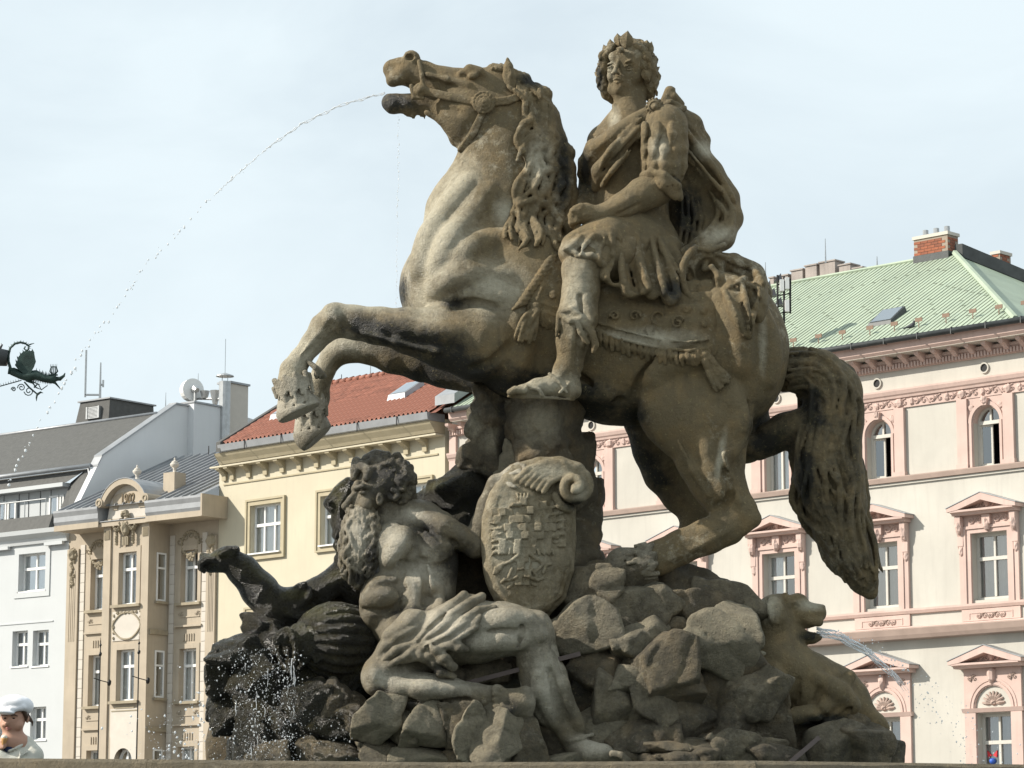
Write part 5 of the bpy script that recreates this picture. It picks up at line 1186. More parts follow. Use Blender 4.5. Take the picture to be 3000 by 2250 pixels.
for c in ([(1612, 392, -12, 13), (1575, 388, -12, 14), (1545, 408, -15, 12), (1528, 440, -15, 9), (1515, 470, -12, 5)], [(1590, 430, -14, 9), (1560, 440, -15, 10), (1545, 470, -15, 8), (1560, 500, -14, 5)], [(1625, 500, -12, 13), (1590, 505, -15, 13), (1565, 530, -15, 10), (1550, 545, -12, 5)], [(1600, 600, -12, 13), (1560, 588, -16, 13), (1520, 600, -16, 11), (1505, 592, -12, 5)],
          [(1575, 600, -15, 12), (1560, 640, -17, 12), (1585, 680, -17, 10), (1570, 720, -14, 6)], [(1610, 610, -15, 13), (1640, 650, -17, 13), (1620, 700, -17, 11), (1645, 740, -14, 7)], [(1560, 350, -15, 12), (1535, 362, -15, 12), (1512, 400, -15, 7)], [(1540, 620, -15, 10), (1520, 660, -16, 11), (1545, 700, -16, 9), (1520, 730, -14, 5)], [(1500, 620, -12, 6), (1530, 635, -16, 9), (1560, 630, -16, 8)], [(1570, 470, -16, 9), (1580, 520, -18, 10), (1560, 560, -18, 9), (1580, 590, -16, 7)], [(1630, 420, -17, 11), (1610, 460, -19, 12), (1635, 490, -19, 10)], [(1650, 540, -17, 11), (1628, 570, -19, 12), (1650, 610, -18, 10)]): v.chain(c, .003, snap=mf)
sculpt('mane', v, BROWN, horse, waves=(fold(8, 9, 2.2, 44, 5, 4),), noise=((.0018, 18, 2),), paint=painter(dark=[(1650, 500, 30, 160), (1560, 235, 50, 25)], pale=[(1580, 470, 40, 80)], base=(.12, .1, 0)))
# tail
v = Vol(.0085)
v.chain([(2270, 1085, 0, 55), (2340, 1090, 0, 60), (2400, 1098, 0, 72), (2440, 1150, 0, 85), (2440, 1230, 0, 88), (2425, 1320, 0, 96), (2430, 1400, 0, 100), (2450, 1480, 0, 88), (2460, 1550, 0, 75), (2490, 1630, 0, 62), (2530, 1700, 0, 42), (2550, 1735, 0, 22)], .03, fl=((0, 1, 0), .75))
tf = v.front()
strands(v, [(2280, 1135, -8), (2345, 1132, -8), (2372, 1180, -8), (2345, 1290, -8), (2332, 1400, -8), (2348, 1480, -8), (2395, 1560, -8), (2440, 1650, -8), (2520, 1740, -8)],
        [(2290, 1048, -8), (2400, 1038, -8), (2500, 1105, -8), (2518, 1180, -8), (2500, 1300, -8), (2524, 1400, -8), (2532, 1500, -8), (2552, 1620, -8), (2570, 1738, -8)], 19, 9.5, 7, 16, 2.6, seed=11, k=.002, m=46, dj=4, snap=tf)
for q in range(6): strands(v, [(2300+q*10, 1060+q*14, -6), (2400+q*4, 1070+q*20, -7), (2440-q*6, 1180+q*10, -7), (2420+q*6, 1290, -7)], [(2305+q*10, 1064+q*14, -6), (2406+q*4, 1074+q*20, -7), (2448-q*6, 1184+q*10, -7), (2428+q*6, 1294, -7)], 1, 9, 7, 10, 1.5, seed=40+q, k=.003, m=24, snap=tf)
strands(v, [(2290, 1040, 20), (2400, 1030, 20), (2505, 1110, 20), (2500, 1250, 20), (2520, 1350, 20), (2540, 1480, 20), (2550, 1560, 20), (2578, 1680, 10)], [(2290, 1050, 60), (2400, 1060, 70), (2480, 1120, 70), (2470, 1250, 70), (2490, 1350, 70), (2500, 1480, 70), (2520, 1560, 60), (2560, 1680, 30)], 8, 15, 10, 12, 3, seed=12, k=.005, m=26)
strands(v, [(2340, 1140, 10), (2352, 1190, 20), (2330, 1300, 20), (2322, 1400, 20), (2345, 1500, 20), (2400, 1600, 20), (2470, 1700, 10)], [(2340, 1130, 60), (2370, 1190, 70), (2360, 1300, 70), (2350, 1400, 70), (2370, 1500, 70), (2430, 1600, 60), (2500, 1710, 30)], 7, 15, 10, 11, 3, seed=14, k=.005, m=26)
v.chain([(2350, 1240, 10, 46), (2300, 1262, 30, 50), (2250, 1290, 40, 46), (2222, 1315, 40, 30), (2190, 1300, 10, 30)], .03)
sculpt('tail', v, BROWN, horse, waves=(fold(4, 9, 2.4, 40, 2.5, 4, mask=[(2430, 1450, 120, 330)]), fold(82, 10, 3, 20, 2.5, 5, mask=[(2330, 1090, 80, 60)])), noise=((.0025, 8, 2),), paint=painter(dark=[(2380, 1200, 60, 90), (2260, 1290, 90, 60), (2360, 1400, 40, 140)], base=(.42, .02, 0)))

# ================================================================== saddle cloth
cloth = tag(empty('saddle_cloth', tuple(W(1850, 1080, -200))), 'carved fringed saddle cloth under the rider, tassels hanging on the horse flank', 'saddle cloth')
v = Vol(.0075); hb = Vol(.0105)
def on_side(x, y, extra=0): return (hf(x, y) if hf(x, y) is not None else -205)+extra
edge = [(1575, 910), (1640, 930), (1740, 968), (1830, 995), (1930, 1020), (2020, 1028), (2075, 1020)]
for i in range(14):
    for j in range(6):
        x = 1580+i*38; f = i/13*6; e = min(int(f), 5); yb = edge[e][1]+(edge[e+1][1]-edge[e][1])*(f-e); y = 850+(yb-850)*j/5
        v.ell(x, y, on_side(x, y, 5), 32, 32, 11, 0, .012)
v.chain([(x, y, on_side(x, y, -10), 6) for x, y in edge], .006); v.chain([(x, y-26, on_side(x, y, -12), 4) for x, y in edge], .006)
v.chain([(2078, 880, -178, 5), (2082, 950, -196, 5), (2080, 1020, -190, 6)], .006); v.chain([(2040, 880, -186, 4), (2044, 950, -202, 4), (2044, 1000, -200, 4)], .006)
# front flap running up to the rider's thigh
for i in range(7):
    for j in range(5): x = 1640-i*13+j*(8+i*4); y = 745+i*25+j*(4+i*3); v.ell(x, y, on_side(x, y, 4), 24, 24, 11, 0, .012)
v.chain([(1622, 765, -8, 5), (1592, 830, -8, 5), (1575, 900, -8, 5), (1640, 935, -8, 4)], .005, snap=hf)
# relief scrolls
def scroll(v, x, y, d, r, turns=1.3, th=4, dirn=1, a0=0):
    pts = []
    for q in range(15):
        t = q/14; a = a0+dirn*t*turns*6.28; rr = r*(1-t*.8); pts.append((x+rr*math.cos(a), y+rr*math.sin(a), d, th*(1-t*.3)))
    v.chain(pts, .004)
for x, y, r, dr in ((1930, 930, 26, 1), (1985, 945, 20, -1), (1860, 925, 18, -1), (1800, 925, 16, 1), (1905, 965, 14, 1), (1960, 900, 14, -1), (1640, 830, 16, 1), (1620, 865, 12, -1), (2010, 905, 12, 1), (2062, 910, 9, 1), (2062, 950, 9, -1)): scroll(v, x, y, on_side(x, y, -14), r, dirn=dr, a0=x)
sculpt('cloth', v, BROWN, cloth, noise=((.003, 16, 6),), paint=painter(pale=[(1900, 990, 160, 30)], base=(.08, .05, 0)))
v = Vol(.0065)      # fringe
for i in range(34):
    t = i/33*6; e = min(int(t), 5); x = edge[e][0]+(edge[e+1][0]-edge[e][0])*(t-e); y = edge[e][1]+(edge[e+1][1]-edge[e][1])*(t-e)
    v.chain([(x, y+4, on_side(x, y, -8), 8), (x+2, y+22, on_side(x, y+20, -8), 8), (x+4, y+38+(i % 3)*3, on_side(x, y+38, -2), 6)], .004)
for i in range(11):
    x, y = 1636-i*9.5, 748+i*14
    v.chain([(x, y, -6, 7), (x-20, y+6, -8, 8), (x-38, y+18, -4, 5)], .003, snap=hf)
sculpt('fringe', v, BROWN, cloth, waves=(fold(0, 9, 3, 6, 6, 3, mask=[(1850, 1010, 300, 60)]),), noise=((.002, 30, 6),), paint=painter(base=(.2, .0, 0)))
for A, B, T in (([(1560, 905, -16), (1530, 930, -20), (1502, 995, -14)], [(1582, 905, -16), (1576, 950, -22), (1566, 1006, -14)], (1568, 898, on_side(1568, 898, -8))),
             ([(2052, 1052, -14), (2070, 1090, -18), (2095, 1150, -12)], [(2085, 1040, -14), (2110, 1075, -18), (2146, 1110, -12)], (2062, 1040, on_side(2062, 1040, -6)))):
    v = Vol(.0055); strands(v, A, B, 6, 8, 8, 2, 1, seed=4, k=.002, m=8, taper=.3, snap=hf, jit=.05, dj=2); v.ell(*T, 18, 14, 16, 0, .006); sculpt('tassel', v, BROWN, cloth, paint=painter(base=(.12, .15, 0)))
# ================================================================== rider
rider = tag(empty('rider_statue', tuple(W(1830, 900, 0))), 'laurel crowned stone rider in tunic and billowing cloak seated on the rearing horse', 'rider statue')
rp = painter(dark=[(1720, 500, 40, 90), (1870, 880, 120, 40), (2010, 560, 60, 130)], pale=[(1690, 860, 50, 140), (1600, 1130, 110, 50), (1800, 350, 20, 40)], base=(.12, .12, 0))
v = Vol(.0062)
# torso, hips, thigh
v.chain([(1850, 700, 0, 118), (1848, 620, 0, 108), (1850, 520, 0, 112), (1855, 430, 0, 105), (1850, 390, 0, 90)], .04, fl=((0, 1, 0), .72))
v.chain([(1775, 420, 15, 58), (1830, 400, 0, 60), (1930, 395, -20, 62)], .03)
v.chain([(1846, 400, -5, 62), (1843, 345, -8, 50), (1845, 300, -8, 46)], .02)
v.chain([(1800, 310, -30, 8), (1815, 350, -44, 8), (1835, 385, -48, 6)], .012)
v.chain([(1860, 720, -60, 100), (1800, 745, -130, 82), (1720, 775, -195, 62), (1706, 792, -205, 58)], .03)
# lower leg with knee
v.chain([(1704, 790, -210, 56), (1702, 850, -214, 52), (1690, 930, -214, 58), (1676, 1000, -210, 46), (1668, 1070, -208, 36), (1662, 1115, -208, 34)], .02)
v.ell(1700, 800, -245, 34, 36, 26, 0, .02); v.ell(1672, 785, -235, 22, 30, 22, 0, .02); v.ell(1735, 810, -225, 22, 40, 22, 0, .02)
v.chain([(1668, 860, -250, 8), (1655, 940, -250, 8), (1650, 1020, -240, 7)], .02); v.chain([(1700, 870, -262, 6), (1700, 960, -262, 8), (1690, 1050, -245, 5)], .02, -1)
v.chain([(1720, 870, -258, 8), (1728, 940, -262, 12), (1706, 1010, -246, 8)], .02)
# foot
v.chain([(1672, 1135, -205, 32), (1625, 1128, -218, 30), (1575, 1134, -228, 24), (1530, 1146, -234, 17), (1505, 1150, -236, 13)], .018, fl=((0, 1, 0), .95))
v.ell(1676, 1148, -205, 27, 22, 28, 0, .01); v.ell(1650, 1085, -222, 30, 34, 26, 20, .02)
for q in range(5): v.chain([(1535, 1144+q*.8, -262+q*14, 11), (1508+q*3, 1141+q*2, -266+q*15, 10.5), (1494+q*6, 1149+q*1.4, -266+q*15, 9.5)], .003)
v.chain([(1490, 1161, -240, 5), (1580, 1164, -235, 5), (1680, 1170, -208, 5)], .006)
for c in ([(1545, 1128, -262, 5), (1580, 1142, -262, 5), (1590, 1160, -255, 5)], [(1610, 1095, -240, 5), (1640, 1120, -248, 5), (1660, 1150, -240, 5)], [(1700, 1100, -215, 5), (1670, 1120, -238, 5), (1640, 1150, -248, 5)]): v.chain(c, .004)
# leg band with tied strip
for c in ([(1640, 915, -258, 9), (1675, 905, -270, 9), (1705, 930, -272, 8), (1735, 960, -255, 8)], [(1640, 920, -256, 9), (1670, 940, -272, 9), (1700, 935, -272, 9), (1740, 925, -250, 8)], [(1636, 930, -250, 8), (1634, 965, -250, 7), (1630, 985, -245, 4)], [(1705, 940, -270, 10), (1735, 975, -262, 11), (1745, 1010, -255, 10), (1738, 1030, -250, 5)], [(1690, 940, -272, 8), (1702, 975, -266, 9), (1722, 1005, -258, 6)]): v.chain(c, .005)
# near arm
v.chain([(1948, 400, -88, 66), (1946, 470, -98, 60), (1936, 530, -108, 54), (1915, 555, -116, 50)], .025)
v.chain([(1925, 548, -112, 52), (1880, 570, -132, 48), (1820, 605, -150, 38), (1765, 628, -165, 28), (1738, 634, -172, 26)], .018)
v.chain([(1900, 545, -155, 6), (1840, 585, -178, 7), (1780, 618, -185, 4)], .015); v.chain([(1870, 600, -175, 5), (1810, 628, -182, 5)], .012, -1)
v.chain([(1745, 630, -172, 28), (1715, 626, -176, 30), (1695, 625, -178, 26)], .012)
for q in range(4): v.chain([(1700-q*3, 612+q*11, -200+q*4, 10), (1678-q*1, 618+q*11, -196+q*6, 10), (1672+q*2, 632+q*10, -178+q*6, 9), (1690+q*2, 640+q*9, -168, 8)], .004)
v.chain([(1722, 612, -196, 11), (1702, 604, -200, 10), (1684, 608, -200, 8)], .004)
# far arm, raised behind chest
v.chain([(1770, 425, 60, 46), (1735, 500, 60, 40), (1730, 560, 40, 36), (1710, 610, 0, 30)], .02)
# head
hd = Vol(.0042)
hd.ell(1846, 186, -8, 62, 78, 68, -6, .02)
hd.ell(1826, 232, -22, 44, 56, 44, -8, .03)
hd.chain([(1812, 262, -42, 17), (1816, 268, -36, 16)], .02)
hd.chain([(1796, 262, -20, 18), (1840, 290, -14, 24), (1885, 262, 0, 24), (1896, 222, 4, 24)], .025)
hd.chain([(1845, 290, -5, 48), (1846, 330, -5, 50)], .02)
hd.ell(1822, 168, -46, 42, 22, 24, 4, .02)
# brows, sockets, eyes
for (ex, ey, ed, s_) in ((1791, 201, -50, -1), (1843, 197, -62, 1)):
    hd.ell(ex, ey-1, ed-15, 15, 10, 14, -6, .006, -1)
    hd.ell(ex, ey+1, ed-1, 10, 7.4, 8.5, -6, .002)
    hd.chain([(ex-12, ey-2, ed-7, 2.0), (ex, ey-8, ed-11, 2.2), (ex+13, ey-2, ed-6, 2.0)], .002)
    hd.chain([(ex-11, ey+5, ed-6, 1.6), (ex, ey+8, ed-9, 1.8), (ex+12, ey+4, ed-4, 1.6)], .002)
    hd.chain([(ex-10, ey-15, ed-14, 3.0), (ex+3, ey-20, ed-16, 3.6), (ex+19, ey-14, ed-5, 3.0)] if s_ > 0 else [(ex-10, ey-13, ed-6, 2.6), (ex+2, ey-18, ed-14, 3.2), (ex+11, ey-14, ed-18, 3.4)], .008)
    hd.ell(ex-2, ey, ed-11, 3, 3, 2.5, 0, .001, -1)
hd.chain([(1812, 178, -64, 5), (1806, 196, -73, 6), (1800, 211, -82, 7.2)], .010)
hd.ell(1794, 214, -70, 5, 4.4, 7, 0, .005); hd.ell(1811, 215, -73, 5.6, 4.6, 8, 0, .005)
hd.ell(1797, 220, -78, 2.6, 2, 5, 0, .001, -1); hd.ell(1807, 221, -78, 2.8, 2, 5, 0, .001, -1)
hd.chain([(1798, 233, -70, 2.6), (1806, 230.5, -75, 3.8), (1813, 231, -75, 3.8), (1823, 235, -66, 2.4)], .005)
hd.chain([(1800, 240, -68, 3), (1809, 242, -74, 4.8), (1820, 239, -66, 2.8)], .005)
hd.chain([(1796, 237, -71, 1.1), (1808, 236, -80, 1.4), (1824, 237.5, -68, 1.1)], .0015, -1)
hd.ell(1788, 222, -44, 10, 18, 12, 0, .018); hd.ell(1856, 222, -48, 20, 20, 14, 0, .022)
sculpt('head', hd, BROWN, rider, noise=((.0008, 40, 3),), paint=painter(pale=[(1785, 190, 20, 50)], base=(.1, .12, 0)))
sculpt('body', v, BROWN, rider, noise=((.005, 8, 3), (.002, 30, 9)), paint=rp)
# hair: wavy locks round the face
v = Vol(.0052)
v.ell(1853, 186, 22, 68, 68, 62, -4, .02)
v.chain([(1905, 190, -10, 20), (1912, 240, 0, 18), (1905, 282, 10, 14)], .015); v.chain([(1768, 190, 0, 16), (1764, 235, 0, 18), (1780, 275, 10, 18), (1800, 290, 20, 18)], .012)
v.chain([(1796, 140, -40, 14), (1775, 170, -30, 14), (1768, 210, -18, 15), (1774, 250, -6, 16), (1790, 280, 4, 14)], .012); v.chain([(1870, 140, -46, 15), (1892, 170, -42, 17), (1902, 210, -30, 19), (1908, 250, -14, 17), (1904, 286, 0, 13)], .012)
hrf = v.front()
strands(v, [(1812, 132, -1), (1786, 152, -1), (1776, 190, -1), (1778, 240, -1), (1792, 284, -1)], [(1800, 120, -1), (1766, 150, -1), (1752, 200, -1), (1754, 250, -1), (1776, 292, -1)], 4, 7.5, 6, 6, 4.2, seed=2, k=.002, m=26, dj=2, snap=hrf)
strands(v, [(1824, 130, -1), (1862, 140, -1), (1882, 175, -1), (1890, 230, -1), (1896, 285, -1)], [(1840, 112, -1), (1890, 128, -1), (1918, 172, -1), (1928, 235, -1), (1914, 292, -1)], 6, 8, 6, 6, 4.2, seed=6, k=.002, m=28, dj=2, snap=hrf)
sculpt('hair', v, BROWN, rider, noise=((.0016, 30, 3),), paint=painter(dark=[(1755, 230, 14, 70)], base=(.15, .05, 0)))
# laurel wreath: leaves are single pieces
def leaf(c, tip, w, name='leaf', par=None, th=.012):
    c = Vector(c); tip = Vector(tip); ax = tip-c; s = ax.cross(Vector((0, 1, 0))).normalized()*w; nrm = Vector((0, -1, 0))
    V = []; Fc = []; n = 6
    for i in range(n+1):
        t = i/n; ww = math.sin(min(1, t*1.02+.06)*math.pi)**.7*(1 if t < .98 else .1)
        p = c+ax*t+nrm*math.sin(t*3.1)*.012
        V += [p-s*ww, p+nrm*th*.9, p+s*ww, p-nrm*th*.6]
    for i in range(n):
        for j in range(4): Fc.append((i*4+j, i*4+(j+1) % 4, i*4+4+(j+1) % 4, i*4+4+j))
    Fc += [(3, 2, 1, 0), (n*4, n*4+1, n*4+2, n*4+3)]
    o0 = np.array(rider.location); return link(name, mesh(name, [tuple(np.array(v)-o0) for v in V], Fc, BROWN, False), par)
wreath = tag(empty('laurel_wreath', tuple(W(1846, 130, -20))), 'carved laurel wreath of upright pointed leaves on the head of the rider', 'laurel wreath')
o0 = Vector(wreath.location)
for (x, y, d, tx, ty, td, w) in ((1834, 140, -70, 1843, 90, -52, 21), (1890, 150, -50, 1891, 112, -34, 14), (1894, 168, -50, 1908, 122, -26, 16), (1812, 134, -62, 1805, 92, -40, 15), (1796, 148, -50, 1784, 108, -26, 14), (1784, 162, -46, 1766, 130, -20, 13), (1776, 184, -40, 1756, 152, -10, 13), (1770, 204, -34, 1748, 178, 0, 12), (1900, 190, -48, 1924, 166, -14, 14), (1904, 214, -38, 1930, 198, -6, 14), (1876, 176, -62, 1896, 206, -50, 16), (1766, 226, -28, 1746, 208, 4, 11), (1882, 206, -58, 1900, 236, -44, 13), (1826, 150, -76, 1806, 138, -66, 10), (1906, 240, -30, 1924, 232, -4, 11)):
    jr = random.Random(int(x*7+y)); lf = leaf(W(x+jr.uniform(-3, 3), y+jr.uniform(-4, 6), d), W(tx+jr.uniform(-5, 5), ty+jr.uniform(-2, 9), td+jr.uniform(-8, 6)), w*K*jr.uniform(.8, 1.1)); lf.parent = wreath
    for vv in lf.data.vertices: vv.co = vv.co + Vector(rider.location) - o0
# tunic skirt with leather flaps, folds
v = Vol(.0068)
v.chain([(1850, 690, -10, 122), (1860, 745, -10, 136), (1880, 800, -10, 130)], .03, fl=((0, 1, 0), .8))
v.chain([(1840, 700, -80, 90), (1770, 715, -140, 82), (1710, 735, -185, 62), (1690, 740, -200, 54)], .03)
v.chain([(1930, 760, -60, 80), (1960, 820, -90, 46)], .03)
fl = [([(1800, 690, -140), (1780, 760, -205), (1760, 800, -225)], 26), ([(1840, 690, -140), (1850, 770, -190), (1860, 845, -220)], 30), ([(1880, 690, -130), (1905, 780, -180), (1915, 848, -214)], 30), ([(1915, 690, -110), (1945, 790, -160), (1965, 862, -204)], 34), ([(1935, 680, -80), (1975, 750, -120), (1990, 790, -150)], 24)]
for pts, r in fl: v.chain([(x, y, d, r*(.6+.4*i/2)) for i, (x, y, d) in enumerate(pts)], .012, fl=((0, 1, 0), .5))
for c in ([(1760, 655, -150, 8), (1700, 690, -215, 10), (1655, 722, -235, 9)], [(1655, 725, -238, 11), (1690, 745, -262, 10), (1730, 750, -262, 10), (1768, 775, -245, 9)], [(1770, 690, -190, 9), (1730, 720, -235, 9), (1690, 742, -258, 7)], [(1810, 720, -190, 9), (1770, 760, -235, 9), (1765, 810, -240, 10), (1800, 835, -238, 8), (1840, 842, -235, 8)],
          [(1835, 700, -170, 9), (1822, 790, -216, 10), (1838, 862, -240, 9)], [(1842, 864, -238, 8), (1880, 858, -236, 8), (1905, 840, -230, 7)], [(1866, 700, -160, 8), (1885, 790, -205, 9), (1905, 840, -228, 9)], [(1905, 700, -140, 9), (1930, 790, -190, 10), (1938, 860, -220, 10), (1965, 885, -225, 10), (1985, 870, -215, 9), (1984, 820, -190, 9)], [(1930, 700, -120, 9), (1970, 760, -150, 10), (1990, 800, -175, 9)]): v.chain(c, .006)
for c in ([(1812, 740, -210, 6), (1800, 820, -235, 8)], [(1855, 720, -190, 6), (1862, 830, -232, 8)], [(1892, 720, -185, 6), (1920, 830, -226, 9)], [(1920, 720, -160, 6), (1952, 800, -200, 9), (1962, 850, -215, 10)], [(1735, 705, -220, 6), (1700, 730, -250, 5)]): v.chain(c, .012, -1)
sf = v.front()
for c in ([(1790, 690, 0, 6), (1792, 760, -3, 9), (1775, 815, -4, 9)], [(1822, 690, 0, 6), (1822, 780, -4, 8), (1830, 858, -4, 9)], [(1866, 690, 0, 6), (1876, 780, -4, 10), (1900, 845, -4, 8)], [(1905, 700, 0, 6), (1925, 780, -4, 9), (1945, 860, -4, 9)], [(1930, 700, 0, 6), (1962, 770, -4, 9), (1985, 820, -4, 8)],
          [(1700, 690, -2, 8), (1680, 715, -4, 8), (1655, 728, -4, 7)], [(1740, 690, -2, 7), (1712, 722, -4, 8), (1700, 745, -4, 7)], [(1770, 700, -2, 7), (1752, 740, -4, 8), (1760, 775, -4, 7)]): v.chain(c, .01, snap=sf)
for c in ([(1806, 700, 2, 4), (1808, 780, 0, 8), (1800, 830, 0, 8)], [(1848, 700, 2, 4), (1852, 780, 0, 8), (1862, 850, 0, 8)], [(1888, 700, 2, 4), (1902, 780, 0, 7), (1922, 850, 0, 8)], [(1918, 700, 2, 4), (1945, 780, 0, 7), (1964, 850, 0, 8)]): v.chain(c, .012, -1, snap=sf)
v.chain([(1758, 652, -120, 11), (1820, 662, -136, 10), (1900, 672, -120, 10), (1950, 700, -90, 10)], .006)
sculpt('tunic_skirt', v, BROWN, rider, waves=(fold(-14, 62, 9, 22, 3, 5, mask=[(1890, 780, 110, 120)]), fold(62, 44, 7, 24, 4, 6, mask=[(1705, 715, 80, 50)])), noise=((.003, 14, 5), (.001, 50, 2)), paint=painter(pale=[(1700, 730, 60, 30)], dark=[(1970, 850, 50, 40)], base=(.1, .05, 0)))
# sleeve with layered leaf shaped straps
v = Vol(.006)
v.chain([(1950, 370, -85, 66), (1952, 430, -95, 64), (1944, 500, -105, 62)], .02)
for r, (yy, n) in enumerate(((395, 4), (440, 5), (485, 5))):
    for i in range(n):
        a = (i/(n-1)-.5)*2.2; x = 1946+math.sin(a)*66; d = -98-math.cos(a)*62
        v.chain([(x, yy-26, d+8, 15), (x, yy, d-4, 15), (x-4, yy+26, d-6, 7)], .004, fl=((math.sin(a), -math.cos(a), 0), .6))
v.chain([(1885, 515, -135, 12), (1905, 505, -160, 12), (1945, 515, -172, 13), (1985, 545, -160, 12), (1992, 580, -135, 10)], .006)
v.chain([(1905, 520, -155, 12), (1945, 535, -168, 22), (1980, 570, -150, 18)], .012, fl=((0, 1, 0), .6))
for i in range(6): v.chain([(1900+i*17, 512+i*6, -170, 2.5), (1903+i*17, 526+i*7, -174, 2.5)], .002, -1)
sculpt('sleeve', v, BROWN, rider, noise=((.002, 25, 5),), paint=painter(pale=[(1930, 430, 30, 40)], base=(.1, .1, 0)))
# cloak
cl = Vol(.0078)
cl.chain([(1905, 330, -72, 22), (1860, 360, -92, 26), (1800, 400, -88, 32), (1750, 440, -50, 38), (1728, 480, -10, 32), (1735, 530, 20, 24), (1748, 560, 30, 16)], .02)
cl.chain([(1900, 345, -85, 16), (1860, 390, -108, 20), (1800, 450, -112, 24), (1760, 500, -80, 26), (1752, 545, -30, 22)], .02)
cl.chain([(1890, 322, -70, 7), (1840, 352, -102, 8), (1785, 400, -108, 8), (1735, 455, -70, 8), (1705, 500, -10, 8)], .008)
cl.chain([(1905, 345, -95, 8), (1870, 400, -122, 9), (1830, 455, -126, 9), (1790, 500, -116, 8), (1765, 545, -70, 8)], .008)
cl.chain([(1880, 350, -112, 5), (1830, 395, -122, 6), (1790, 450, -118, 6), (1760, 500, -90, 5)], .012, -1)
cl.chain([(1708, 470, 10, 14), (1704, 510, 20, 14), (1722, 556, 30, 12), (1744, 570, 30, 8)], .01)
# knot and big sweep behind the shoulder
for c in ([(1945, 300, -90, 14), (1963, 268, -80, 16), (1972, 262, -70, 8)], [(1962, 258, -78, 4), (1972, 285, -85, 15), (1995, 305, -80, 12)], [(1940, 312, -98, 10), (1965, 298, -104, 9), (1990, 312, -95, 10)], [(1945, 322, -98, 10), (1985, 322, -98, 12), (2005, 318, -85, 10)], [(1930, 330, -98, 9), (1950, 350, -102, 14), (1975, 385, -95, 9)], [(1955, 330, -96, 12), (1985, 360, -90, 14), (2010, 400, -70, 12)]): cl.chain(c, .006)
cl.chain([(1970, 330, -40, 34), (2020, 370, -10, 38), (2050, 420, 20, 34), (2058, 450, 40, 24)], .02)
cl.chain([(1980, 360, -30, 30), (2030, 440, 0, 40), (2085, 510, 20, 40), (2125, 580, 20, 40), (2135, 640, 0, 42), (2110, 690, -30, 44), (2060, 730, -70, 40), (2020, 760, -100, 36)], .02)
cl.chain([(1975, 420, 60, 60), (2000, 540, 80, 80), (2030, 640, 70, 80), (2030, 730, 50, 80)], .04)
cl.chain([(2060, 500, 60, 50), (2100, 600, 60, 50), (2080, 700, 30, 50)], .03)
for c in ([(1990, 345, -60, 9), (2030, 380, -40, 10), (2058, 430, -10, 9)], [(1985, 380, -70, 9), (2010, 450, -50, 10), (2060, 510, -30, 11), (2110, 560, -30, 11), (2148, 620, -40, 10), (2140, 670, -60, 11), (2100, 710, -90, 11), (2050, 740, -110, 11), (2010, 775, -135, 12)],
          [(2000, 400, -55, 8), (2055, 470, -30, 9), (2110, 520, -10, 9), (2150, 580, -5, 9)], [(2020, 390, -30, 8), (2075, 440, 0, 9)], [(2105, 590, -45, 7), (2125, 630, -55, 8), (2110, 665, -70, 8), (2080, 690, -85, 6)], [(1985, 620, -40, 8), (2000, 700, -50, 10), (1990, 760, -60, 8)], [(2025, 560, -20, 9), (2040, 640, -30, 9), (2030, 720, -50, 8)]): cl.chain(c, .008)
cl.ell(2030, 610, -60, 52, 105, 60, 14, .03, -1)
for i in range(4): cl.chain([(1995+i*16, 560+i*6, -22, 4), (2000+i*18, 640, -20, 7), (1990+i*18, 720, -40, 6)], .012)
cl.ell(2105, 630, -62, 15, 22, 30, -30, .008, -1); cl.ell(2092, 590, -62, 20, 13, 20, -10, .01, -1)
# lower folds, spilling over the rump
cl.ell(2062, 800, -90, 68, 84, 60, 8, .02)
cl.ell(2070, 800, -150, 40, 50, 44, 10, .02, -1)
for c in ([(2035, 728, -135, 12), (2003, 765, -150, 12), (1996, 820, -152, 12), (2018, 870, -150, 13), (2060, 876, -150, 13), (2110, 850, -150, 12), (2160, 822, -140, 9)], [(2035, 725, -138, 9), (2075, 740, -130, 9), (2120, 718, -100, 10)], [(2062, 790, -138, 8), (2080, 785, -150, 8), (2096, 800, -146, 8), (2098, 840, -140, 8)], [(2060, 850, -150, 8), (2062, 874, -156, 8)], [(2030, 790, -130, 7), (2030, 850, -140, 8)], [(2075, 750, -120, 8), (2062, 790, -130, 9)]): cl.chain(c, .006)
hs_ = lambda x, y: min(hf(x, y) if hf(x, y) is not None else -70, -70)
cl.chain([(2090, 770, 6, 30), (2140, 780, 0, 34), (2185, 800, 0, 34), (2215, 840, 0, 28), (2222, 900, 4, 24), (2226, 935, 8, 14)], .02, snap=hs_)
cl.chain([(2100, 820, 4, 26), (2150, 840, 0, 30), (2200, 860, 0, 28)], .02, snap=hs_)
cl.chain([(2140, 850, 2, 26), (2158, 900, 0, 32), (2178, 945, 0, 24), (2194, 985, 2, 12)], .015, snap=hs_)
cl.chain([(2150, 780, 40, 40), (2200, 810, 50, 40), (2226, 860, 50, 34), (2230, 910, 40, 26)], .02)
cf = cl.front()
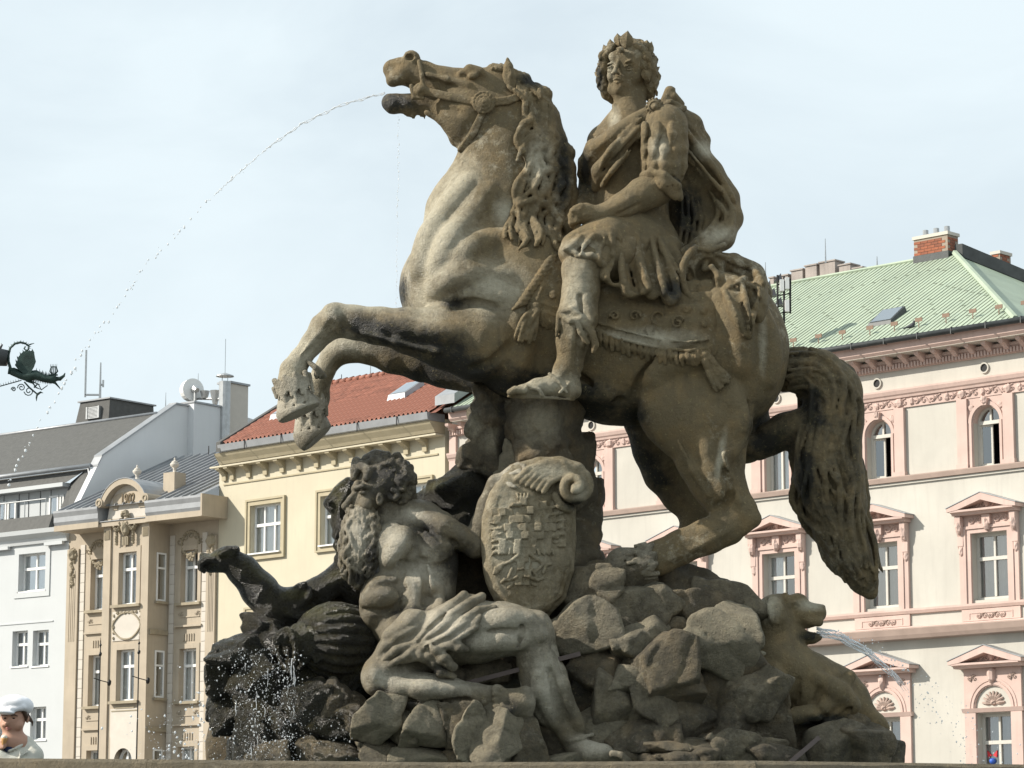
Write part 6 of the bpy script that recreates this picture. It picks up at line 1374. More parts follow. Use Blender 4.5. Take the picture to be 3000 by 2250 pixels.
for c in ([(1985, 350, -6, 8), (2040, 430, -7, 10), (2105, 510, -7, 9), (2150, 590, -6, 7)], [(2000, 420, -6, 6), (2060, 500, -7, 8), (2110, 560, -7, 8)], [(2085, 560, -6, 6), (2105, 610, -8, 9), (2090, 660, -8, 9), (2040, 705, -7, 8), (1990, 740, -5, 6)], [(2035, 725, -7, 8), (2008, 760, -8, 10), (1998, 810, -8, 10), (2012, 860, -8, 10), (2050, 882, -8, 10), (2095, 865, -8, 10), (2140, 840, -7, 9), (2190, 812, -6, 7)],
          [(2075, 735, -7, 8), (2120, 720, -6, 7)], [(2065, 790, -7, 7), (2085, 782, -8, 8), (2100, 800, -8, 8), (2104, 845, -7, 6)], [(2062, 858, -7, 6), (2062, 880, -8, 7)], [(2100, 745, -7, 8), (2160, 770, -8, 9), (2205, 790, -8, 9), (2235, 830, -7, 8)], [(2120, 850, -7, 8), (2150, 910, -8, 9), (2172, 965, -8, 8), (2192, 990, -6, 5)], [(2170, 830, -7, 7), (2182, 880, -9, 9), (2192, 940, -9, 8), (2197, 988, -7, 5)], [(2195, 835, -7, 8), (2220, 850, -8, 9), (2218, 890, -8, 8), (2204, 930, -8, 7), (2204, 985, -6, 4)],
          [(1880, 345, -6, 6), (1830, 390, -7, 9), (1785, 440, -7, 9), (1760, 490, -6, 6)], [(1840, 440, -6, 6), (1800, 490, -7, 8), (1770, 530, -6, 5)]): cl.chain(c, .008, snap=cf)
for c in ([(2020, 790, 0, 4), (2030, 830, 0, 9), (2040, 862, 0, 4)], [(2080, 800, 0, 6), (2082, 840, 0, 10), (2070, 862, 0, 5)], [(2140, 800, 2, 4), (2170, 815, 1, 7), (2210, 815, 2, 4)], [(2178, 850, 0, 4), (2186, 910, 0, 7), (2194, 965, 0, 4)], [(2020, 470, 2, 4), (2080, 545, 1, 8), (2130, 610, 2, 4)], [(1900, 352, 2, 3), (1850, 415, 1, 7), (1800, 470, 2, 4)]): cl.chain(c, .014, -1, snap=cf)
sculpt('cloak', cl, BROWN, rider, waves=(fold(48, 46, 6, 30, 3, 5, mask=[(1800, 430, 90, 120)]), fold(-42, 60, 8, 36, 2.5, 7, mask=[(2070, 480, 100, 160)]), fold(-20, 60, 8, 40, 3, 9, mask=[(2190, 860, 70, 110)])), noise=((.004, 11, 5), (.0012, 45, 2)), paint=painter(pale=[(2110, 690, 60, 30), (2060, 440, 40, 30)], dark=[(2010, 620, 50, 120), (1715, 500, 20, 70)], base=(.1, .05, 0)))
v = Vol(.0045)
v.ell(1918, 312, -118, 21, 21, 12, 0, .004); v.ell(1918, 312, -128, 12, 12, 7, 0, .002); v.ell(1918, 312, -134, 5, 5, 5, 0, .001)
for q in range(14): a = q/14*6.283; v.ell(1918+23*math.cos(a), 312+23*math.sin(a), -116, 4.6, 4.6, 5, 0, .001)
for q in range(12): a = q/12*6.283; v.cone(W(1918+16*math.cos(a), 312+16*math.sin(a), -129), .0035, W(1918+16*math.cos(a+.52), 312+16*math.sin(a+.52), -129), .0035, .001)
sculpt('brooch', v, BROWN, rider, paint=painter(base=(.1, .2, 0)))
# ================================================================== reclining giant
giant = tag(empty('reclining_giant_statue', tuple(W(1280, 2050, -150))), 'bearded nude stone giant reclining under the rearing horse, gripping the eagle shield', 'giant statue')
gp = painter(dark=[(1250, 1560, 60, 40, 15), (1340, 1650, 60, 80, 20), (1200, 1800, 110, 30, 0), (1090, 1630, 20, 60, 0), (1250, 2070, 200, 22, 4), (1110, 2030, 40, 25, 0), (1490, 2080, 40, 40, 0)],  # stains, plus the shade on the torso's right side painted in
    pale=[(1450, 1840, 190, 90), (1600, 2000, 60, 120), (1150, 1600, 60, 90), (1240, 1690, 80, 90), (1250, 1995, 230, 40), (1500, 1400, 60, 60), (1210, 1510, 50, 25), (1750, 2180, 80, 40), (1110, 1990, 40, 40)],  # pale stone, with the sunlit thigh and knee painted in
    wet=[(1150, 1600, 220, 280), (1100, 1980, 80, 80)], base=(0, .08, .1))
v = Vol(.0085)
TW = ((.5, .86, 0), .75)
v.chain([(1215, 1570, -120, 108), (1225, 1650, -130, 112), (1210, 1730, -140, 118), (1195, 1810, -150, 105), (1240, 1870, -170, 90)], .035, fl=((0, 1, 0), .8))
v.ell(1155, 1600, -190, 68, 72, 60, 10, .03); v.ell(1268, 1600, -190, 60, 70, 50, 0, .03)         # chest
v.ell(1120, 1750, -190, 60, 70, 70, 10, .03); v.ell(1090, 1780, -170, 34, 60, 60, 0, .02)
v.ell(1208, 1512, -150, 55, 42, 50, 0, .02)                                                       # shoulder
v.chain([(1130, 1540, -140, 45), (1215, 1515, -150, 48), (1290, 1545, -160, 44), (1350, 1575, -165, 36), (1392, 1602, -165, 33)], .02)
v.ell(1310, 1550, -180, 42, 30, 26, 18, .015)
v.chain([(1392, 1602, -160, 32), (1410, 1540, -160, 32), (1428, 1480, -165, 28), (1448, 1425, -175, 21), (1458, 1406, -180, 20)], .016)
v.chain([(1452, 1412, -180, 22), (1478, 1404, -188, 18), (1500, 1415, -196, 15)], .012)
v.chain([(1462, 1400, -184, 13), (1490, 1378, -188, 11), (1517, 1362, -190, 10), (1536, 1366, -200, 9), (1541, 1385, -210, 8)], .006)
v.chain([(1468, 1408, -190, 12), (1497, 1392, -198, 10), (1522, 1380, -205, 9), (1530, 1394, -214, 8)], .005)
v.chain([(1475, 1412, -200, 12), (1495, 1422, -210, 11), (1508, 1427, -216, 9)], .005); v.chain([(1462, 1418, -192, 12), (1480, 1432, -205, 8), (1490, 1438, -212, 6)], .006)
# anatomy grooves
v.chain([(1205, 1560, -240, 5), (1190, 1640, -250, 6), (1165, 1720, -260, 6)], .025, -1)
v.chain([(1105, 1668, -215, 6), (1140, 1668, -245, 7), (1190, 1655, -248, 6)], .02, -1)
v.chain([(1210, 1660, -245, 6), (1270, 1664, -230, 7), (1320, 1650, -200, 6)], .02, -1)
v.chain([(1130, 1720, -255, 8), (1180, 1735, -262, 8), (1215, 1728, -250, 6)], .02, -1); 
v.chain([(1240, 1615, -235, 8), (1258, 1680, -240, 9), (1250, 1740, -240, 7)], .03, 1)
v.chain([(1168, 1540, -205, 8), (1200, 1545, -215, 10), (1250, 1560, -210, 8)], .02, -1)

# neck
v.chain([(1165, 1550, -130, 62), (1140, 1480, -130, 55)], .02)
# hips, left thigh and shin
v.chain([(1205, 1850, -190, 88), (1290, 1865, -215, 92), (1390, 1852, -245, 86), (1480, 1845, -265, 74), (1555, 1850, -275, 62)], .03)
v.ell(1575, 1842, -290, 40, 46, 46, 0, .02); v.ell(1558, 1822, -320, 22, 20, 18, 0, .012); v.ell(1585, 1858, -322, 22, 20, 16, 0, .012); v.ell(1540, 1868, -325, 20, 18, 14, 0, .012)
v.chain([(1568, 1875, -270, 54), (1580, 1950, -262, 56), (1600, 2020, -252, 56), (1632, 2090, -242, 44), (1672, 2150, -235, 32), (1688, 2180, -232, 30)], .025)
v.chain([(1540, 1940, -262, 24), (1560, 2040, -255, 28), (1590, 2100, -250, 20)], .03)
v.chain([(1600, 1900, -315, 7), (1640, 2000, -300, 9), (1700, 2130, -268, 6)], .02)
v.chain([(1575, 1960, -318, 6), (1600, 2060, -305, 8), (1640, 2120, -280, 5)], .03, -1)
# left foot
v.chain([(1690, 2185, -232, 32), (1720, 2205, -250, 34), (1768, 2210, -262, 27), (1810, 2222, -270, 18)], .018); v.ell(1690, 2232, -225, 34, 26, 30, 0, .015)
for q in range(5): v.chain([(1795+q*4, 2208+q*3, -300+q*14, 11-q*.8), (1820+q*5, 2213+q*4, -304+q*15, 10-q*.8), (1838+q*3-abs(q-1)*3, 2226+q*2, -304+q*15, 9-q*.6)], .004)
v.chain([(1665, 2172, -262, 5), (1690, 2166, -270, 6), (1735, 2152, -255, 6)], .006)
# right leg, bent, sole to the viewer
v.chain([(1230, 1890, -200, 80), (1170, 1925, -240, 66), (1120, 1972, -270, 50), (1112, 1990, -275, 47)], .025)
v.chain([(1115, 1985, -275, 50), (1170, 2018, -275, 50), (1240, 2032, -272, 60), (1310, 2038, -270, 54), (1380, 2045, -268, 40), (1450, 2048, -265, 36)], .025)
v.ell(1098, 1975, -300, 22, 34, 30, 0, .015); v.ell(1140, 1952, -310, 24, 20, 20, 0, .015)
v.chain([(1150, 2000, -320, 7), (1260, 2008, -322, 9), (1400, 2018, -298, 6)], .02); v.chain([(1160, 2040, -320, 6), (1280, 2062, -318, 8), (1400, 2062, -300, 6)], .02, -1)
v.ell(1478, 2052, -275, 30, 30, 34, 0, .015)
v.chain([(1470, 2050, -285, 28), (1500, 2068, -300, 40), (1530, 2058, -305, 34)], .016)
v.chain([(1462, 2040, -290, 20), (1500, 2042, -310, 22), (1538, 2034, -312, 22), (1550, 2060, -312, 20), (1545, 2090, -308, 16)], .012)
v.chain([(1464, 2080, -295, 20), (1480, 2102, -298, 18)], .012); v.chain([(1478, 2060, -340, 8), (1510, 2066, -350, 9), (1530, 2072, -345, 7)], .012, -1)
for q in range(4): v.ell(1452, 2034+q*17, -312, 12, 9, 11, 0, .004)
v.ell(1458, 2018, -305, 17, 13, 14, 0, .006)
gf = v.front()
for c in ([(1130, 1655, 10, 14), (1170, 1600, 8, 24), (1190, 1560, 10, 14)], [(1070, 1760, 13, 14), (1120, 1745, 11, 20), (1180, 1755, 13, 14)], [(1190, 1690, 10, 10), (1215, 1740, 8, 18), (1200, 1800, 10, 12)], [(1215, 1700, 10, 12), (1270, 1720, 8, 20), (1290, 1780, 10, 12)], [(1240, 1520, 10, 12), (1310, 1545, 8, 20), (1370, 1585, 10, 12)], [(1400, 1830, 10, 16), (1480, 1810, 8, 24), (1550, 1815, 10, 14)], [(1380, 1890, 10, 14), (1450, 1880, 8, 22), (1530, 1885, 10, 12)], [(1570, 1950, 8, 12), (1590, 2030, 7, 20), (1625, 2110, 9, 10)], [(1640, 1960, 8, 8), (1665, 2050, 7, 12), (1700, 2130, 9, 8)], [(1180, 2010, 8, 10), (1260, 2020, 7, 16), (1350, 2030, 9, 10)]): v.chain(c, .035, snap=gf)
for c in ([(1160, 1640, 1, 4), (1200, 1655, 1, 6), (1250, 1640, 1, 4)], [(1180, 1660, 1, 3), (1172, 1720, 1, 6), (1160, 1790, 1, 4)], [(1090, 1720, 1, 4), (1140, 1712, 1, 6), (1190, 1725, 1, 4)], [(1240, 1660, 1, 4), (1250, 1720, 1, 6), (1240, 1790, 1, 4)], [(1065, 1785, 2, 3), (1120, 1790, 2, 4), (1180, 1785, 2, 3)], [(1255, 1545, 1, 3), (1290, 1575, 1, 6), (1340, 1590, 1, 4)], [(1520, 1800, 1, 3), (1530, 1850, 1, 5), (1515, 1890, 1, 4)], [(1610, 1960, 1, 3), (1630, 2040, 1, 5), (1660, 2120, 1, 3)], [(1180, 2045, 1, 3), (1270, 2055, 1, 5), (1380, 2050, 1, 3)], [(1430, 1850, 1, 3), (1470, 1845, 1, 5), (1520, 1850, 1, 3)]): v.chain(c, .022, -1, snap=gf)
sculpt('body', v, GREY, giant, noise=((.009, 6, 3), (.004, 16, 33), (.0018, 34, 9)), paint=gp)
# head, in profile to the left, with curls and long beard
v = Vol(.0062)
v.ell(1118, 1415, -150, 78, 72, 66, 20, .02)
v.chain([(1085, 1450, -180, 42), (1062, 1480, -185, 34)], .02)
v.chain([(1048, 1418, -195, 12), (1040, 1432, -200, 10), (1058, 1442, -200, 8)], .012)
v.chain([(1046, 1440, -200, 9), (1026, 1462, -205, 9), (1010, 1484, -205, 9), (1022, 1492, -205, 8)], .008); v.ell(1030, 1484, -218, 8, 7, 7, 0, .004)
v.chain([(1040, 1430, -218, 7), (1062, 1424, -225, 8), (1085, 1430, -218, 7)], .006); v.ell(1062, 1443, -222, 12, 7, 7, 0, .004); v.ell(1062, 1452, -232, 16, 4, 6, 0, .004, -1)
v.ell(1072, 1478, -220, 20, 18, 12, 0, .012); v.ell(1112, 1462, -228, 11, 20, 10, 0, .005); v.ell(1112, 1462, -240, 5, 12, 8, 0, .003, -1)
v.chain([(1020, 1500, -205, 9), (1032, 1506, -212, 8)], .006)
sculpt('head', v, GREY, giant, noise=((.002, 20, 3),), paint=painter(dark=[(1130, 1410, 80, 80)], base=(.25, .05, .6)))
v = Vol(.0062)
v.ell(1128, 1412, -145, 76, 68, 66, 20, .02)
for i in range(46):
    rg = random.Random(i); a = rg.uniform(-2.7, 1.25); r = rg.uniform(.5, 1.0); x = 1132+80*r*math.cos(a); y = 1412+76*r*math.sin(a)
    if x < 1070 and y > 1430: continue
    dd = -150-62*math.sqrt(max(0, 1-r*r*.9)); aa = rg.uniform(0, 6.28)
    v.chain([(x+14*math.cos(aa+q*1.1), y+12*math.sin(aa+q*1.1), dd+q*1.5, 9.5-q*.8) for q in range(5)], .004)
for c in ([(1075, 1346, -160, 16), (1100, 1338, -160, 20), (1130, 1340, -150, 18)], [(1044, 1352, -165, 14), (1042, 1378, -185, 15), (1036, 1400, -190, 10)], [(1060, 1362, -190, 14), (1078, 1380, -205, 14), (1072, 1402, -210, 10)], [(1170, 1368, -150, 20), (1198, 1412, -145, 20), (1204, 1460, -140, 18), (1180, 1498, -135, 22)]): v.chain(c, .01)
sculpt('hair', v, GREY, giant, noise=((.003, 22, 3),), paint=painter(dark=[(1150, 1420, 80, 80)], base=(.5, .08, .9)))
v = Vol(.0062)
v.chain([(1060, 1515, -190, 44), (1055, 1570, -195, 44), (1050, 1620, -200, 40), (1045, 1670, -200, 26), (1045, 1715, -200, 12)], .02)
strands(v, [(1035, 1500, -215), (1016, 1550, -222), (1008, 1610, -226), (1004, 1660, -222), (1030, 1735, -210)], [(1100, 1500, -225), (1108, 1550, -232), (1104, 1610, -236), (1100, 1650, -230), (1085, 1700, -215)], 17, 8, 5, 11, 3.4, seed=21, k=.0025, m=30, dj=8)
strands(v, [(1022, 1500, -190), (1002, 1560, -190), (996, 1640, -190), (1015, 1700, -190)], [(1030, 1500, -215), (1012, 1560, -218), (1006, 1640, -218), (1022, 1710, -205)], 5, 8, 5, 8, 3, seed=23, k=.003, m=22)
v.chain([(1020, 1494, -212, 8), (1040, 1504, -225, 9), (1062, 1520, -232, 7), (1070, 1545, -236, 5)], .004)
sculpt('beard', v, GREY, giant, waves=(fold(5, 10, 2.4, 22, 6, 4),), noise=((.0015, 30, 3),), paint=painter(dark=[(1090, 1640, 30, 60), (1060, 1700, 40, 30)], pale=[(1050, 1570, 40, 90)], base=(.15, .1, .8)))
# loincloth
v = Vol(.0065)
for c in ([(1115, 1928, -300, 16), (1130, 1895, -305, 18), (1170, 1880, -300, 18), (1220, 1885, -298, 16)], [(1128, 1935, -312, 12), (1160, 1905, -325, 14), (1215, 1890, -322, 12)], [(1140, 1950, -322, 9), (1200, 1915, -335, 12), (1225, 1890, -325, 9)],
          [(1160, 1870, -285, 40), (1210, 1830, -285, 44), (1235, 1850, -290, 30)], [(1222, 1882, -318, 11), (1262, 1840, -330, 15), (1290, 1800, -322, 16), (1340, 1765, -290, 15), (1358, 1742, -265, 12)],
          [(1230, 1885, -325, 11), (1290, 1840, -340, 15), (1330, 1800, -330, 16), (1375, 1770, -310, 16), (1410, 1750, -280, 14)], [(1240, 1892, -328, 10), (1310, 1862, -350, 14), (1360, 1820, -345, 15), (1400, 1790, -335, 14), (1450, 1778, -320, 8)],
          [(1260, 1892, -330, 9), (1330, 1875, -352, 12), (1390, 1835, -350, 12), (1405, 1805, -345, 8)], [(1222, 1892, -322, 14), (1270, 1900, -345, 18), (1300, 1930, -345, 18), (1330, 1955, -330, 12)], [(1230, 1900, -322, 12), (1255, 1920, -335, 14), (1290, 1970, -325, 14), (1330, 1980, -310, 9)],
          [(1300, 1890, -345, 14), (1345, 1895, -350, 15), (1368, 1905, -345, 8)], [(1180, 1935, -320, 12), (1230, 1920, -335, 14), (1260, 1945, -320, 10)]): v.chain(c, .008)
v.chain([(1230, 1870, -250, 70), (1310, 1850, -270, 72), (1370, 1800, -240, 60)], .02)
for c in ([(1225, 1880, -335, 5), (1280, 1822, -345, 6), (1350, 1765, -310, 5)], [(1232, 1890, -345, 5), (1310, 1842, -362, 6), (1370, 1790, -345, 5)], [(1250, 1905, -352, 6), (1300, 1950, -355, 6)], [(1250, 1895, -350, 5), (1340, 1860, -368, 6), (1400, 1815, -362, 5)]): v.chain(c, .006, -1)
sculpt('loincloth', v, GREY, giant, waves=(fold(60, 30, 3, 22, 4, 6),), noise=((.0035, 12, 3), (.0012, 40, 9)), paint=painter(dark=[(1260, 1960, 60, 30)], pale=[(1300, 1830, 120, 70)], base=(.1, .25, .1)))

# ================================================================== second giant behind
g2 = tag(empty('second_giant_statue', tuple(W(1000, 1900, 120))), 'second bearded giant mostly hidden behind the first, stretching out an open palm', 'giant statue')
v = Vol(.0075)
v.chain([(1045, 1500, 60, 50), (1030, 1450, 50, 46), (1012, 1440, 30, 34)], .02)
v.chain([(1020, 1415, 20, 18), (992, 1438, 10, 16), (965, 1475, 0, 15), (972, 1490, 0, 12), (990, 1490, 10, 16)], .012)
v.chain([(1000, 1470, 10, 30), (985, 1530, 10, 16), (995, 1555, 10, 20), (1005, 1500, 20, 30)], .012); v.ell(985, 1527, 0, 8, 5, 12, 0, .005); v.ell(986, 1540, 0, 9, 6, 12, 0, .005); v.ell(986, 1568, 6, 14, 14, 14, 0, .008)
v.ell(985, 1460, -16, 12, 5, 6, 20, .004, -1)
strands(v, [(990, 1575, 10), (985, 1610, 10), (988, 1650, 10)], [(1040, 1575, 0), (1040, 1610, 0), (1030, 1690, 0)], 7, 9, 6, 6, 2, seed=31, k=.004, m=12)
v.chain([(1080, 1620, 60, 90), (1060, 1700, 60, 80)], .03)
v.chain([(1040, 1660, 40, 46), (1000, 1690, 30, 42), (930, 1740, 10, 44), (862, 1772, -10, 46)], .03)
v.chain([(855, 1775, -20, 54), (800, 1775, -30, 52), (760, 1730, -40, 52), (710, 1670, -55, 44), (676, 1640, -60, 32), (660, 1632, -64, 30)], .025)
for c in ([(858, 1780, -60, 20), (852, 1745, -62, 20), (880, 1725, -55, 16), (892, 1712, -50, 10)], [(870, 1775, -65, 16), (900, 1750, -62, 16), (905, 1725, -50, 10)], [(845, 1790, -62, 18), (880, 1800, -60, 16), (915, 1775, -50, 12)]): v.chain(c, .01)
v.chain([(800, 1830, -10, 50), (850, 1810, 0, 50)], .02)
# hand, palm up, fingers curling at the tips
v.chain([(672, 1632, -62, 30), (645, 1642, -64, 32), (618, 1652, -66, 26)], .014)
for q in range(4): v.chain([(625-q*1, 1640-q*2, -90+q*20, 11), (603-q*3, 1640-q*4, -94+q*21, 10), (587+q*2, 1650-q*4, -94+q*21, 9), (588+q*3, 1666-q*6, -90+q*20, 8), (598+q*3, 1674-q*6, -88+q*20, 7)], .003)
v.chain([(672, 1620, -90, 15), (690, 1612, -92, 13), (668, 1612, -100, 11), (645, 1622, -104, 9)], .006)
sculpt('body', v, MOSS, g2, noise=((.005, 10, 3), (.002, 34, 9)), paint=painter(dark=[(700, 1740, 60, 40), (930, 1800, 60, 40)], pale=[(780, 1690, 70, 16, 35), (990, 1450, 30, 60), (640, 1625, 60, 14), (980, 1690, 60, 20, -25), (860, 1740, 40, 20)], wet=[(800, 1700, 300, 200)], base=(.05, .12, .8)))

# ================================================================== shield
sh = tag(empty('eagle_shield', tuple(W(1560, 1780, -190))), 'carved oval shield with scrolled corner and chequered crowned eagle, held by the giant', 'shield')
SHD = lambda x, y: -185 - 34*math.cos((x-1550)/125*1.3)*math.cos((y-1590)/210*1.2) + (x-1550)*.18
v = Vol(.0068)
out = [(1500, 1400), (1450, 1450), (1428, 1520), (1424, 1590), (1432, 1660), (1452, 1720), (1480, 1768), (1530, 1785), (1590, 1775), (1635, 1735), (1655, 1670), (1662, 1590), (1664, 1500)]
for y in range(1385, 1800, 24):
    t = (y-1590)/205
    lx, rx = 1424+ (max(0, -t)**3)*70 + (max(0, t)**3)*75, 1664-(max(0, t)**3)*85
    for x in np.arange(lx+14, rx-10, 26): v.ell(float(x), y, SHD(x, y)+32, 26, 26, 34, 0, .02)
v.chain([(x, y, SHD(x, y)+22, 15) for x, y in out], .008)
v.chain([(x+(10 if x < 1550 else -6), y, SHD(x, y)+2, 6) for x, y in out[1:-1]], .004)
v.chain([(1672, 1490, -140, 15), (1672, 1580, -140, 16), (1664, 1670, -140, 17), (1640, 1745, -140, 18), (1598, 1795, -135, 14), (1590, 1805, -120, 10)], .01)
v.chain([(1398, 1600, -110, 18), (1405, 1540, -110, 18), (1430, 1470, -110, 20)], .02)
# top shell ridges sweeping into the volute
for i in range(6):
    v.chain([(1512+i*16, 1408+i*7-2, -208-i*2, 8), (1548+i*12, 1374+i*8, -214, 10), (1600+i*8, 1356+i*8, -214, 11), (1650+i*4, 1358+i*7, -212, 11), (1685-i*1, 1372+i*6, -208, 10)], .005)
v.chain([(1520, 1370, -185, 16), (1580, 1362, -185, 22), (1640, 1362, -185, 24), (1690, 1380, -185, 26)], .015)
pts = []
for q in range(30):
    t = q/29; a = -1.75+t*9.6; r = 44*(1-t*.82)+4; pts.append((1682+r*math.cos(a), 1425+r*math.sin(a), -190-t*52, 17*(1-t*.35)))
v.chain(pts, .004); v.ell(1682, 1425, -180, 52, 52, 40, 0, .008); v.ell(1684, 1428, -236, 12, 12, 12, 0, .003)
v.chain([(1626, 1450, -200, 10), (1640, 1480, -200, 12), (1668, 1492, -190, 12)], .01)
shf = v.front()
sculpt('shield_plate', v, BROWN, sh, noise=((.0022, 24, 3), (.0016, 60, 9)), paint=painter(pale=[(1480, 1560, 60, 200), (1600, 1380, 80, 30), (1540, 1640, 80, 80), (1700, 1440, 30, 60)], dark=[(1690, 1480, 40, 20)], base=(.05, .35, .05)))
# eagle relief: raised chequers, crown, wings, legs
ea = Vol(.0045)
def onsh(x, y, h):
    z = shf(x, y); return (z if z is not None and abs(z-SHD(x, y)) < 40 else SHD(x, y))-h
EB = [  # body rows: y, x0, x1
 (1470, 1522, 1548), (1495, 1520, 1550), (1520, 1512, 1552), (1545, 1455, 1645), (1568, 1440, 1645), (1591, 1440, 1645), (1612, 1460, 1610), (1635, 1505, 1560), (1658, 1515, 1548), (1681, 1512, 1550), (1704, 1508, 1555)]
for ri, (y, x0, x1) in enumerate(EB):
    x = x0+11; ci = 0
    while x < x1+6: ea.block(x, y, onsh(x, y, 2.5 if (ri+ci) % 2 == 0 else -3), 10.6, 11.2, 6, 0, .0008); x += 22; ci += 1
for (x, y, n) in ((1450, 1500, 3), (1458, 1522, 3), (1585, 1500, 3), (1574, 1522, 4), (1592, 1480, 2)):
    for i in range(n): xx = x+i*22; ea.block(xx, y, onsh(xx, y, 2.5 if (i+int(y/22)) % 2 else -3), 11, 11.4, 6, -6, .0008)
for i in range(6): a = (1600+i*5, 1490+i*20); ea.chain([(*a, onsh(*a, 4), 5), (a[0]+28, a[1]-6, onsh(a[0]+28, a[1], 6), 5), (a[0]+50-i*2, a[1]-14+i*4, onsh(a[0]+50, a[1], 4), 3)], .002)
for i in range(6): a = (1470-i*1, 1530+i*17); ea.chain([(*a, onsh(*a, 3), 4.5), (a[0]-18, a[1]+3, onsh(a[0]-18, a[1], 5), 4.5), (a[0]-34+i*2, a[1]+2+i*2, onsh(a[0]-34, a[1], 3), 3)], .002)
for i in range(5): a = (1455+i*10, 1606); ea.chain([(*a, onsh(*a, 3), 4.5), (a[0]-4, a[1]+18, onsh(*a, 4), 3)], .002)
for i in range(4): a = (1575+i*14, 1610); ea.chain([(*a, onsh(*a, 3), 5), (a[0]+5, a[1]+14, onsh(*a, 4), 4)], .002)
ea.chain([(1520, 1478, onsh(1520, 1478, 4), 8), (1505, 1478, onsh(1505, 1478, 5), 6), (1494, 1484, onsh(1494, 1484, 3), 3)], .003)    # beak
ea.chain([(1518, 1460, onsh(1518, 1460, 4), 4), (1545, 1456, onsh(1545, 1456, 4), 4)], .002)
for i in range(4): ea.chain([(1518+i*9, 1458, onsh(1518, 1458, 5), 4), (1515+i*11, 1446, onsh(1518, 1446, 5), 3.5)], .002)
for c in ([(1520, 1625), (1495, 1645), (1470, 1655), (1452, 1665)], [(1452, 1665), (1448, 1680)], [(1462, 1658), (1455, 1678)], [(1550, 1622), (1575, 1640), (1595, 1655), (1615, 1652)], [(1590, 1655), (1572, 1672)], [(1600, 1655), (1590, 1678)], [(1475, 1650), (1465, 1668)],
          [(1515, 1690), (1490, 1700), (1478, 1698), (1470, 1706)], [(1550, 1690), (1575, 1700), (1590, 1694)], [(1500, 1665), (1490, 1690)], [(1560, 1668), (1572, 1690)], [(1500, 1710), (1490, 1722)], [(1560, 1710), (1570, 1715)]): ea.chain([(x, y, onsh(x, y, 4), 5) for x, y in c], .003)
sculpt('eagle_relief', ea, BROWN, sh, noise=((.0012, 50, 9),), paint=painter(pale=[(1490, 1600, 60, 100)], base=(.03, .42, .05)))

# ================================================================== urn with gadroons
urn = tag(empty('stone_urn', tuple(W(960, 1985, -150))), 'dark ribbed stone urn lying on its side left of the giant, pouring water', 'urn')
v = Vol(.0075)
v.ell(985, 1880, -130, 118, 102, 100, 18, .02)
c0 = W(985, 1880, -130); ax = (W(840, 1875, -190)-c0).normalized(); b1 = ax.cross(Vector((0, 1, 0))).normalized(); b2 = ax.cross(b1)
for i in range(20):
    a = i/20*6.283; dr = b1*math.cos(a)+b2*math.sin(a); prev = None
    for q in range(9):
        t = -1.25+q*.29; p = c0+ax*(118*K*math.sin(t)*1.0)+dr*(100*K*math.cos(t)*1.0)
        r = (9+6*math.cos(t))*K
        if prev is not None: v.cone(prev[0], prev[1], p, r, .003)
        prev = (p, r)
sculpt('gadrooned_belly', v, MOSS, urn, noise=((.003, 18, 2),), paint=painter(pale=[(960, 1790, 110, 30)], wet=[(960, 1880, 150, 120)], base=(.05, .12, .9)))
v = Vol(.0075)
m0 = W(842, 1905, -215)
for q in range(16):
    a = q/16*6.283; b = a+6.283/16; e1 = Vector((0, -.35, .94)).normalized(); e2 = Vector((.7, -.65, -.2)).normalized()
    f = lambda t, r: m0+(e1*math.cos(t)*1.35+e2*math.sin(t)*.8)*r*K
    v.cone(f(a, 44), .016, f(b, 44), .016, .006); v.cone(f(a, 38)+Vector((.05, .03, .0)), .014, f(b, 38)+Vector((.05, .03, 0)), .014, .006)
for i in range(12):
    rg = random.Random(50+i); x = 812+i*10; y = 1862-14*math.sin(i/11*3.1)+rg.uniform(-6, 14); v.chain([(x, y+14, -222, 11), (x+6, y-4, -226, 12), (x+18, y+4, -222, 9), (x+14, y+14, -224, 7)], .004)
for i in range(8): v.chain([(880+i*7, 1830+i*13, -205, 9), (900+i*5, 1846+i*12, -218, 10), (890+i*5, 1862+i*11, -224, 7)], .004)
v.chain([(880, 1868, -205, 40), (900, 1890, -190, 52)], .02)
sculpt('urn_mouth', v, MOSS, urn, noise=((.004, 18, 2),), paint=painter(pale=[(900, 1840, 50, 30)], wet=[(860, 1880, 100, 100)], base=(.1, .1, 1)))

# ================================================================== hound
dog = tag(empty('hound_statue', tuple(W(2380, 2120, -60))), 'stone hound lying on the rocks at the right, collared, mouth open and spouting water', 'dog statue')
dp = painter(pale=[(2250, 1780, 40, 50), (2380, 1770, 50, 20)], dark=[(2370, 1865, 40, 22), (2420, 2110, 120, 20)], base=(.15, .08, 0))
v = Vol(.0075)
v.ell(2275, 1798, -60, 62, 58, 46, -10, .02); v.chain([(2300, 1790, -60, 48), (2350, 1796, -60, 34), (2385, 1798, -60, 29), (2398, 1796, -60, 22)], .02); v.ell(2335, 1762, -60, 30, 24, 32, 0, .02)
v.ell(2394, 1786, -60, 20, 16, 22, 0, .008); v.ell(2409, 1779, -60, 9, 8, 14, 0, .004)
v.chain([(2370, 1818, -80, 14), (2398, 1822, -78, 13)], .01); v.chain([(2370, 1818, -40, 14), (2398, 1822, -42, 13)], .01); v.ell(2366, 1830, -60, 24, 14, 18, 0, .01)
v.chain([(2320, 1840, -60, 26), (2350, 1862, -60, 20), (2380, 1868, -60, 18), (2396, 1866, -60, 14)], .012); v.chain([(2345, 1845, -60, 9), (2378, 1846, -60, 9), (2400, 1844, -60, 9)], .006, -1)
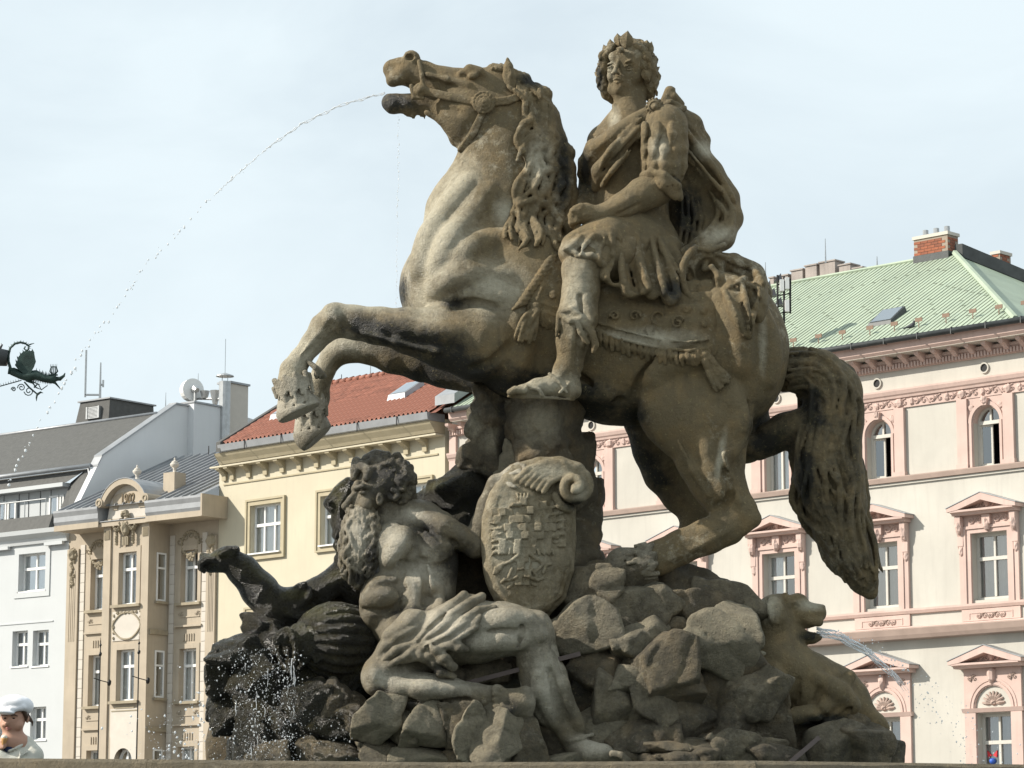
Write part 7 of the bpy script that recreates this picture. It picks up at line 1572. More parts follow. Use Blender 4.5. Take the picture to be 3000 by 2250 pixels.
v.ell(2332, 1776, -98, 12, 8, 10, 0, .005, -1); v.ell(2332, 1777, -92, 8, 6, 6, 0, .003); v.chain([(2316, 1766, -95, 4), (2332, 1764, -98, 4), (2345, 1774, -94, 3)], .004); v.chain([(2300, 1745, -80, 10), (2300, 1760, -92, 8)], .01)
df = v.front(); v.chain([(2244, 1756, 0, 6), (2240, 1800, 0, 7), (2256, 1845, 0, 7), (2286, 1872, 0, 7), (2312, 1845, 0, 7), (2312, 1790, 0, 7), (2296, 1756, 0, 5)], .006, -1, snap=df); v.chain([(2264, 1754, -12, 14), (2274, 1790, -18, 27), (2284, 1825, -20, 22), (2292, 1858, -16, 9)], .002, fl=((0, 1, 0), .5), snap=df); v.chain([(2252, 1765, -26, 4), (2258, 1810, -32, 4), (2278, 1850, -26, 4)], .003, snap=df)
v.chain([(2320, 1770, 0, 4), (2328, 1810, 0, 6), (2318, 1850, 0, 5)], .014, -1, snap=df)
v.chain([(2275, 1830, -60, 60), (2278, 1880, -60, 62), (2285, 1940, -60, 78)], .03)
v.chain([(2285, 1960, -60, 92), (2370, 2010, -50, 92), (2440, 2040, -40, 86), (2470, 2070, -40, 80)], .04)
v.chain([(2300, 1940, -110, 40), (2360, 1970, -110, 36)], .03); v.ell(2445, 2065, -95, 72, 66, 50, 10, .02)
v.chain([(2505, 2040, -60, 40), (2530, 2090, -70, 34), (2570, 2120, -80, 26), (2588, 2132, -80, 20)], .02)
v.chain([(2440, 2120, -110, 34), (2500, 2140, -120, 26)], .02)
v.chain([(2250, 2075, -120, 26), (2310, 2098, -140, 26), (2390, 2088, -140, 24), (2440, 2055, -132, 24), (2470, 2012, -125, 23), (2488, 1982, -118, 20)], .01)
v.chain([(2225, 2000, -120, 60), (2225, 2080, -120, 50)], .03)
df = v.front()
for c in ([(2390, 1985, 6, 12), (2450, 2020, 4, 22), (2500, 2070, 6, 16)], [(2270, 1960, 6, 12), (2290, 2020, 4, 18), (2270, 2070, 6, 12)]): v.chain(c, .03, snap=df)
for c in ([(2340, 1990, 0, 4), (2330, 2050, 0, 7), (2300, 2080, 0, 5)], [(2400, 2020, 0, 4), (2390, 2070, 0, 7), (2420, 2100, 0, 5)], [(2500, 2040, 0, 3), (2480, 2090, 0, 6), (2440, 2110, 0, 4)]): v.chain(c, .02, -1, snap=df)
sculpt('body', v, BROWN, dog, noise=((.004, 12, 3), (.0015, 40, 9)), paint=dp)

v = Vol(.006); cc = [(2218, 1918, -80), (2232, 1916, -120), (2275, 1922, -134), (2320, 1924, -120), (2338, 1920, -80), (2325, 1912, -10), (2240, 1910, 0), (2218, 1918, -80)]
v.chain([(*c, 9) for c in cc], .004, fl=((0, 0, 1), 1.0)); v.chain([(c[0], c[1]+10, c[2], 9) for c in cc], .004); sculpt('collar', v, BROWN, dog, paint=painter(pale=[(2240, 1915, 30, 20)], base=(.1, .1, 0)))
# ================================================================== rock mound
mound = tag(empty('rock_mound', tuple(W(1500, 2260, 60))), 'weathered pile of carved boulders carrying the whole fountain group', 'rock mound')
def boulder(x, y, d, rx, ry, rd, seed, mat=None, rot=0, pa=None, vox=.011, extra=None, nz=.006, n=11):
    rj = random.Random(seed); pa = pa if (mat is not None or pa is PL) else painter(base=(rj.uniform(.05, .5), rj.choice([.1, .2, .35, .5]), rj.uniform(0, .4)))
    v = Vol(vox); g_ = 1.13 if seed < 400 else 1.04; v.rock(x, y, d, rx*g_, ry*g_, rd*g_, seed, n, rot=rot)
    if extra: extra(v)
    return sculpt('boulder', v, mat or ROCK, mound, waves=(fold(seed*47 % 180, 60+seed*13 % 40, 9, 60, 3, seed, sharp=.35),), noise=((nz*1.8, 8, seed), (nz*.7, 30, seed+3)), paint=pa)
P0 = painter(base=(.3, .25, 0)); PD = painter(base=(.42, .02, .2)); PL = painter(base=(.08, .6, 0)); PM = painter(base=(.0, .0, 1)); PW = painter(base=(.25, .42, .3))
PILc = painter(dark=[(1440, 1260, 60, 160), (1400, 1420, 70, 60)], pale=[(1580, 1240, 70, 70), (1660, 1600, 40, 60), (1385, 1250, 20, 45)], base=(.12, .08, 0))
# support under the belly
v = Vol(.011); v.chain([(1570, 1120, 20, 72), (1600, 1220, 30, 70), (1610, 1330, 30, 76), (1620, 1430, 30, 80), (1640, 1540, 20, 84), (1660, 1640, 0, 105)], .02); v.rock(1545, 1165, -60, 72, 60, 70, 33, 9, .008); v.rock(1650, 1180, -40, 74, 90, 80, 34, 9, .008)
v.rock(1610, 1250, -10, 145, 170, 150, 4, 12, .012); v.rock(1620, 1410, -10, 135, 170, 150, 6, 12, .012); v.rock(1675, 1560, 0, 105, 190, 140, 8, 12, .012); v.rock(1545, 1250, -70, 90, 130, 80, 12, 9, .01); v.rock(1600, 1340, -100, 90, 80, 60, 13, 9, .01)
sculpt('support_rock', v, ROCK, mound, waves=(fold(80, 110, 10, 60, 3, 8, sharp=.35),), noise=((.024, 6, 3), (.008, 22, 4)), paint=PILc)
v = Vol(.011)
v.rock(1380, 1430, 0, 110, 90, 90, 16, 10, .02); v.rock(1300, 1470, 10, 90, 62, 80, 17, 10, .02); v.rock(1240, 1490, 20, 62, 62, 70, 18, 9, .02); v.rock(1380, 1540, 20, 150, 110, 90, 19, 12, .02)
sculpt('mossy_rock', v, MOSS, mound, noise=((.012, 8, 3), (.006, 28, 4)), paint=painter(dark=[(1430, 1480, 80, 80)], pale=[(1270, 1425, 50, 14, -20), (1385, 1250, 18, 40)], wet=[(1350, 1430, 120, 100)], base=(.0, .06, .5)))
v = Vol(.010); v.rock(1440, 1230, -30, 85, 110, 80, 14, 10, .012); v.rock(1420, 1330, -30, 95, 110, 95, 15, 10, .012); v.rock(1395, 1255, -60, 42, 62, 40, 19, 9, .008); v.rock(1465, 1190, -50, 48, 60, 40, 29, 9, .01)
sculpt('stump_rock', v, ROCK, mound, waves=(fold(100, 70, 9, 60, 4, 8, sharp=.35),), noise=((.03, 7, 3), (.010, 22, 4)), paint=painter(dark=[(1480, 1300, 30, 120), (1400, 1400, 80, 40), (1470, 1200, 20, 40)], pale=[(1388, 1245, 26, 50), (1440, 1290, 40, 40)], base=(.35, .08, .2)))
boulder(1525, 1378, -60, 70, 52, 50, 21, pa=PL, rot=25)
# body of the mound behind everything
v = Vol(.016)
for i, (x, y, d, rx, ry, rd) in enumerate(((1300, 1800, 90, 260, 260, 140), (1600, 1850, 90, 260, 260, 150), (1850, 1900, 80, 260, 220, 150), (2150, 1950, 60, 220, 190, 130), (2350, 2200, 0, 240, 130, 150), (2000, 2150, 0, 300, 190, 190), (1600, 2150, -20, 300, 160, 200), (1250, 2200, -60, 300, 130, 200), (900, 2150, -20, 230, 200, 150), (760, 2100, 60, 150, 180, 130), (1050, 1950, 80, 220, 260, 120))):
    v.rock(x, y, d, rx, ry, rd, 100+i, 16, .03)
sculpt('mound_core', v, ROCK, mound, noise=((.014, 6, 3), (.005, 24, 4)), paint=painter(dark=[(900, 2000, 350, 350), (1250, 2000, 250, 250)], base=(.35, .02, 0)))
v = Vol(.014)
v.rock(800, 1960, -40, 130, 140, 80, 61, 12, .02); v.rock(1722, 2050, -120, 120, 90, 80, 65, 12, .02); v.rock(1290, 2000, -60, 160, 110, 60, 63, 12, .02)
sculpt('backing_rock', v, ROCK, mound, noise=((.012, 8, 3),), paint=painter(base=(.7, 0, 0)))['kind'] = 'stuff'
# upper right rocks (under the hind hoof and to its right)
for i, a in enumerate(((1800, 1690, -90, 110, 62, 80, PW, 5), (1730, 1740, -120, 90, 80, 80, P0, 0), (1880, 1780, -130, 120, 100, 90, PW, 10), (1700, 1840, -170, 105, 80, 80, PD, -20), (1760, 1960, -190, 90, 80, 60, PD, 30),
    (2000, 1740, -40, 150, 85, 90, P0, 18), (2130, 1790, -30, 110, 75, 90, P0, 8), (2050, 1800, -90, 110, 80, 80, PW, 20), (1960, 1880, -120, 80, 70, 70, P0, 0), (1990, 1690, -20, 90, 45, 60, P0, 22),
    (1890, 1870, -190, 95, 62, 70, P0, -20), (1930, 1960, -215, 120, 110, 90, PW, 12), (1990, 2010, -235, 75, 72, 60, P0, 20), (1850, 1990, -220, 62, 46, 50, PL, 5), (1930, 2060, -225, 80, 52, 55, P0, 38),
    (1800, 2080, -190, 90, 100, 80, PD, 0), (1990, 2110, -200, 110, 95, 80, P0, 0), (2120, 1870, -190, 105, 105, 80, PL, 25), (2170, 1960, -150, 90, 110, 80, PD, 10), (2190, 2040, -185, 85, 100, 70, P0, 30), (2140, 2110, -140, 120, 90, 90, PD, 0),
    (2260, 2100, -150, 52, 110, 50, P0, -10), (1840, 2170, -200, 130, 60, 80, PD, 0), (1760, 2130, -180, 90, 70, 60, PD, 0), (1990, 2190, -240, 110, 30, 80, P0, -3), (2000, 2222, -250, 120, 26, 80, P0, 2), (1900, 2225, -230, 90, 30, 60, PD, 0), (2180, 2200, -200, 110, 50, 80, P0, 12), (2260, 2225, -210, 110, 45, 70, P0, 18),
    (2130, 2165, -160, 110, 50, 80, PD, 0), (2440, 2180, -130, 85, 80, 80, P0, 20), (2350, 2190, -60, 110, 70, 80, PD, 0), (2550, 2190, -110, 72, 82, 80, P0, -14), (2600, 2230, -60, 50, 50, 60, PD, 0), (2510, 2125, -90, 55, 45, 50, P0, 0), (2060, 1990, -140, 80, 120, 60, PD, 0), (1840, 1900, -120, 120, 100, 60, PD, 0))):
    boulder(*a[:6], 200+i, pa=a[6], rot=a[7])
# lower centre, under the giant
for i, a in enumerate(((1110, 2105, -300, 62, 68, 60, PL, 10), (1180, 2120, -270, 40, 60, 50, PD, 0), (1250, 2125, -290, 75, 72, 70, PL, 4), (1330, 2140, -270, 50, 72, 60, PW, 0), (1385, 2150, -290, 68, 80, 60, PL, 20), (1470, 2160, -300, 85, 85, 70, PW, 8), (1540, 2180, -280, 60, 90, 60, PW, 0),
    (1130, 2220, -250, 75, 40, 60, PD, 0), (1230, 2225, -270, 90, 30, 60, PL, 2), (1340, 2235, -270, 110, 28, 60, PW, 4), (1600, 2200, -180, 90, 90, 60, PD, 0), (1380, 1975, -150, 110, 50, 60, PW, 10), (1300, 1965, -160, 80, 60, 60, PD, 0), (1650, 2235, -240, 80, 30, 60, PD, 0))):
    boulder(*a[:6], 300+i, pa=a[6], rot=a[7], vox=.010)
# wet left rocks
for i, a in enumerate(((700, 1930, -120, 92, 78, 80, 0), (650, 1990, -110, 58, 80, 70, 10), (735, 2000, -150, 90, 80, 80, 0), (690, 2080, -110, 72, 80, 70, 8), (770, 2090, -160, 80, 80, 80, 0), (730, 2170, -170, 60, 90, 70, 0), (830, 2160, -190, 80, 90, 70, 0), (900, 2080, -190, 80, 110, 70, 0), (770, 1840, -60, 68, 50, 60, -10), (800, 1880, -80, 62, 55, 60, 0),
    (980, 2060, -220, 62, 70, 60, 18), (950, 2110, -200, 72, 62, 60, -14), (1030, 2080, -210, 50, 60, 60, 30), (1040, 2140, -200, 70, 62, 60, 0), (920, 2200, -230, 58, 42, 50, 10), (1000, 2215, -240, 72, 40, 60, 4), (780, 2215, -220, 66, 46, 60, 0), (692, 2215, -130, 30, 62, 50, 0), (840, 2225, -200, 60, 40, 50, 0), (640, 2050, -60, 40, 60, 60, 0), (890, 1970, -140, 80, 80, 60, 0), (1000, 2000, -120, 80, 70, 60, 0))):
    boulder(*a[:6], 400+i, mat=MOSS if i not in (10, 12, 14, 15, 16) else ROCK, pa=PM if i not in (10, 12, 14, 15, 16) else painter(base=(.42, .2, 1)), rot=a[6], nz=.011)
# iron cramps
iron = plain('rusty_iron', (.10, .075, .065), .6, .3, 8, .002)
for a, b in (((1335, 2010, -255), (1700, 1915, -290)), ((2290, 2255, -300), (2400, 2160, -235))):
    A, B = W(*a), W(*b); dr = (B-A).normalized(); up = dr.cross(Vector((0, 1, 0))).normalized(); t = MB()
    V = [p+u*s*.011+Vector((0, e*.008, 0)) for p in (A, B) for s, e in ((1, 1), (-1, 1), (-1, -1), (1, -1)) for u in (up,)]
    t.add(V, [(0, 1, 2, 3), (7, 6, 5, 4), (0, 4, 5, 1), (1, 5, 6, 2), (2, 6, 7, 3), (3, 7, 4, 0)])
    o = t.build('iron_cramp', iron); bv = tag(o, 'thin iron cramp slanting behind the giant\'s shin' if a[0] < 2000 else 'rusty iron cramp slanting over the rocks below the hound', 'iron cramp', 'iron cramps tying the rocks')
# ================================================================== roof-top things
def mast(name, x, y0, y1, Y, label, group, r=.02, arms=()):
    A = at(x, y1, Y); Bp = at(x, y0, Y); e = tag(empty(name, tuple(A)), label, 'mast', group); m = MB(); h = Bp.z-A.z
    m.tube([(0, 0, 0), (0, 0, h*.55), (0, 0, h)], [r*1.6, r, r*.6], 5); m.build('shaft', M['steel'], e)
    if arms:
        m = MB()
        for (t, w, up) in arms: m.tube([(0, 0, h*t), (w, 0, h*t)], r*.9, 5); m.tube([(w, 0, h*t-.1), (w, 0, h*t+up)], r*.9, 5)
        m.build('aerial_arm', M['steel'], e)
    return e
G = 'lightning rods and aerials on the roofs'
mast('aerial_mast', 291, 1062, 1234, 121, 'tall two-rod aerial mast beside the dark roof housing on the white building', G, .05, ((.45, -.62, 1.9), (.62, .12, .2)))
mast('lightning_rod', 485, 1150, 1195, 118, 'thin lightning rod standing left of the white party wall chimney', G, .015)
mast('lightning_rod', 580, 1094, 1145, 118, 'thin lightning rod rising directly above the satellite dish', G, .015)
mast('lightning_rod', 1085, 1066, 1120, 106, 'thin rod on the red tiled ridge seen under the forelegs', G, .02)
mast('lightning_rod', 2419, 699, 770, 150, 'lightning rod on the battlemented tower', G, .03)
mast('lightning_rod', 2570, 751, 785, 92, 'short lightning rod on the green copper ridge', G, .02)
mast('lightning_rod', 2243, 768, 812, 110, 'slanting thin rod just right of the cloak behind the rump', G, .02)
# dish and gear
D_ = at(563, 1150, 116); e = tag(empty('satellite_dish', tuple(D_), R(-60)), 'round white satellite drum antenna on the party wall chimney of the white building', 'antenna')
m = MB(); m.tube([(-.25, 0, .1), (.12, 0, .1)], [.44, .46], 20); m.build('drum', M['paint'], e); m = MB(); m.tube([(.12, 0, .1), (.35, 0, .1), (.5, 0, .02)], [.12, .16, .10], 8); m.tube([(.3, 0, .0), (.3, 0, -.7)], .06, 6); m.build('mount', M['steel'], e)
D_ = at(615, 1172, 115.5); e = tag(empty('rooftop_fan_gear', tuple(D_), R(-40)), 'small metal fan gear lying behind the white drum antenna', 'roof equipment')
m = MB(); m.tube([(-.9, 0, .15), (1.2, 0, -.1)], .05, 6); m.tube([(.7, 0, .0), (1.15, 0, -.05)], .2, 10); m.tube([(-.3, 0, .1), (-.3, 0, .4)], [.12, .2], 8); m.tube([(.3, 0, -.3), (.3, 0, .35)], [.08, .22], 8); m.build('casing', M['steel'], e)
# battlemented tower far behind
tw_ = Fac('battlemented_tower', 'grey stone tower top with battlements showing above the green copper ridge', -44, tuple(at(2400, 900, 158))[:2])
m = MB(); s0, s1 = tw_.q(2316, 820)[0], tw_.q(2540, 820)[0]; zb = tw_.q(2400, 820)[1]; m.box(s0, s1, 0, 7, 5, zb); 
stn = plain('grey_tower_stone', (.34, .30, .27), .9, .18, .8, .02, streak=.4); m.build('tower_wall', stn, tw_.B)
for x0, x1, yt_, yb_ in ((2256, 2272, 812, 850), (2285, 2314, 807, 850), (2319, 2357, 792, 840), (2360, 2398, 778, 830), (2402, 2452, 768, 820), (2459, 2497, 776, 815), (2500, 2532, 785, 810)):
    a, z1 = tw_.q(x0, yt_, .02); b, z0 = tw_.q(x1, yb_, .02); o = MB().box(a, b-.1, -.05, .75, z0-1, z1-.08).build('merlon', stn, tw_.B); MB().box(a-.06, b-.04, -.11, .8, z1-.077, z1).build('coping_stone', stn, o)
# loudspeaker and floodlight rack
rk = tag(empty('floodlight_rack', tuple(at(2299, 948, 84))), 'roof rack of triangular sirens and white lamp boxes against the green roof', 'rack'); c0_ = rk.location
m = MB(); T = lambda x, y, d=0: at(x, y, 84+d)-c0_
for x, y0, y1 in ((2278, 806, 930), (2297, 810, 948), (2315, 816, 918)): m.tube([T(x, y0), T(x, y1)], .035, 6)
for y in (830, 862, 895, 915): m.tube([T(2278, y+4), T(2316, y-2)], .02, 5)
m.build('frame', M['black'], rk)
for i, (x, y, w) in enumerate(((2282, 813, 22), (2252, 833, 14), (2262, 856, 26), (2282, 882, 24), (2252, 894, 14))):
    m = MB(); a, b, c_ = T(x-w*.62, y+11), T(x+w*.5, y+9), T(x+w*.25, y-13); o_ = Vector((0, .3, 0)); a2, b2, c2_ = a+o_, b+o_, c_+o_
    m.add([a, b, c_, a2, b2, c2_], [(0, 1, 2), (5, 4, 3), (0, 3, 4, 1), (1, 4, 5, 2), (2, 5, 3, 0)]); m.build('siren', plain('dark_siren_steel', (.10, .10, .11), .5) if i == 0 else bpy.data.materials['dark_siren_steel'], rk)
    if i < 4:
        xx, yy = ((2305, 832), (2305, 898), (2270, 912), (2290, 838))[i]; m = MB(); p = T(xx, yy); m.box(p.x-.06, p.x+.06, p.y-.15, p.y+.15, p.z-.17, p.z+.17); m.build('lamp_box', M['paint'], rk)
# pigeons on the gutter
pg = plain('pigeon_grey', (.06, .062, .07), .7, .3, 20, .002)
def pigeon(x, y, lab, fl=1):
    Pp = at(x, y, 81.5); v = Vol(.02); e = tag(empty('pigeon', tuple(Pp)), lab, 'bird', 'pigeons on the copper roof gutter')
    q = lambda a, b, c_=0: np.array(Pp)+np.array((a*fl, c_, b))
    v.cone(q(0, .08), .075, q(-.12, .04), .035, .03); v.cone(q(-.12, .04), .035, q(-.24, .0), .02, .02); v.cone(q(.04, .12), .05, q(.06, .19), .035, .02); v.cone(q(.06, .2), .036, q(.09, .2), .02, .01); v.cone(q(.0, .02), .012, q(0, -.06), .01, .01); v.cone(q(.1, .2), .012, q(.13, .19), .006, .004)
    sculpt('body', v, pg, e)
pigeon(2672, 962, 'dark pigeon leftmost of the birds on the green roof gutter'); pigeon(2815, 940, 'pigeon perched highest near a copper plate on the roof edge', -1); pigeon(2831, 956, 'pigeon crouching low on the gutter right of the perched one')

# ================================================================== dragon waterspout
verd = plain('verdigris_bronze', (.030, .055, .047), .6, .5, 9, .006, metal=.3)
dr = tag(empty('dragon_waterspout', tuple(at(90, 1090, 30))), 'green bronze winged dragon waterspout with curled spiky tail and scrolled bracket', 'waterspout'); DC = dr.location
def T3(x, y, d=0): return at(x, y, 30+d)-DC
pr = 30/F
Cx = lambda X, Y: (X/3.016, 950+Y/3.016)
def tb(m, pts, rs, d=0, n=6): m.tube([T3(*Cx(a, b), d) for a, b in pts], [r*pr/3.016 for r in (rs if isinstance(rs, (list, tuple)) else [rs]*len(pts))], n)
m = MB(); tb(m, [(100, 420), (180, 450), (245, 460), (320, 448), (390, 480), (450, 490), (500, 475)], [32, 38, 52, 48, 36, 38, 30]); tb(m, [(480, 480), (530, 482), (565, 455), (575, 430)], [22, 20, 12, 4]); tb(m, [(440, 500), (490, 520), (535, 572)], [18, 12, 4]); tb(m, [(80, 440), (85, 400), (120, 400), (180, 430)], [14, 16, 20, 26]); tb(m, [(360, 450), (375, 420)], [12, 6]); m.build('body', verd, dr, smooth=True)
m = MB(); pts = [(95, 400), (75, 330), (75, 270), (90, 210), (130, 172), (180, 160), (225, 170), (255, 195), (250, 225), (230, 232), (213, 215), (225, 195)]; tb(m, pts, [16, 13, 12, 11, 11, 11, 10, 9, 9, 8, 8, 7]); tb(m, [(240, 190), (275, 175), (303, 168)], [8, 6, 2])
for a, b in zip(pts[:-4], pts[1:-3]):
    for t in (0, .5): x, y = a[0]+(b[0]-a[0])*t, a[1]+(b[1]-a[1])*t; nx, ny = (b[1]-a[1]), -(b[0]-a[0]); L = math.hypot(nx, ny); tb(m, [(x, y), (x+nx/L*22, y+ny/L*22)], [5, 1], n=4); tb(m, [(x, y), (x-nx/L*14, y-ny/L*14)], [4, 1], n=4)
m.build('tail', verd, dr)
m = MB(); W_ = [(150, 330), (160, 290), (185, 260), (205, 240), (240, 232), (262, 238), (292, 228), (302, 250), (310, 300), (318, 330), (300, 380), (270, 430), (220, 440), (160, 400), (130, 360)]
A2 = [T3(*Cx(x, y), -.05) for x, y in W_]; B2 = [T3(*Cx(x, y), .06) for x, y in W_]; n = len(W_); m.add(A2+B2, [tuple(range(n)), tuple(range(2*n-1, n-1, -1))]+[(i, n+i, n+(i+1) % n, (i+1) % n) for i in range(n)])
for x, y in ((160, 300), (185, 265), (210, 245), (245, 238), (265, 240), (292, 235), (148, 330)): tb(m, [(x+6, y+20), (x-4, y-2), (x-10, y-20)], [8, 6, 1], n=4)
for x, y in ((180, 270), (215, 260), (270, 260)): tb(m, [(x, y+60), (x, y)], [8, 5])
m.build('wing', verd, dr)
m = MB()
for i in range(7): a = math.pi*i/6; tb(m, [(475+36*math.cos(a)*.3, 450), (475+36*math.cos(a), 415), (475+24*math.cos(a), 378)], [5, 5, 4], n=5)
tb(m, [(440, 448), (510, 448)], 8); tb(m, [(448, 376), (500, 376)], 5)
for i in range(5): tb(m, [(448+i*13, 376), (447+i*14, 350)], [3, 1], n=4)
m.build('crown', verd, dr)
m = MB()
for (cx, cy, r, d_) in ((190, 560, 36, 1), (255, 590, 44, -1), (120, 575, 22, 1)): tb(m, [(cx+r*(1-q/16*.85)*math.cos(d_*q*.62+3), cy+r*(1-q/16*.85)*math.sin(d_*q*.62+3)) for q in range(16)], 5, n=5)
tb(m, [(215, 510), (260, 560), (320, 610), (345, 620)], [8, 9, 8, 6]); tb(m, [(330, 610), (322, 650), (322, 680)], [10, 8, 2]); tb(m, [(330, 620), (360, 600), (382, 608)], [12, 9, 2]); tb(m, [(300, 560), (330, 530), (355, 530)], [8, 6, 2]); tb(m, [(270, 500), (340, 530), (365, 580), (420, 540)], [6, 6, 6, 4]); tb(m, [(230, 500), (290, 520), (320, 560), (360, 575)], [8, 8, 7, 3])
m.build('scroll_bracket', verd, dr)
m = MB(); tb(m, [(-60, 565), (0, 548), (190, 495)], 5)
for i in range(8): x = 10+i*22; tb(m, [(x, 546-i*6), (x-4, 522-i*6)], [3, 1], n=4)
for i in range(22): x = 300+i*9; y = 418+i*2.2+10*math.sin(i*2); tb(m, [(x, y+22), (x+6, y-14-8*(i % 3))], [7, 1], n=4)
for i in range(14): x = 250+i*15; y = 498+10*math.sin(i*.7)*.5+i*.8; tb(m, [(x, y-8), (x+5, y+22)], [6, 1], n=4)
m.build('spikes', verd, dr)
m = MB(); m.tube([T3(*Cx(-1500, -120)), T3(*Cx(-260, 230)), T3(*Cx(-60, 285)), T3(*Cx(66, 300))], [.13, .11, .10, .085], 12); tb(m, [(-60, 250), (0, 215), (20, 180), (10, 170)], [16, 14, 8, 3]); m.build('spout_pipe', M['lead'], dr, smooth=True)

# ================================================================== basin
stn2 = stone('basin_sandstone', base=(.20, .165, .105), pale=(.33, .29, .21), warm=(.24, .18, .10), bumpd=.012); bp_ = painter(base=(.12, .25, 0))
bas = tag(empty('fountain_basin', (0, 15.2, 0)), 'polygonal sandstone fountain basin whose coping crosses the bottom of the view', 'fountain basin')
Yr = 10.6
def coping_top(x, y, Y): return at(x, y, Y)
cl_ = [at(-620, 2216, Yr+2.0), at(440, 2224, Yr), at(1250, 2233, Yr-.05), at(2208, 2228, Yr-.1), at(3400, 2262, Yr+1.6)]
hz = sum(p.z for p in cl_)/5
xs = [p.x for p in cl_]
# near side follows the view, the far sides close the polygon behind the group
near = [(-2.55, 13.0), (-1.75, 10.75), (-1.28, 10.62), (.86, 10.5), (2.6, 12.4), (3.9, 15.5), (2.6, 19.4), (-.3, 20.6), (-3.0, 19.7), (-4.2, 16.4)]
near = [(-4.1, 12.8), (-3.2, 10.9), (-1.31, 10.62), (-.2, 10.56), (.86, 10.5), (4.1, 11.6), (5.0, 15.5), (3.6, 19.4), (0, 20.4), (-3.6, 19.4), (-5.0, 16.0)]
def topz(x, Yv): return None
zs_ = {}
def zfor(px, py, Y): return at(px, py, Y).z
ZT = zfor(440, 2224, 10.62)
def ztop(i):
    x, y = near[i]
    if i <= 5: u = x/y; px = CX+u*F*.99; py = np.interp(px, [-700, 0, 440, 1250, 2208, 3400], [2214, 2220, 2224, 2234, 2228, 2262]); return at(px, float(py), y).z
    return ZT
zt_l = [ztop(i) for i in range(len(near))]
for i in range(len(near)):
    a, b = Vector((*near[i], 0)), Vector((*near[(i+1) % len(near)], 0)); cen = Vector((0, 15.3, 0))
    za = ZT if i > 5 else zt_l[i]; zb = zt_l[(i+1) % len(near)] if i < 5 else ZT
    ia, ib = (cen-a).normalized()*.36, (cen-b).normalized()*.36
    V = []; prof_ = [(-.04, -.16), (-.07, -.11), (-.065, -.05), (-.03, -.012), (.02, 0), (.94, .0), (1.0, -.03), (1.02, -.16)]
    ed = (b-a).normalized(); V = []
    nseg = 24
    for j in range(nseg+1):
        t = j/nseg; P_ = a.lerp(b, t); I_ = ia.lerp(ib, t); z_ = za+(zb-za)*t
        e_ = .006*math.sin(j*2.3+i)+.004*math.sin(j*5.1)
        for (u, w) in prof_: q_ = P_+I_*u; V.append((q_.x+e_*.3-bas.location.x, q_.y-bas.location.y, z_+w+(e_*.4 if -.14 < w < 0 else 0)))
    n = len(prof_); gap = .004
    Fq = [(j*n+k, (j+1)*n+k, (j+1)*n+k+1, j*n+k+1) for j in range(nseg) for k in range(n-1)]+[(j*n, j*n+n-1, (j+1)*n+n-1, (j+1)*n) for j in range(nseg)]+[tuple(range(n)), tuple(range(nseg*n+n-1, nseg*n-1, -1))]
    me = mesh('coping_stone', V, Fq, stn2, False)
    at_ = me.attributes.new('st', 'FLOAT_COLOR', 'POINT'); at_.data.foreach_set('color', np.tile([.1, .25, 0, 1], len(V)).astype(np.float32))
    bm = bmesh.new(); bm.from_mesh(me); bmesh.ops.recalc_face_normals(bm, faces=bm.faces); bm.to_mesh(me); bm.free(); link('coping_stone', me, bas)
    m = MB(); L_ = [a, b]; o_ = []
    m.add([(a.x, a.y-15.2, .5), (b.x, b.y-15.2, .5), (b.x, b.y-15.2, zb-.163), (a.x, a.y-15.2, za-.163), (a.x+ia.x, a.y+ia.y-15.2, .5), (b.x+ib.x, b.y+ib.y-15.2, .5), (b.x+ib.x, b.y+ib.y-15.2, zb-.163), (a.x+ia.x, a.y+ia.y-15.2, za-.163)], [(0, 1, 2, 3), (7, 6, 5, 4), (3, 2, 6, 7), (0, 4, 5, 1)]); m.build('basin_wall', stn2, bas)
for k in range(3):
    m = MB(); sc_ = 1.06+.06*(2-k); P_ = [(x*sc_, (y-15.3)*sc_+.1) for x, y in near]; m.prism(P_, 'z', .167*k+.003*k, .167*(k+1)); m.build('step', stn2, bas)
wm, wnt, wb = newmat('basin_water'); wb.inputs['Base Color'].default_value = (.03, .05, .045, 1); wb.inputs['Roughness'].default_value = .05; bump(wnt, wb, noise(wnt, objco(wnt), 6, 4), .5, .03)
m = MB(); m.add([(x*.93, (y-15.3)*.93+15.3, 1.7) for x, y in near], [tuple(range(len(near)))]); tag(m.build('water', wm, fix=False), kind='structure')

# ================================================================== water jets
wtr = bpy.data.materials.new('spray_water'); wtr.use_nodes = True; nt = wtr.node_tree; nt.nodes.clear(); out = N(nt, 'ShaderNodeOutputMaterial'); pb = N(nt, 'ShaderNodeBsdfPrincipled'); pb.inputs['Base Color'].default_value = (.95, .97, .98, 1); pb.inputs['Roughness'].default_value = .06; pb.inputs['IOR'].default_value = 1.33; pb.inputs['Transmission Weight'].default_value = .45; nt.links.new(pb.outputs[0], out.inputs[0])
ico = bmesh.new(); bmesh.ops.create_icosphere(ico, subdivisions=1, radius=1); IV = [tuple(v.co) for v in ico.verts]; IF = [tuple(v.index for v in f.verts) for f in ico.faces]; ico.free()
def drops(name, L, label, cat='water drops', group=None):
    m = MB()
    for (P, r, st) in L: m.add([(P[0]+v[0]*r, P[1]+v[1]*r, P[2]+v[2]*r*st) for v in IV], IF)
    return tag(m.build(name, wtr, smooth=True, fix=False), label, cat, group, 'stuff')
rg = random.Random(3)
path = [(1128, 270), (1000, 306), (881, 363), (790, 428), (705, 502), (620, 578), (542, 660), (480, 722), (420, 786), (365, 862), (312, 942), (275, 988), (237, 1037), (205, 1095), (176, 1153), (140, 1210), (95, 1275), (62, 1335), (41, 1383), (20, 1440)]
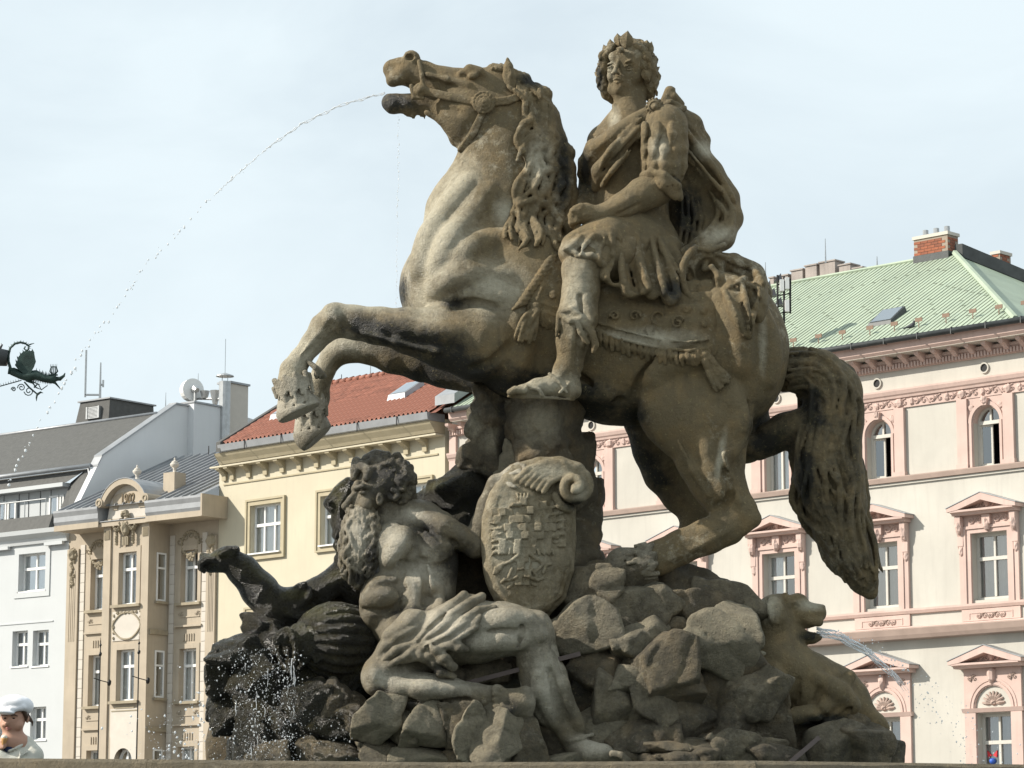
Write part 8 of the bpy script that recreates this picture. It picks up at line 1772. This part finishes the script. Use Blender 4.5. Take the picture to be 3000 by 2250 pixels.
def pathp(t): f = t*(len(path)-1); i = min(int(f), len(path)-2); f -= i; return path[i][0]+(path[i+1][0]-path[i][0])*f, path[i][1]+(path[i+1][1]-path[i][1])*f
m = MB(); pts = []; rs = []
for j in range(150):
    t = j/149*.26; x, y = pathp(t); pts.append(W(x+rg.uniform(-1, 1), y+rg.uniform(-2.2, 2.2), -10-t*200)); rs.append((1.5+1.0*math.sin(j*.9)*math.sin(j*.37))*K*rg.uniform(.6, 1.3))
m.tube(pts, rs, 6)
pts2 = [W(*(lambda q: (q[0], q[1]+3+2.5*math.sin(j*.5)))(pathp(j/90*.16)), -12) for j in range(90)]; m.tube(pts2, [K*(1.4+.8*math.sin(j*1.3)) for j in range(90)], 5)
tag(m.build('water_jet', wtr, smooth=True), 'thin arching water jet leaving the horse mouth towards the upper left', 'water jet', kind='stuff')
L = []; t = .20
while t < 1:
    x, y = pathp(t); L.append((W(x+rg.uniform(-6, 6), y+rg.uniform(-6, 6), -10-t*260), K*rg.uniform(1.8, 3.7)*(1+t*.4), rg.uniform(.8, 1.6)))
    if rg.random() < .5: L.append((W(x+rg.uniform(-10, 10), y+rg.uniform(-10, 10), -10-t*260), K*rg.uniform(1, 2), 1.2))
    t += rg.uniform(.003, .010)*(1+t*1.8)
drops('water_drops', L, 'separate falling drops continuing the arc of the horse jet')
L = []
for j in range(90):
    y = 345+j*6.2+rg.uniform(-3, 3); L.append((W(1168-(y-345)*.012+rg.uniform(-2.5, 2.5), y, 0), K*rg.uniform(.7, 1.9)*(1 if y < 620 else .8), rg.uniform(1, 2.6)))
drops('water_trickle', L, 'fine vertical trickle dripping from the horse lower jaw')
# hound jet
m = MB(); hp = lambda t: (2392+t*270, 1850+t*30+t*t*150)
for k in range(11):
    ph = k*1.3; e_ = 41-(k*3) % 14; m.tube([W(hp(j/40)[0], hp(j/40)[1]+(k-5)*(2.4-.4*(j/40))+3.0*math.sin(j*.5+ph), -60+(k % 3-1)*9) for j in range(e_)], [K*(1.9-1.2*j/40)*(1+.5*math.sin(j*1.1+ph)) for j in range(e_)], 5)
tag(m.build('water_jet', wtr, smooth=True), 'short clear water jet fanning from the hound mouth to the right', 'water jet', kind='stuff')
L = []
for j in range(230):
    t = rg.random()**.7*2.0; x, y = 2392+t*265, 1850+t*30+t*t*95; sp_ = 4+t*22; L.append((W(x+rg.gauss(0, sp_), y+rg.gauss(0, sp_*.8)+t*6, -60+rg.gauss(0, 10)), K*rg.uniform(.8, 2.6), rg.uniform(.8, 1.5)))
drops('water_drops', L, 'scattered drops breaking off the hound jet at the right')
# splashing curtain over the left rocks
L = []
for j in range(1700):
    r_ = rg.random()
    if r_ < .55: x, y = rg.gauss(760, 55), rg.uniform(1900, 2235); x += (y-1900)*.02
    elif r_ < .75: x, y = rg.gauss(850, 18)-abs(rg.gauss(0, 8)), rg.uniform(1930, 2235)
    elif r_ < .9: x, y = rg.uniform(610, 900), rg.uniform(1900, 2235)
    else: x, y = rg.gauss(1000, 60), rg.uniform(2080, 2235)
    L.append((W(x, y, -255-rg.uniform(0, 50)), K*(rg.uniform(.4, 1.1) if rg.random() < .85 else rg.uniform(1.2, 2.4)), rg.uniform(.8, 1.8)))
for j in range(330):
    x = 600-abs(rg.gauss(0, 95)); y = 2240-abs(rg.gauss(0, 110)); L.append((W(x, y, -200+rg.uniform(-60, 60)), K*(rg.uniform(.6, 1.4) if rg.random() < .8 else rg.uniform(1.8, 4)), rg.uniform(.8, 1.4)))
drops('water_spray', L, 'sparkling spray of drops in front of the wet dark rocks at the left', 'spray')
m = MB()
for k in range(16):
    x0, y0 = rg.choice([(rg.gauss(855, 9), rg.uniform(1905, 2120)), (rg.gauss(760, 50), rg.uniform(1900, 2180))]); n_ = rg.randint(3, 7)
    m.tube([W(x0+rg.uniform(-2, 2), y0+j*9, -268) for j in range(n_)], [K*rg.uniform(.4, 1.3) for j in range(n_)], 5)
tag(m.build('water_cascade', wtr, smooth=True), 'broken short water threads falling from the urn mouth over the rocks', 'cascade', kind='stuff')

# ================================================================== child
skin = plain('child_skin', (.46, .26, .18), .55, .06, 12, .001); capm = plain('white_cotton', (.82, .82, .84), .85, .04, 8, .003); knit = plain('cream_knit', (.62, .60, .52), .95, .08, 30, .006); hairm = plain('brown_hair', (.075, .042, .025), .5, .3, 30, .002); navy = plain('navy_cotton', (.02, .03, .08), .8); lipm = plain('lip', (.36, .15, .12), .5); eyem = plain('dark_eye', (.015, .012, .01), .2); conem = plain('wafer', (.50, .27, .10), .8); icem = plain('ice_cream', (.75, .68, .55), .5)
CY_ = 19.2; kid = tag(empty('person', tuple(at(40, 2235, CY_))), 'child in a white peaked cap and cream cardigan holding an ice cream behind the basin', 'person'); KC = np.array(kid.location)
ck = CY_/F/cP*1.0
_W, _K = W, K
def kW(x, y, d=0.0): return at(x, y, CY_+d*ck)
W = kW; K = ck
v = Vol(.006)
v.ell(38, 2105, 0, 36, 42, 38, 0, .02); v.ell(30, 2122, -12, 28, 30, 24, 0, .02); v.ell(26, 2143, -14, 12, 8, 12, 0, .01)
v.chain([(22, 2112, -38, 3.5), (19, 2119, -43, 5), (18, 2122, -42, 5)], .01); v.ell(12, 2124, -34, 8, 8, 8, 0, .01); v.ell(54, 2125, -22, 14, 14, 12, 0, .012)
v.ell(14, 2103, -38, 7, 5, 6, 0, .006, -1); v.ell(41, 2103, -40, 9, 5, 7, 0, .006, -1); v.ell(80, 2106, 0, 6, 12, 8, 0, .004)
v.chain([(46, 2138, 0, 20), (48, 2160, 2, 19)], .015); v.chain([(30, 2172, -8, 30), (60, 2180, 0, 30)], .03)
v.chain([(-6, 2190, -28, 8), (6, 2182, -34, 7), (10, 2176, -36, 5)], .006); 
for q in range(4): v.chain([(-2+q*2, 2192-q*5, -36, 5), (10+q*1, 2190-q*5.4, -42, 4.2), (16, 2187-q*5, -38, 3.6)], .002)
v.chain([(4, 2172, -40, 4), (9, 2168, -44, 3.6)], .002)
sculpt('body', v, skin, kid)
for x, y, d, w in ((15, 2104, -36, 4.2), (40, 2104.5, -35, 5)):
    v = Vol(.003); v.ell(x, y, d+3, w, 2.3, 5, 0, .002); sculpt('eye', v, eyem, kid)
v = Vol(.003); v.chain([(14, 2133, -36, 1.5), (22, 2132, -41, 2.6), (33, 2134, -36, 1.4)], .002); v.chain([(17, 2136, -37, 1.5), (23, 2137, -40, 2.6), (30, 2136, -37, 1.4)], .002); sculpt('lips', v, lipm, kid)
v = Vol(.003); v.chain([(5, 2097, -36, 1.4), (14, 2094, -40, 1.8), (22, 2097, -40, 1.2)], .002); v.chain([(32, 2097, -42, 1.4), (42, 2094, -40, 1.9), (52, 2098, -34, 1.2)], .002); v.ell(60, 2092, 10, 22, 24, 30, 0, .01); v.chain([(70, 2084, -16, 7), (78, 2098, -12, 5), (76, 2112, -6, 2)], .006)
for q in range(7): v.chain([(82, 2092+q*3, 8, 3), (90+q, 2104+q*2, 12, 2), (94, 2116+q*2, 14, 1.2)], .003)
sculpt('hair', v, hairm, kid)
v = Vol(.006); v.ell(48, 2062, 4, 46, 26, 50, 6, .02); v.ell(20, 2062, -20, 28, 20, 24, 0, .02); v.ell(76, 2070, 6, 20, 22, 34, 0, .02)
v.chain([(-8, 2082, -14, 9), (30, 2080, -42, 9), (66, 2072, -32, 9), (88, 2072, 4, 9)], .01)
v.ell(6, 2086, -44, 36, 7, 26, 4, .006)
for a in (0, 1.2, 2.2, 3.2, 4.4, 5.4): v.chain([(44, 2040, 4, 2), (44+30*math.cos(a), 2052+10*abs(math.sin(a*.5)), 4-34*math.sin(a), 2.4)], .006)
sculpt('cap', v, capm, kid, noise=((.003, 16, 3),))
v = Vol(.009); v.chain([(52, 2180, 8, 34), (56, 2250, 10, 54), (54, 2330, 10, 60)], .03); v.chain([(78, 2182, 4, 24), (98, 2215, -4, 28), (88, 2250, -16, 26), (30, 2238, -34, 18), (0, 2210, -36, 13)], .02); v.chain([(20, 2188, 0, 22), (-20, 2220, -10, 26), (-30, 2280, -10, 30)], .02)
v.ell(20, 2180, -34, 14, 22, 20, 20, .01, -1)
for c in ([(70, 2178, -22, 4), (50, 2190, -34, 4), (26, 2200, -38, 4)], [(86, 2200, -30, 3), (60, 2215, -44, 3)], [(60, 2200, -40, 3), (56, 2235, -50, 3)], [(92, 2230, -36, 3), (64, 2240, -48, 3)]): v.chain(c, .008)
for c in ([(40, 2196, -46, 3), (54, 2230, -54, 4)], [(76, 2210, -42, 3), (66, 2240, -54, 3)]): v.chain(c, .01, -1)
sculpt('cardigan', v, knit, kid, noise=((.003, 18, 3),))
v = Vol(.006); v.ell(28, 2192, -16, 18, 16, 18, 0, .01); sculpt('shirt', v, navy, kid)
v = Vol(.008); v.chain([(40, 2330, -10, 34), (20, 2345, -120, 30), (20, 2430, -130, 24)], .02); v.chain([(75, 2330, -10, 34), (80, 2345, -120, 30), (80, 2430, -130, 24)], .02); sculpt('trousers', v, navy, kid)
cone = tag(empty('ice_cream_cone', tuple(at(10, 2170, CY_-.06))), 'half eaten ice cream cone held in the child\'s hand', 'ice cream')
v = Vol(.003); v.chain([(13, 2166, -42, 9), (8, 2190, -40, 3)], .003); sculpt('wafer', v, conem, cone); v = Vol(.003); v.ell(13, 2160, -42, 9, 7, 9, 0, .003); v.ell(9, 2158, -42, 5, 5, 5, 0, .003); sculpt('ice', v, icem, cone)
W, K = _W, _K
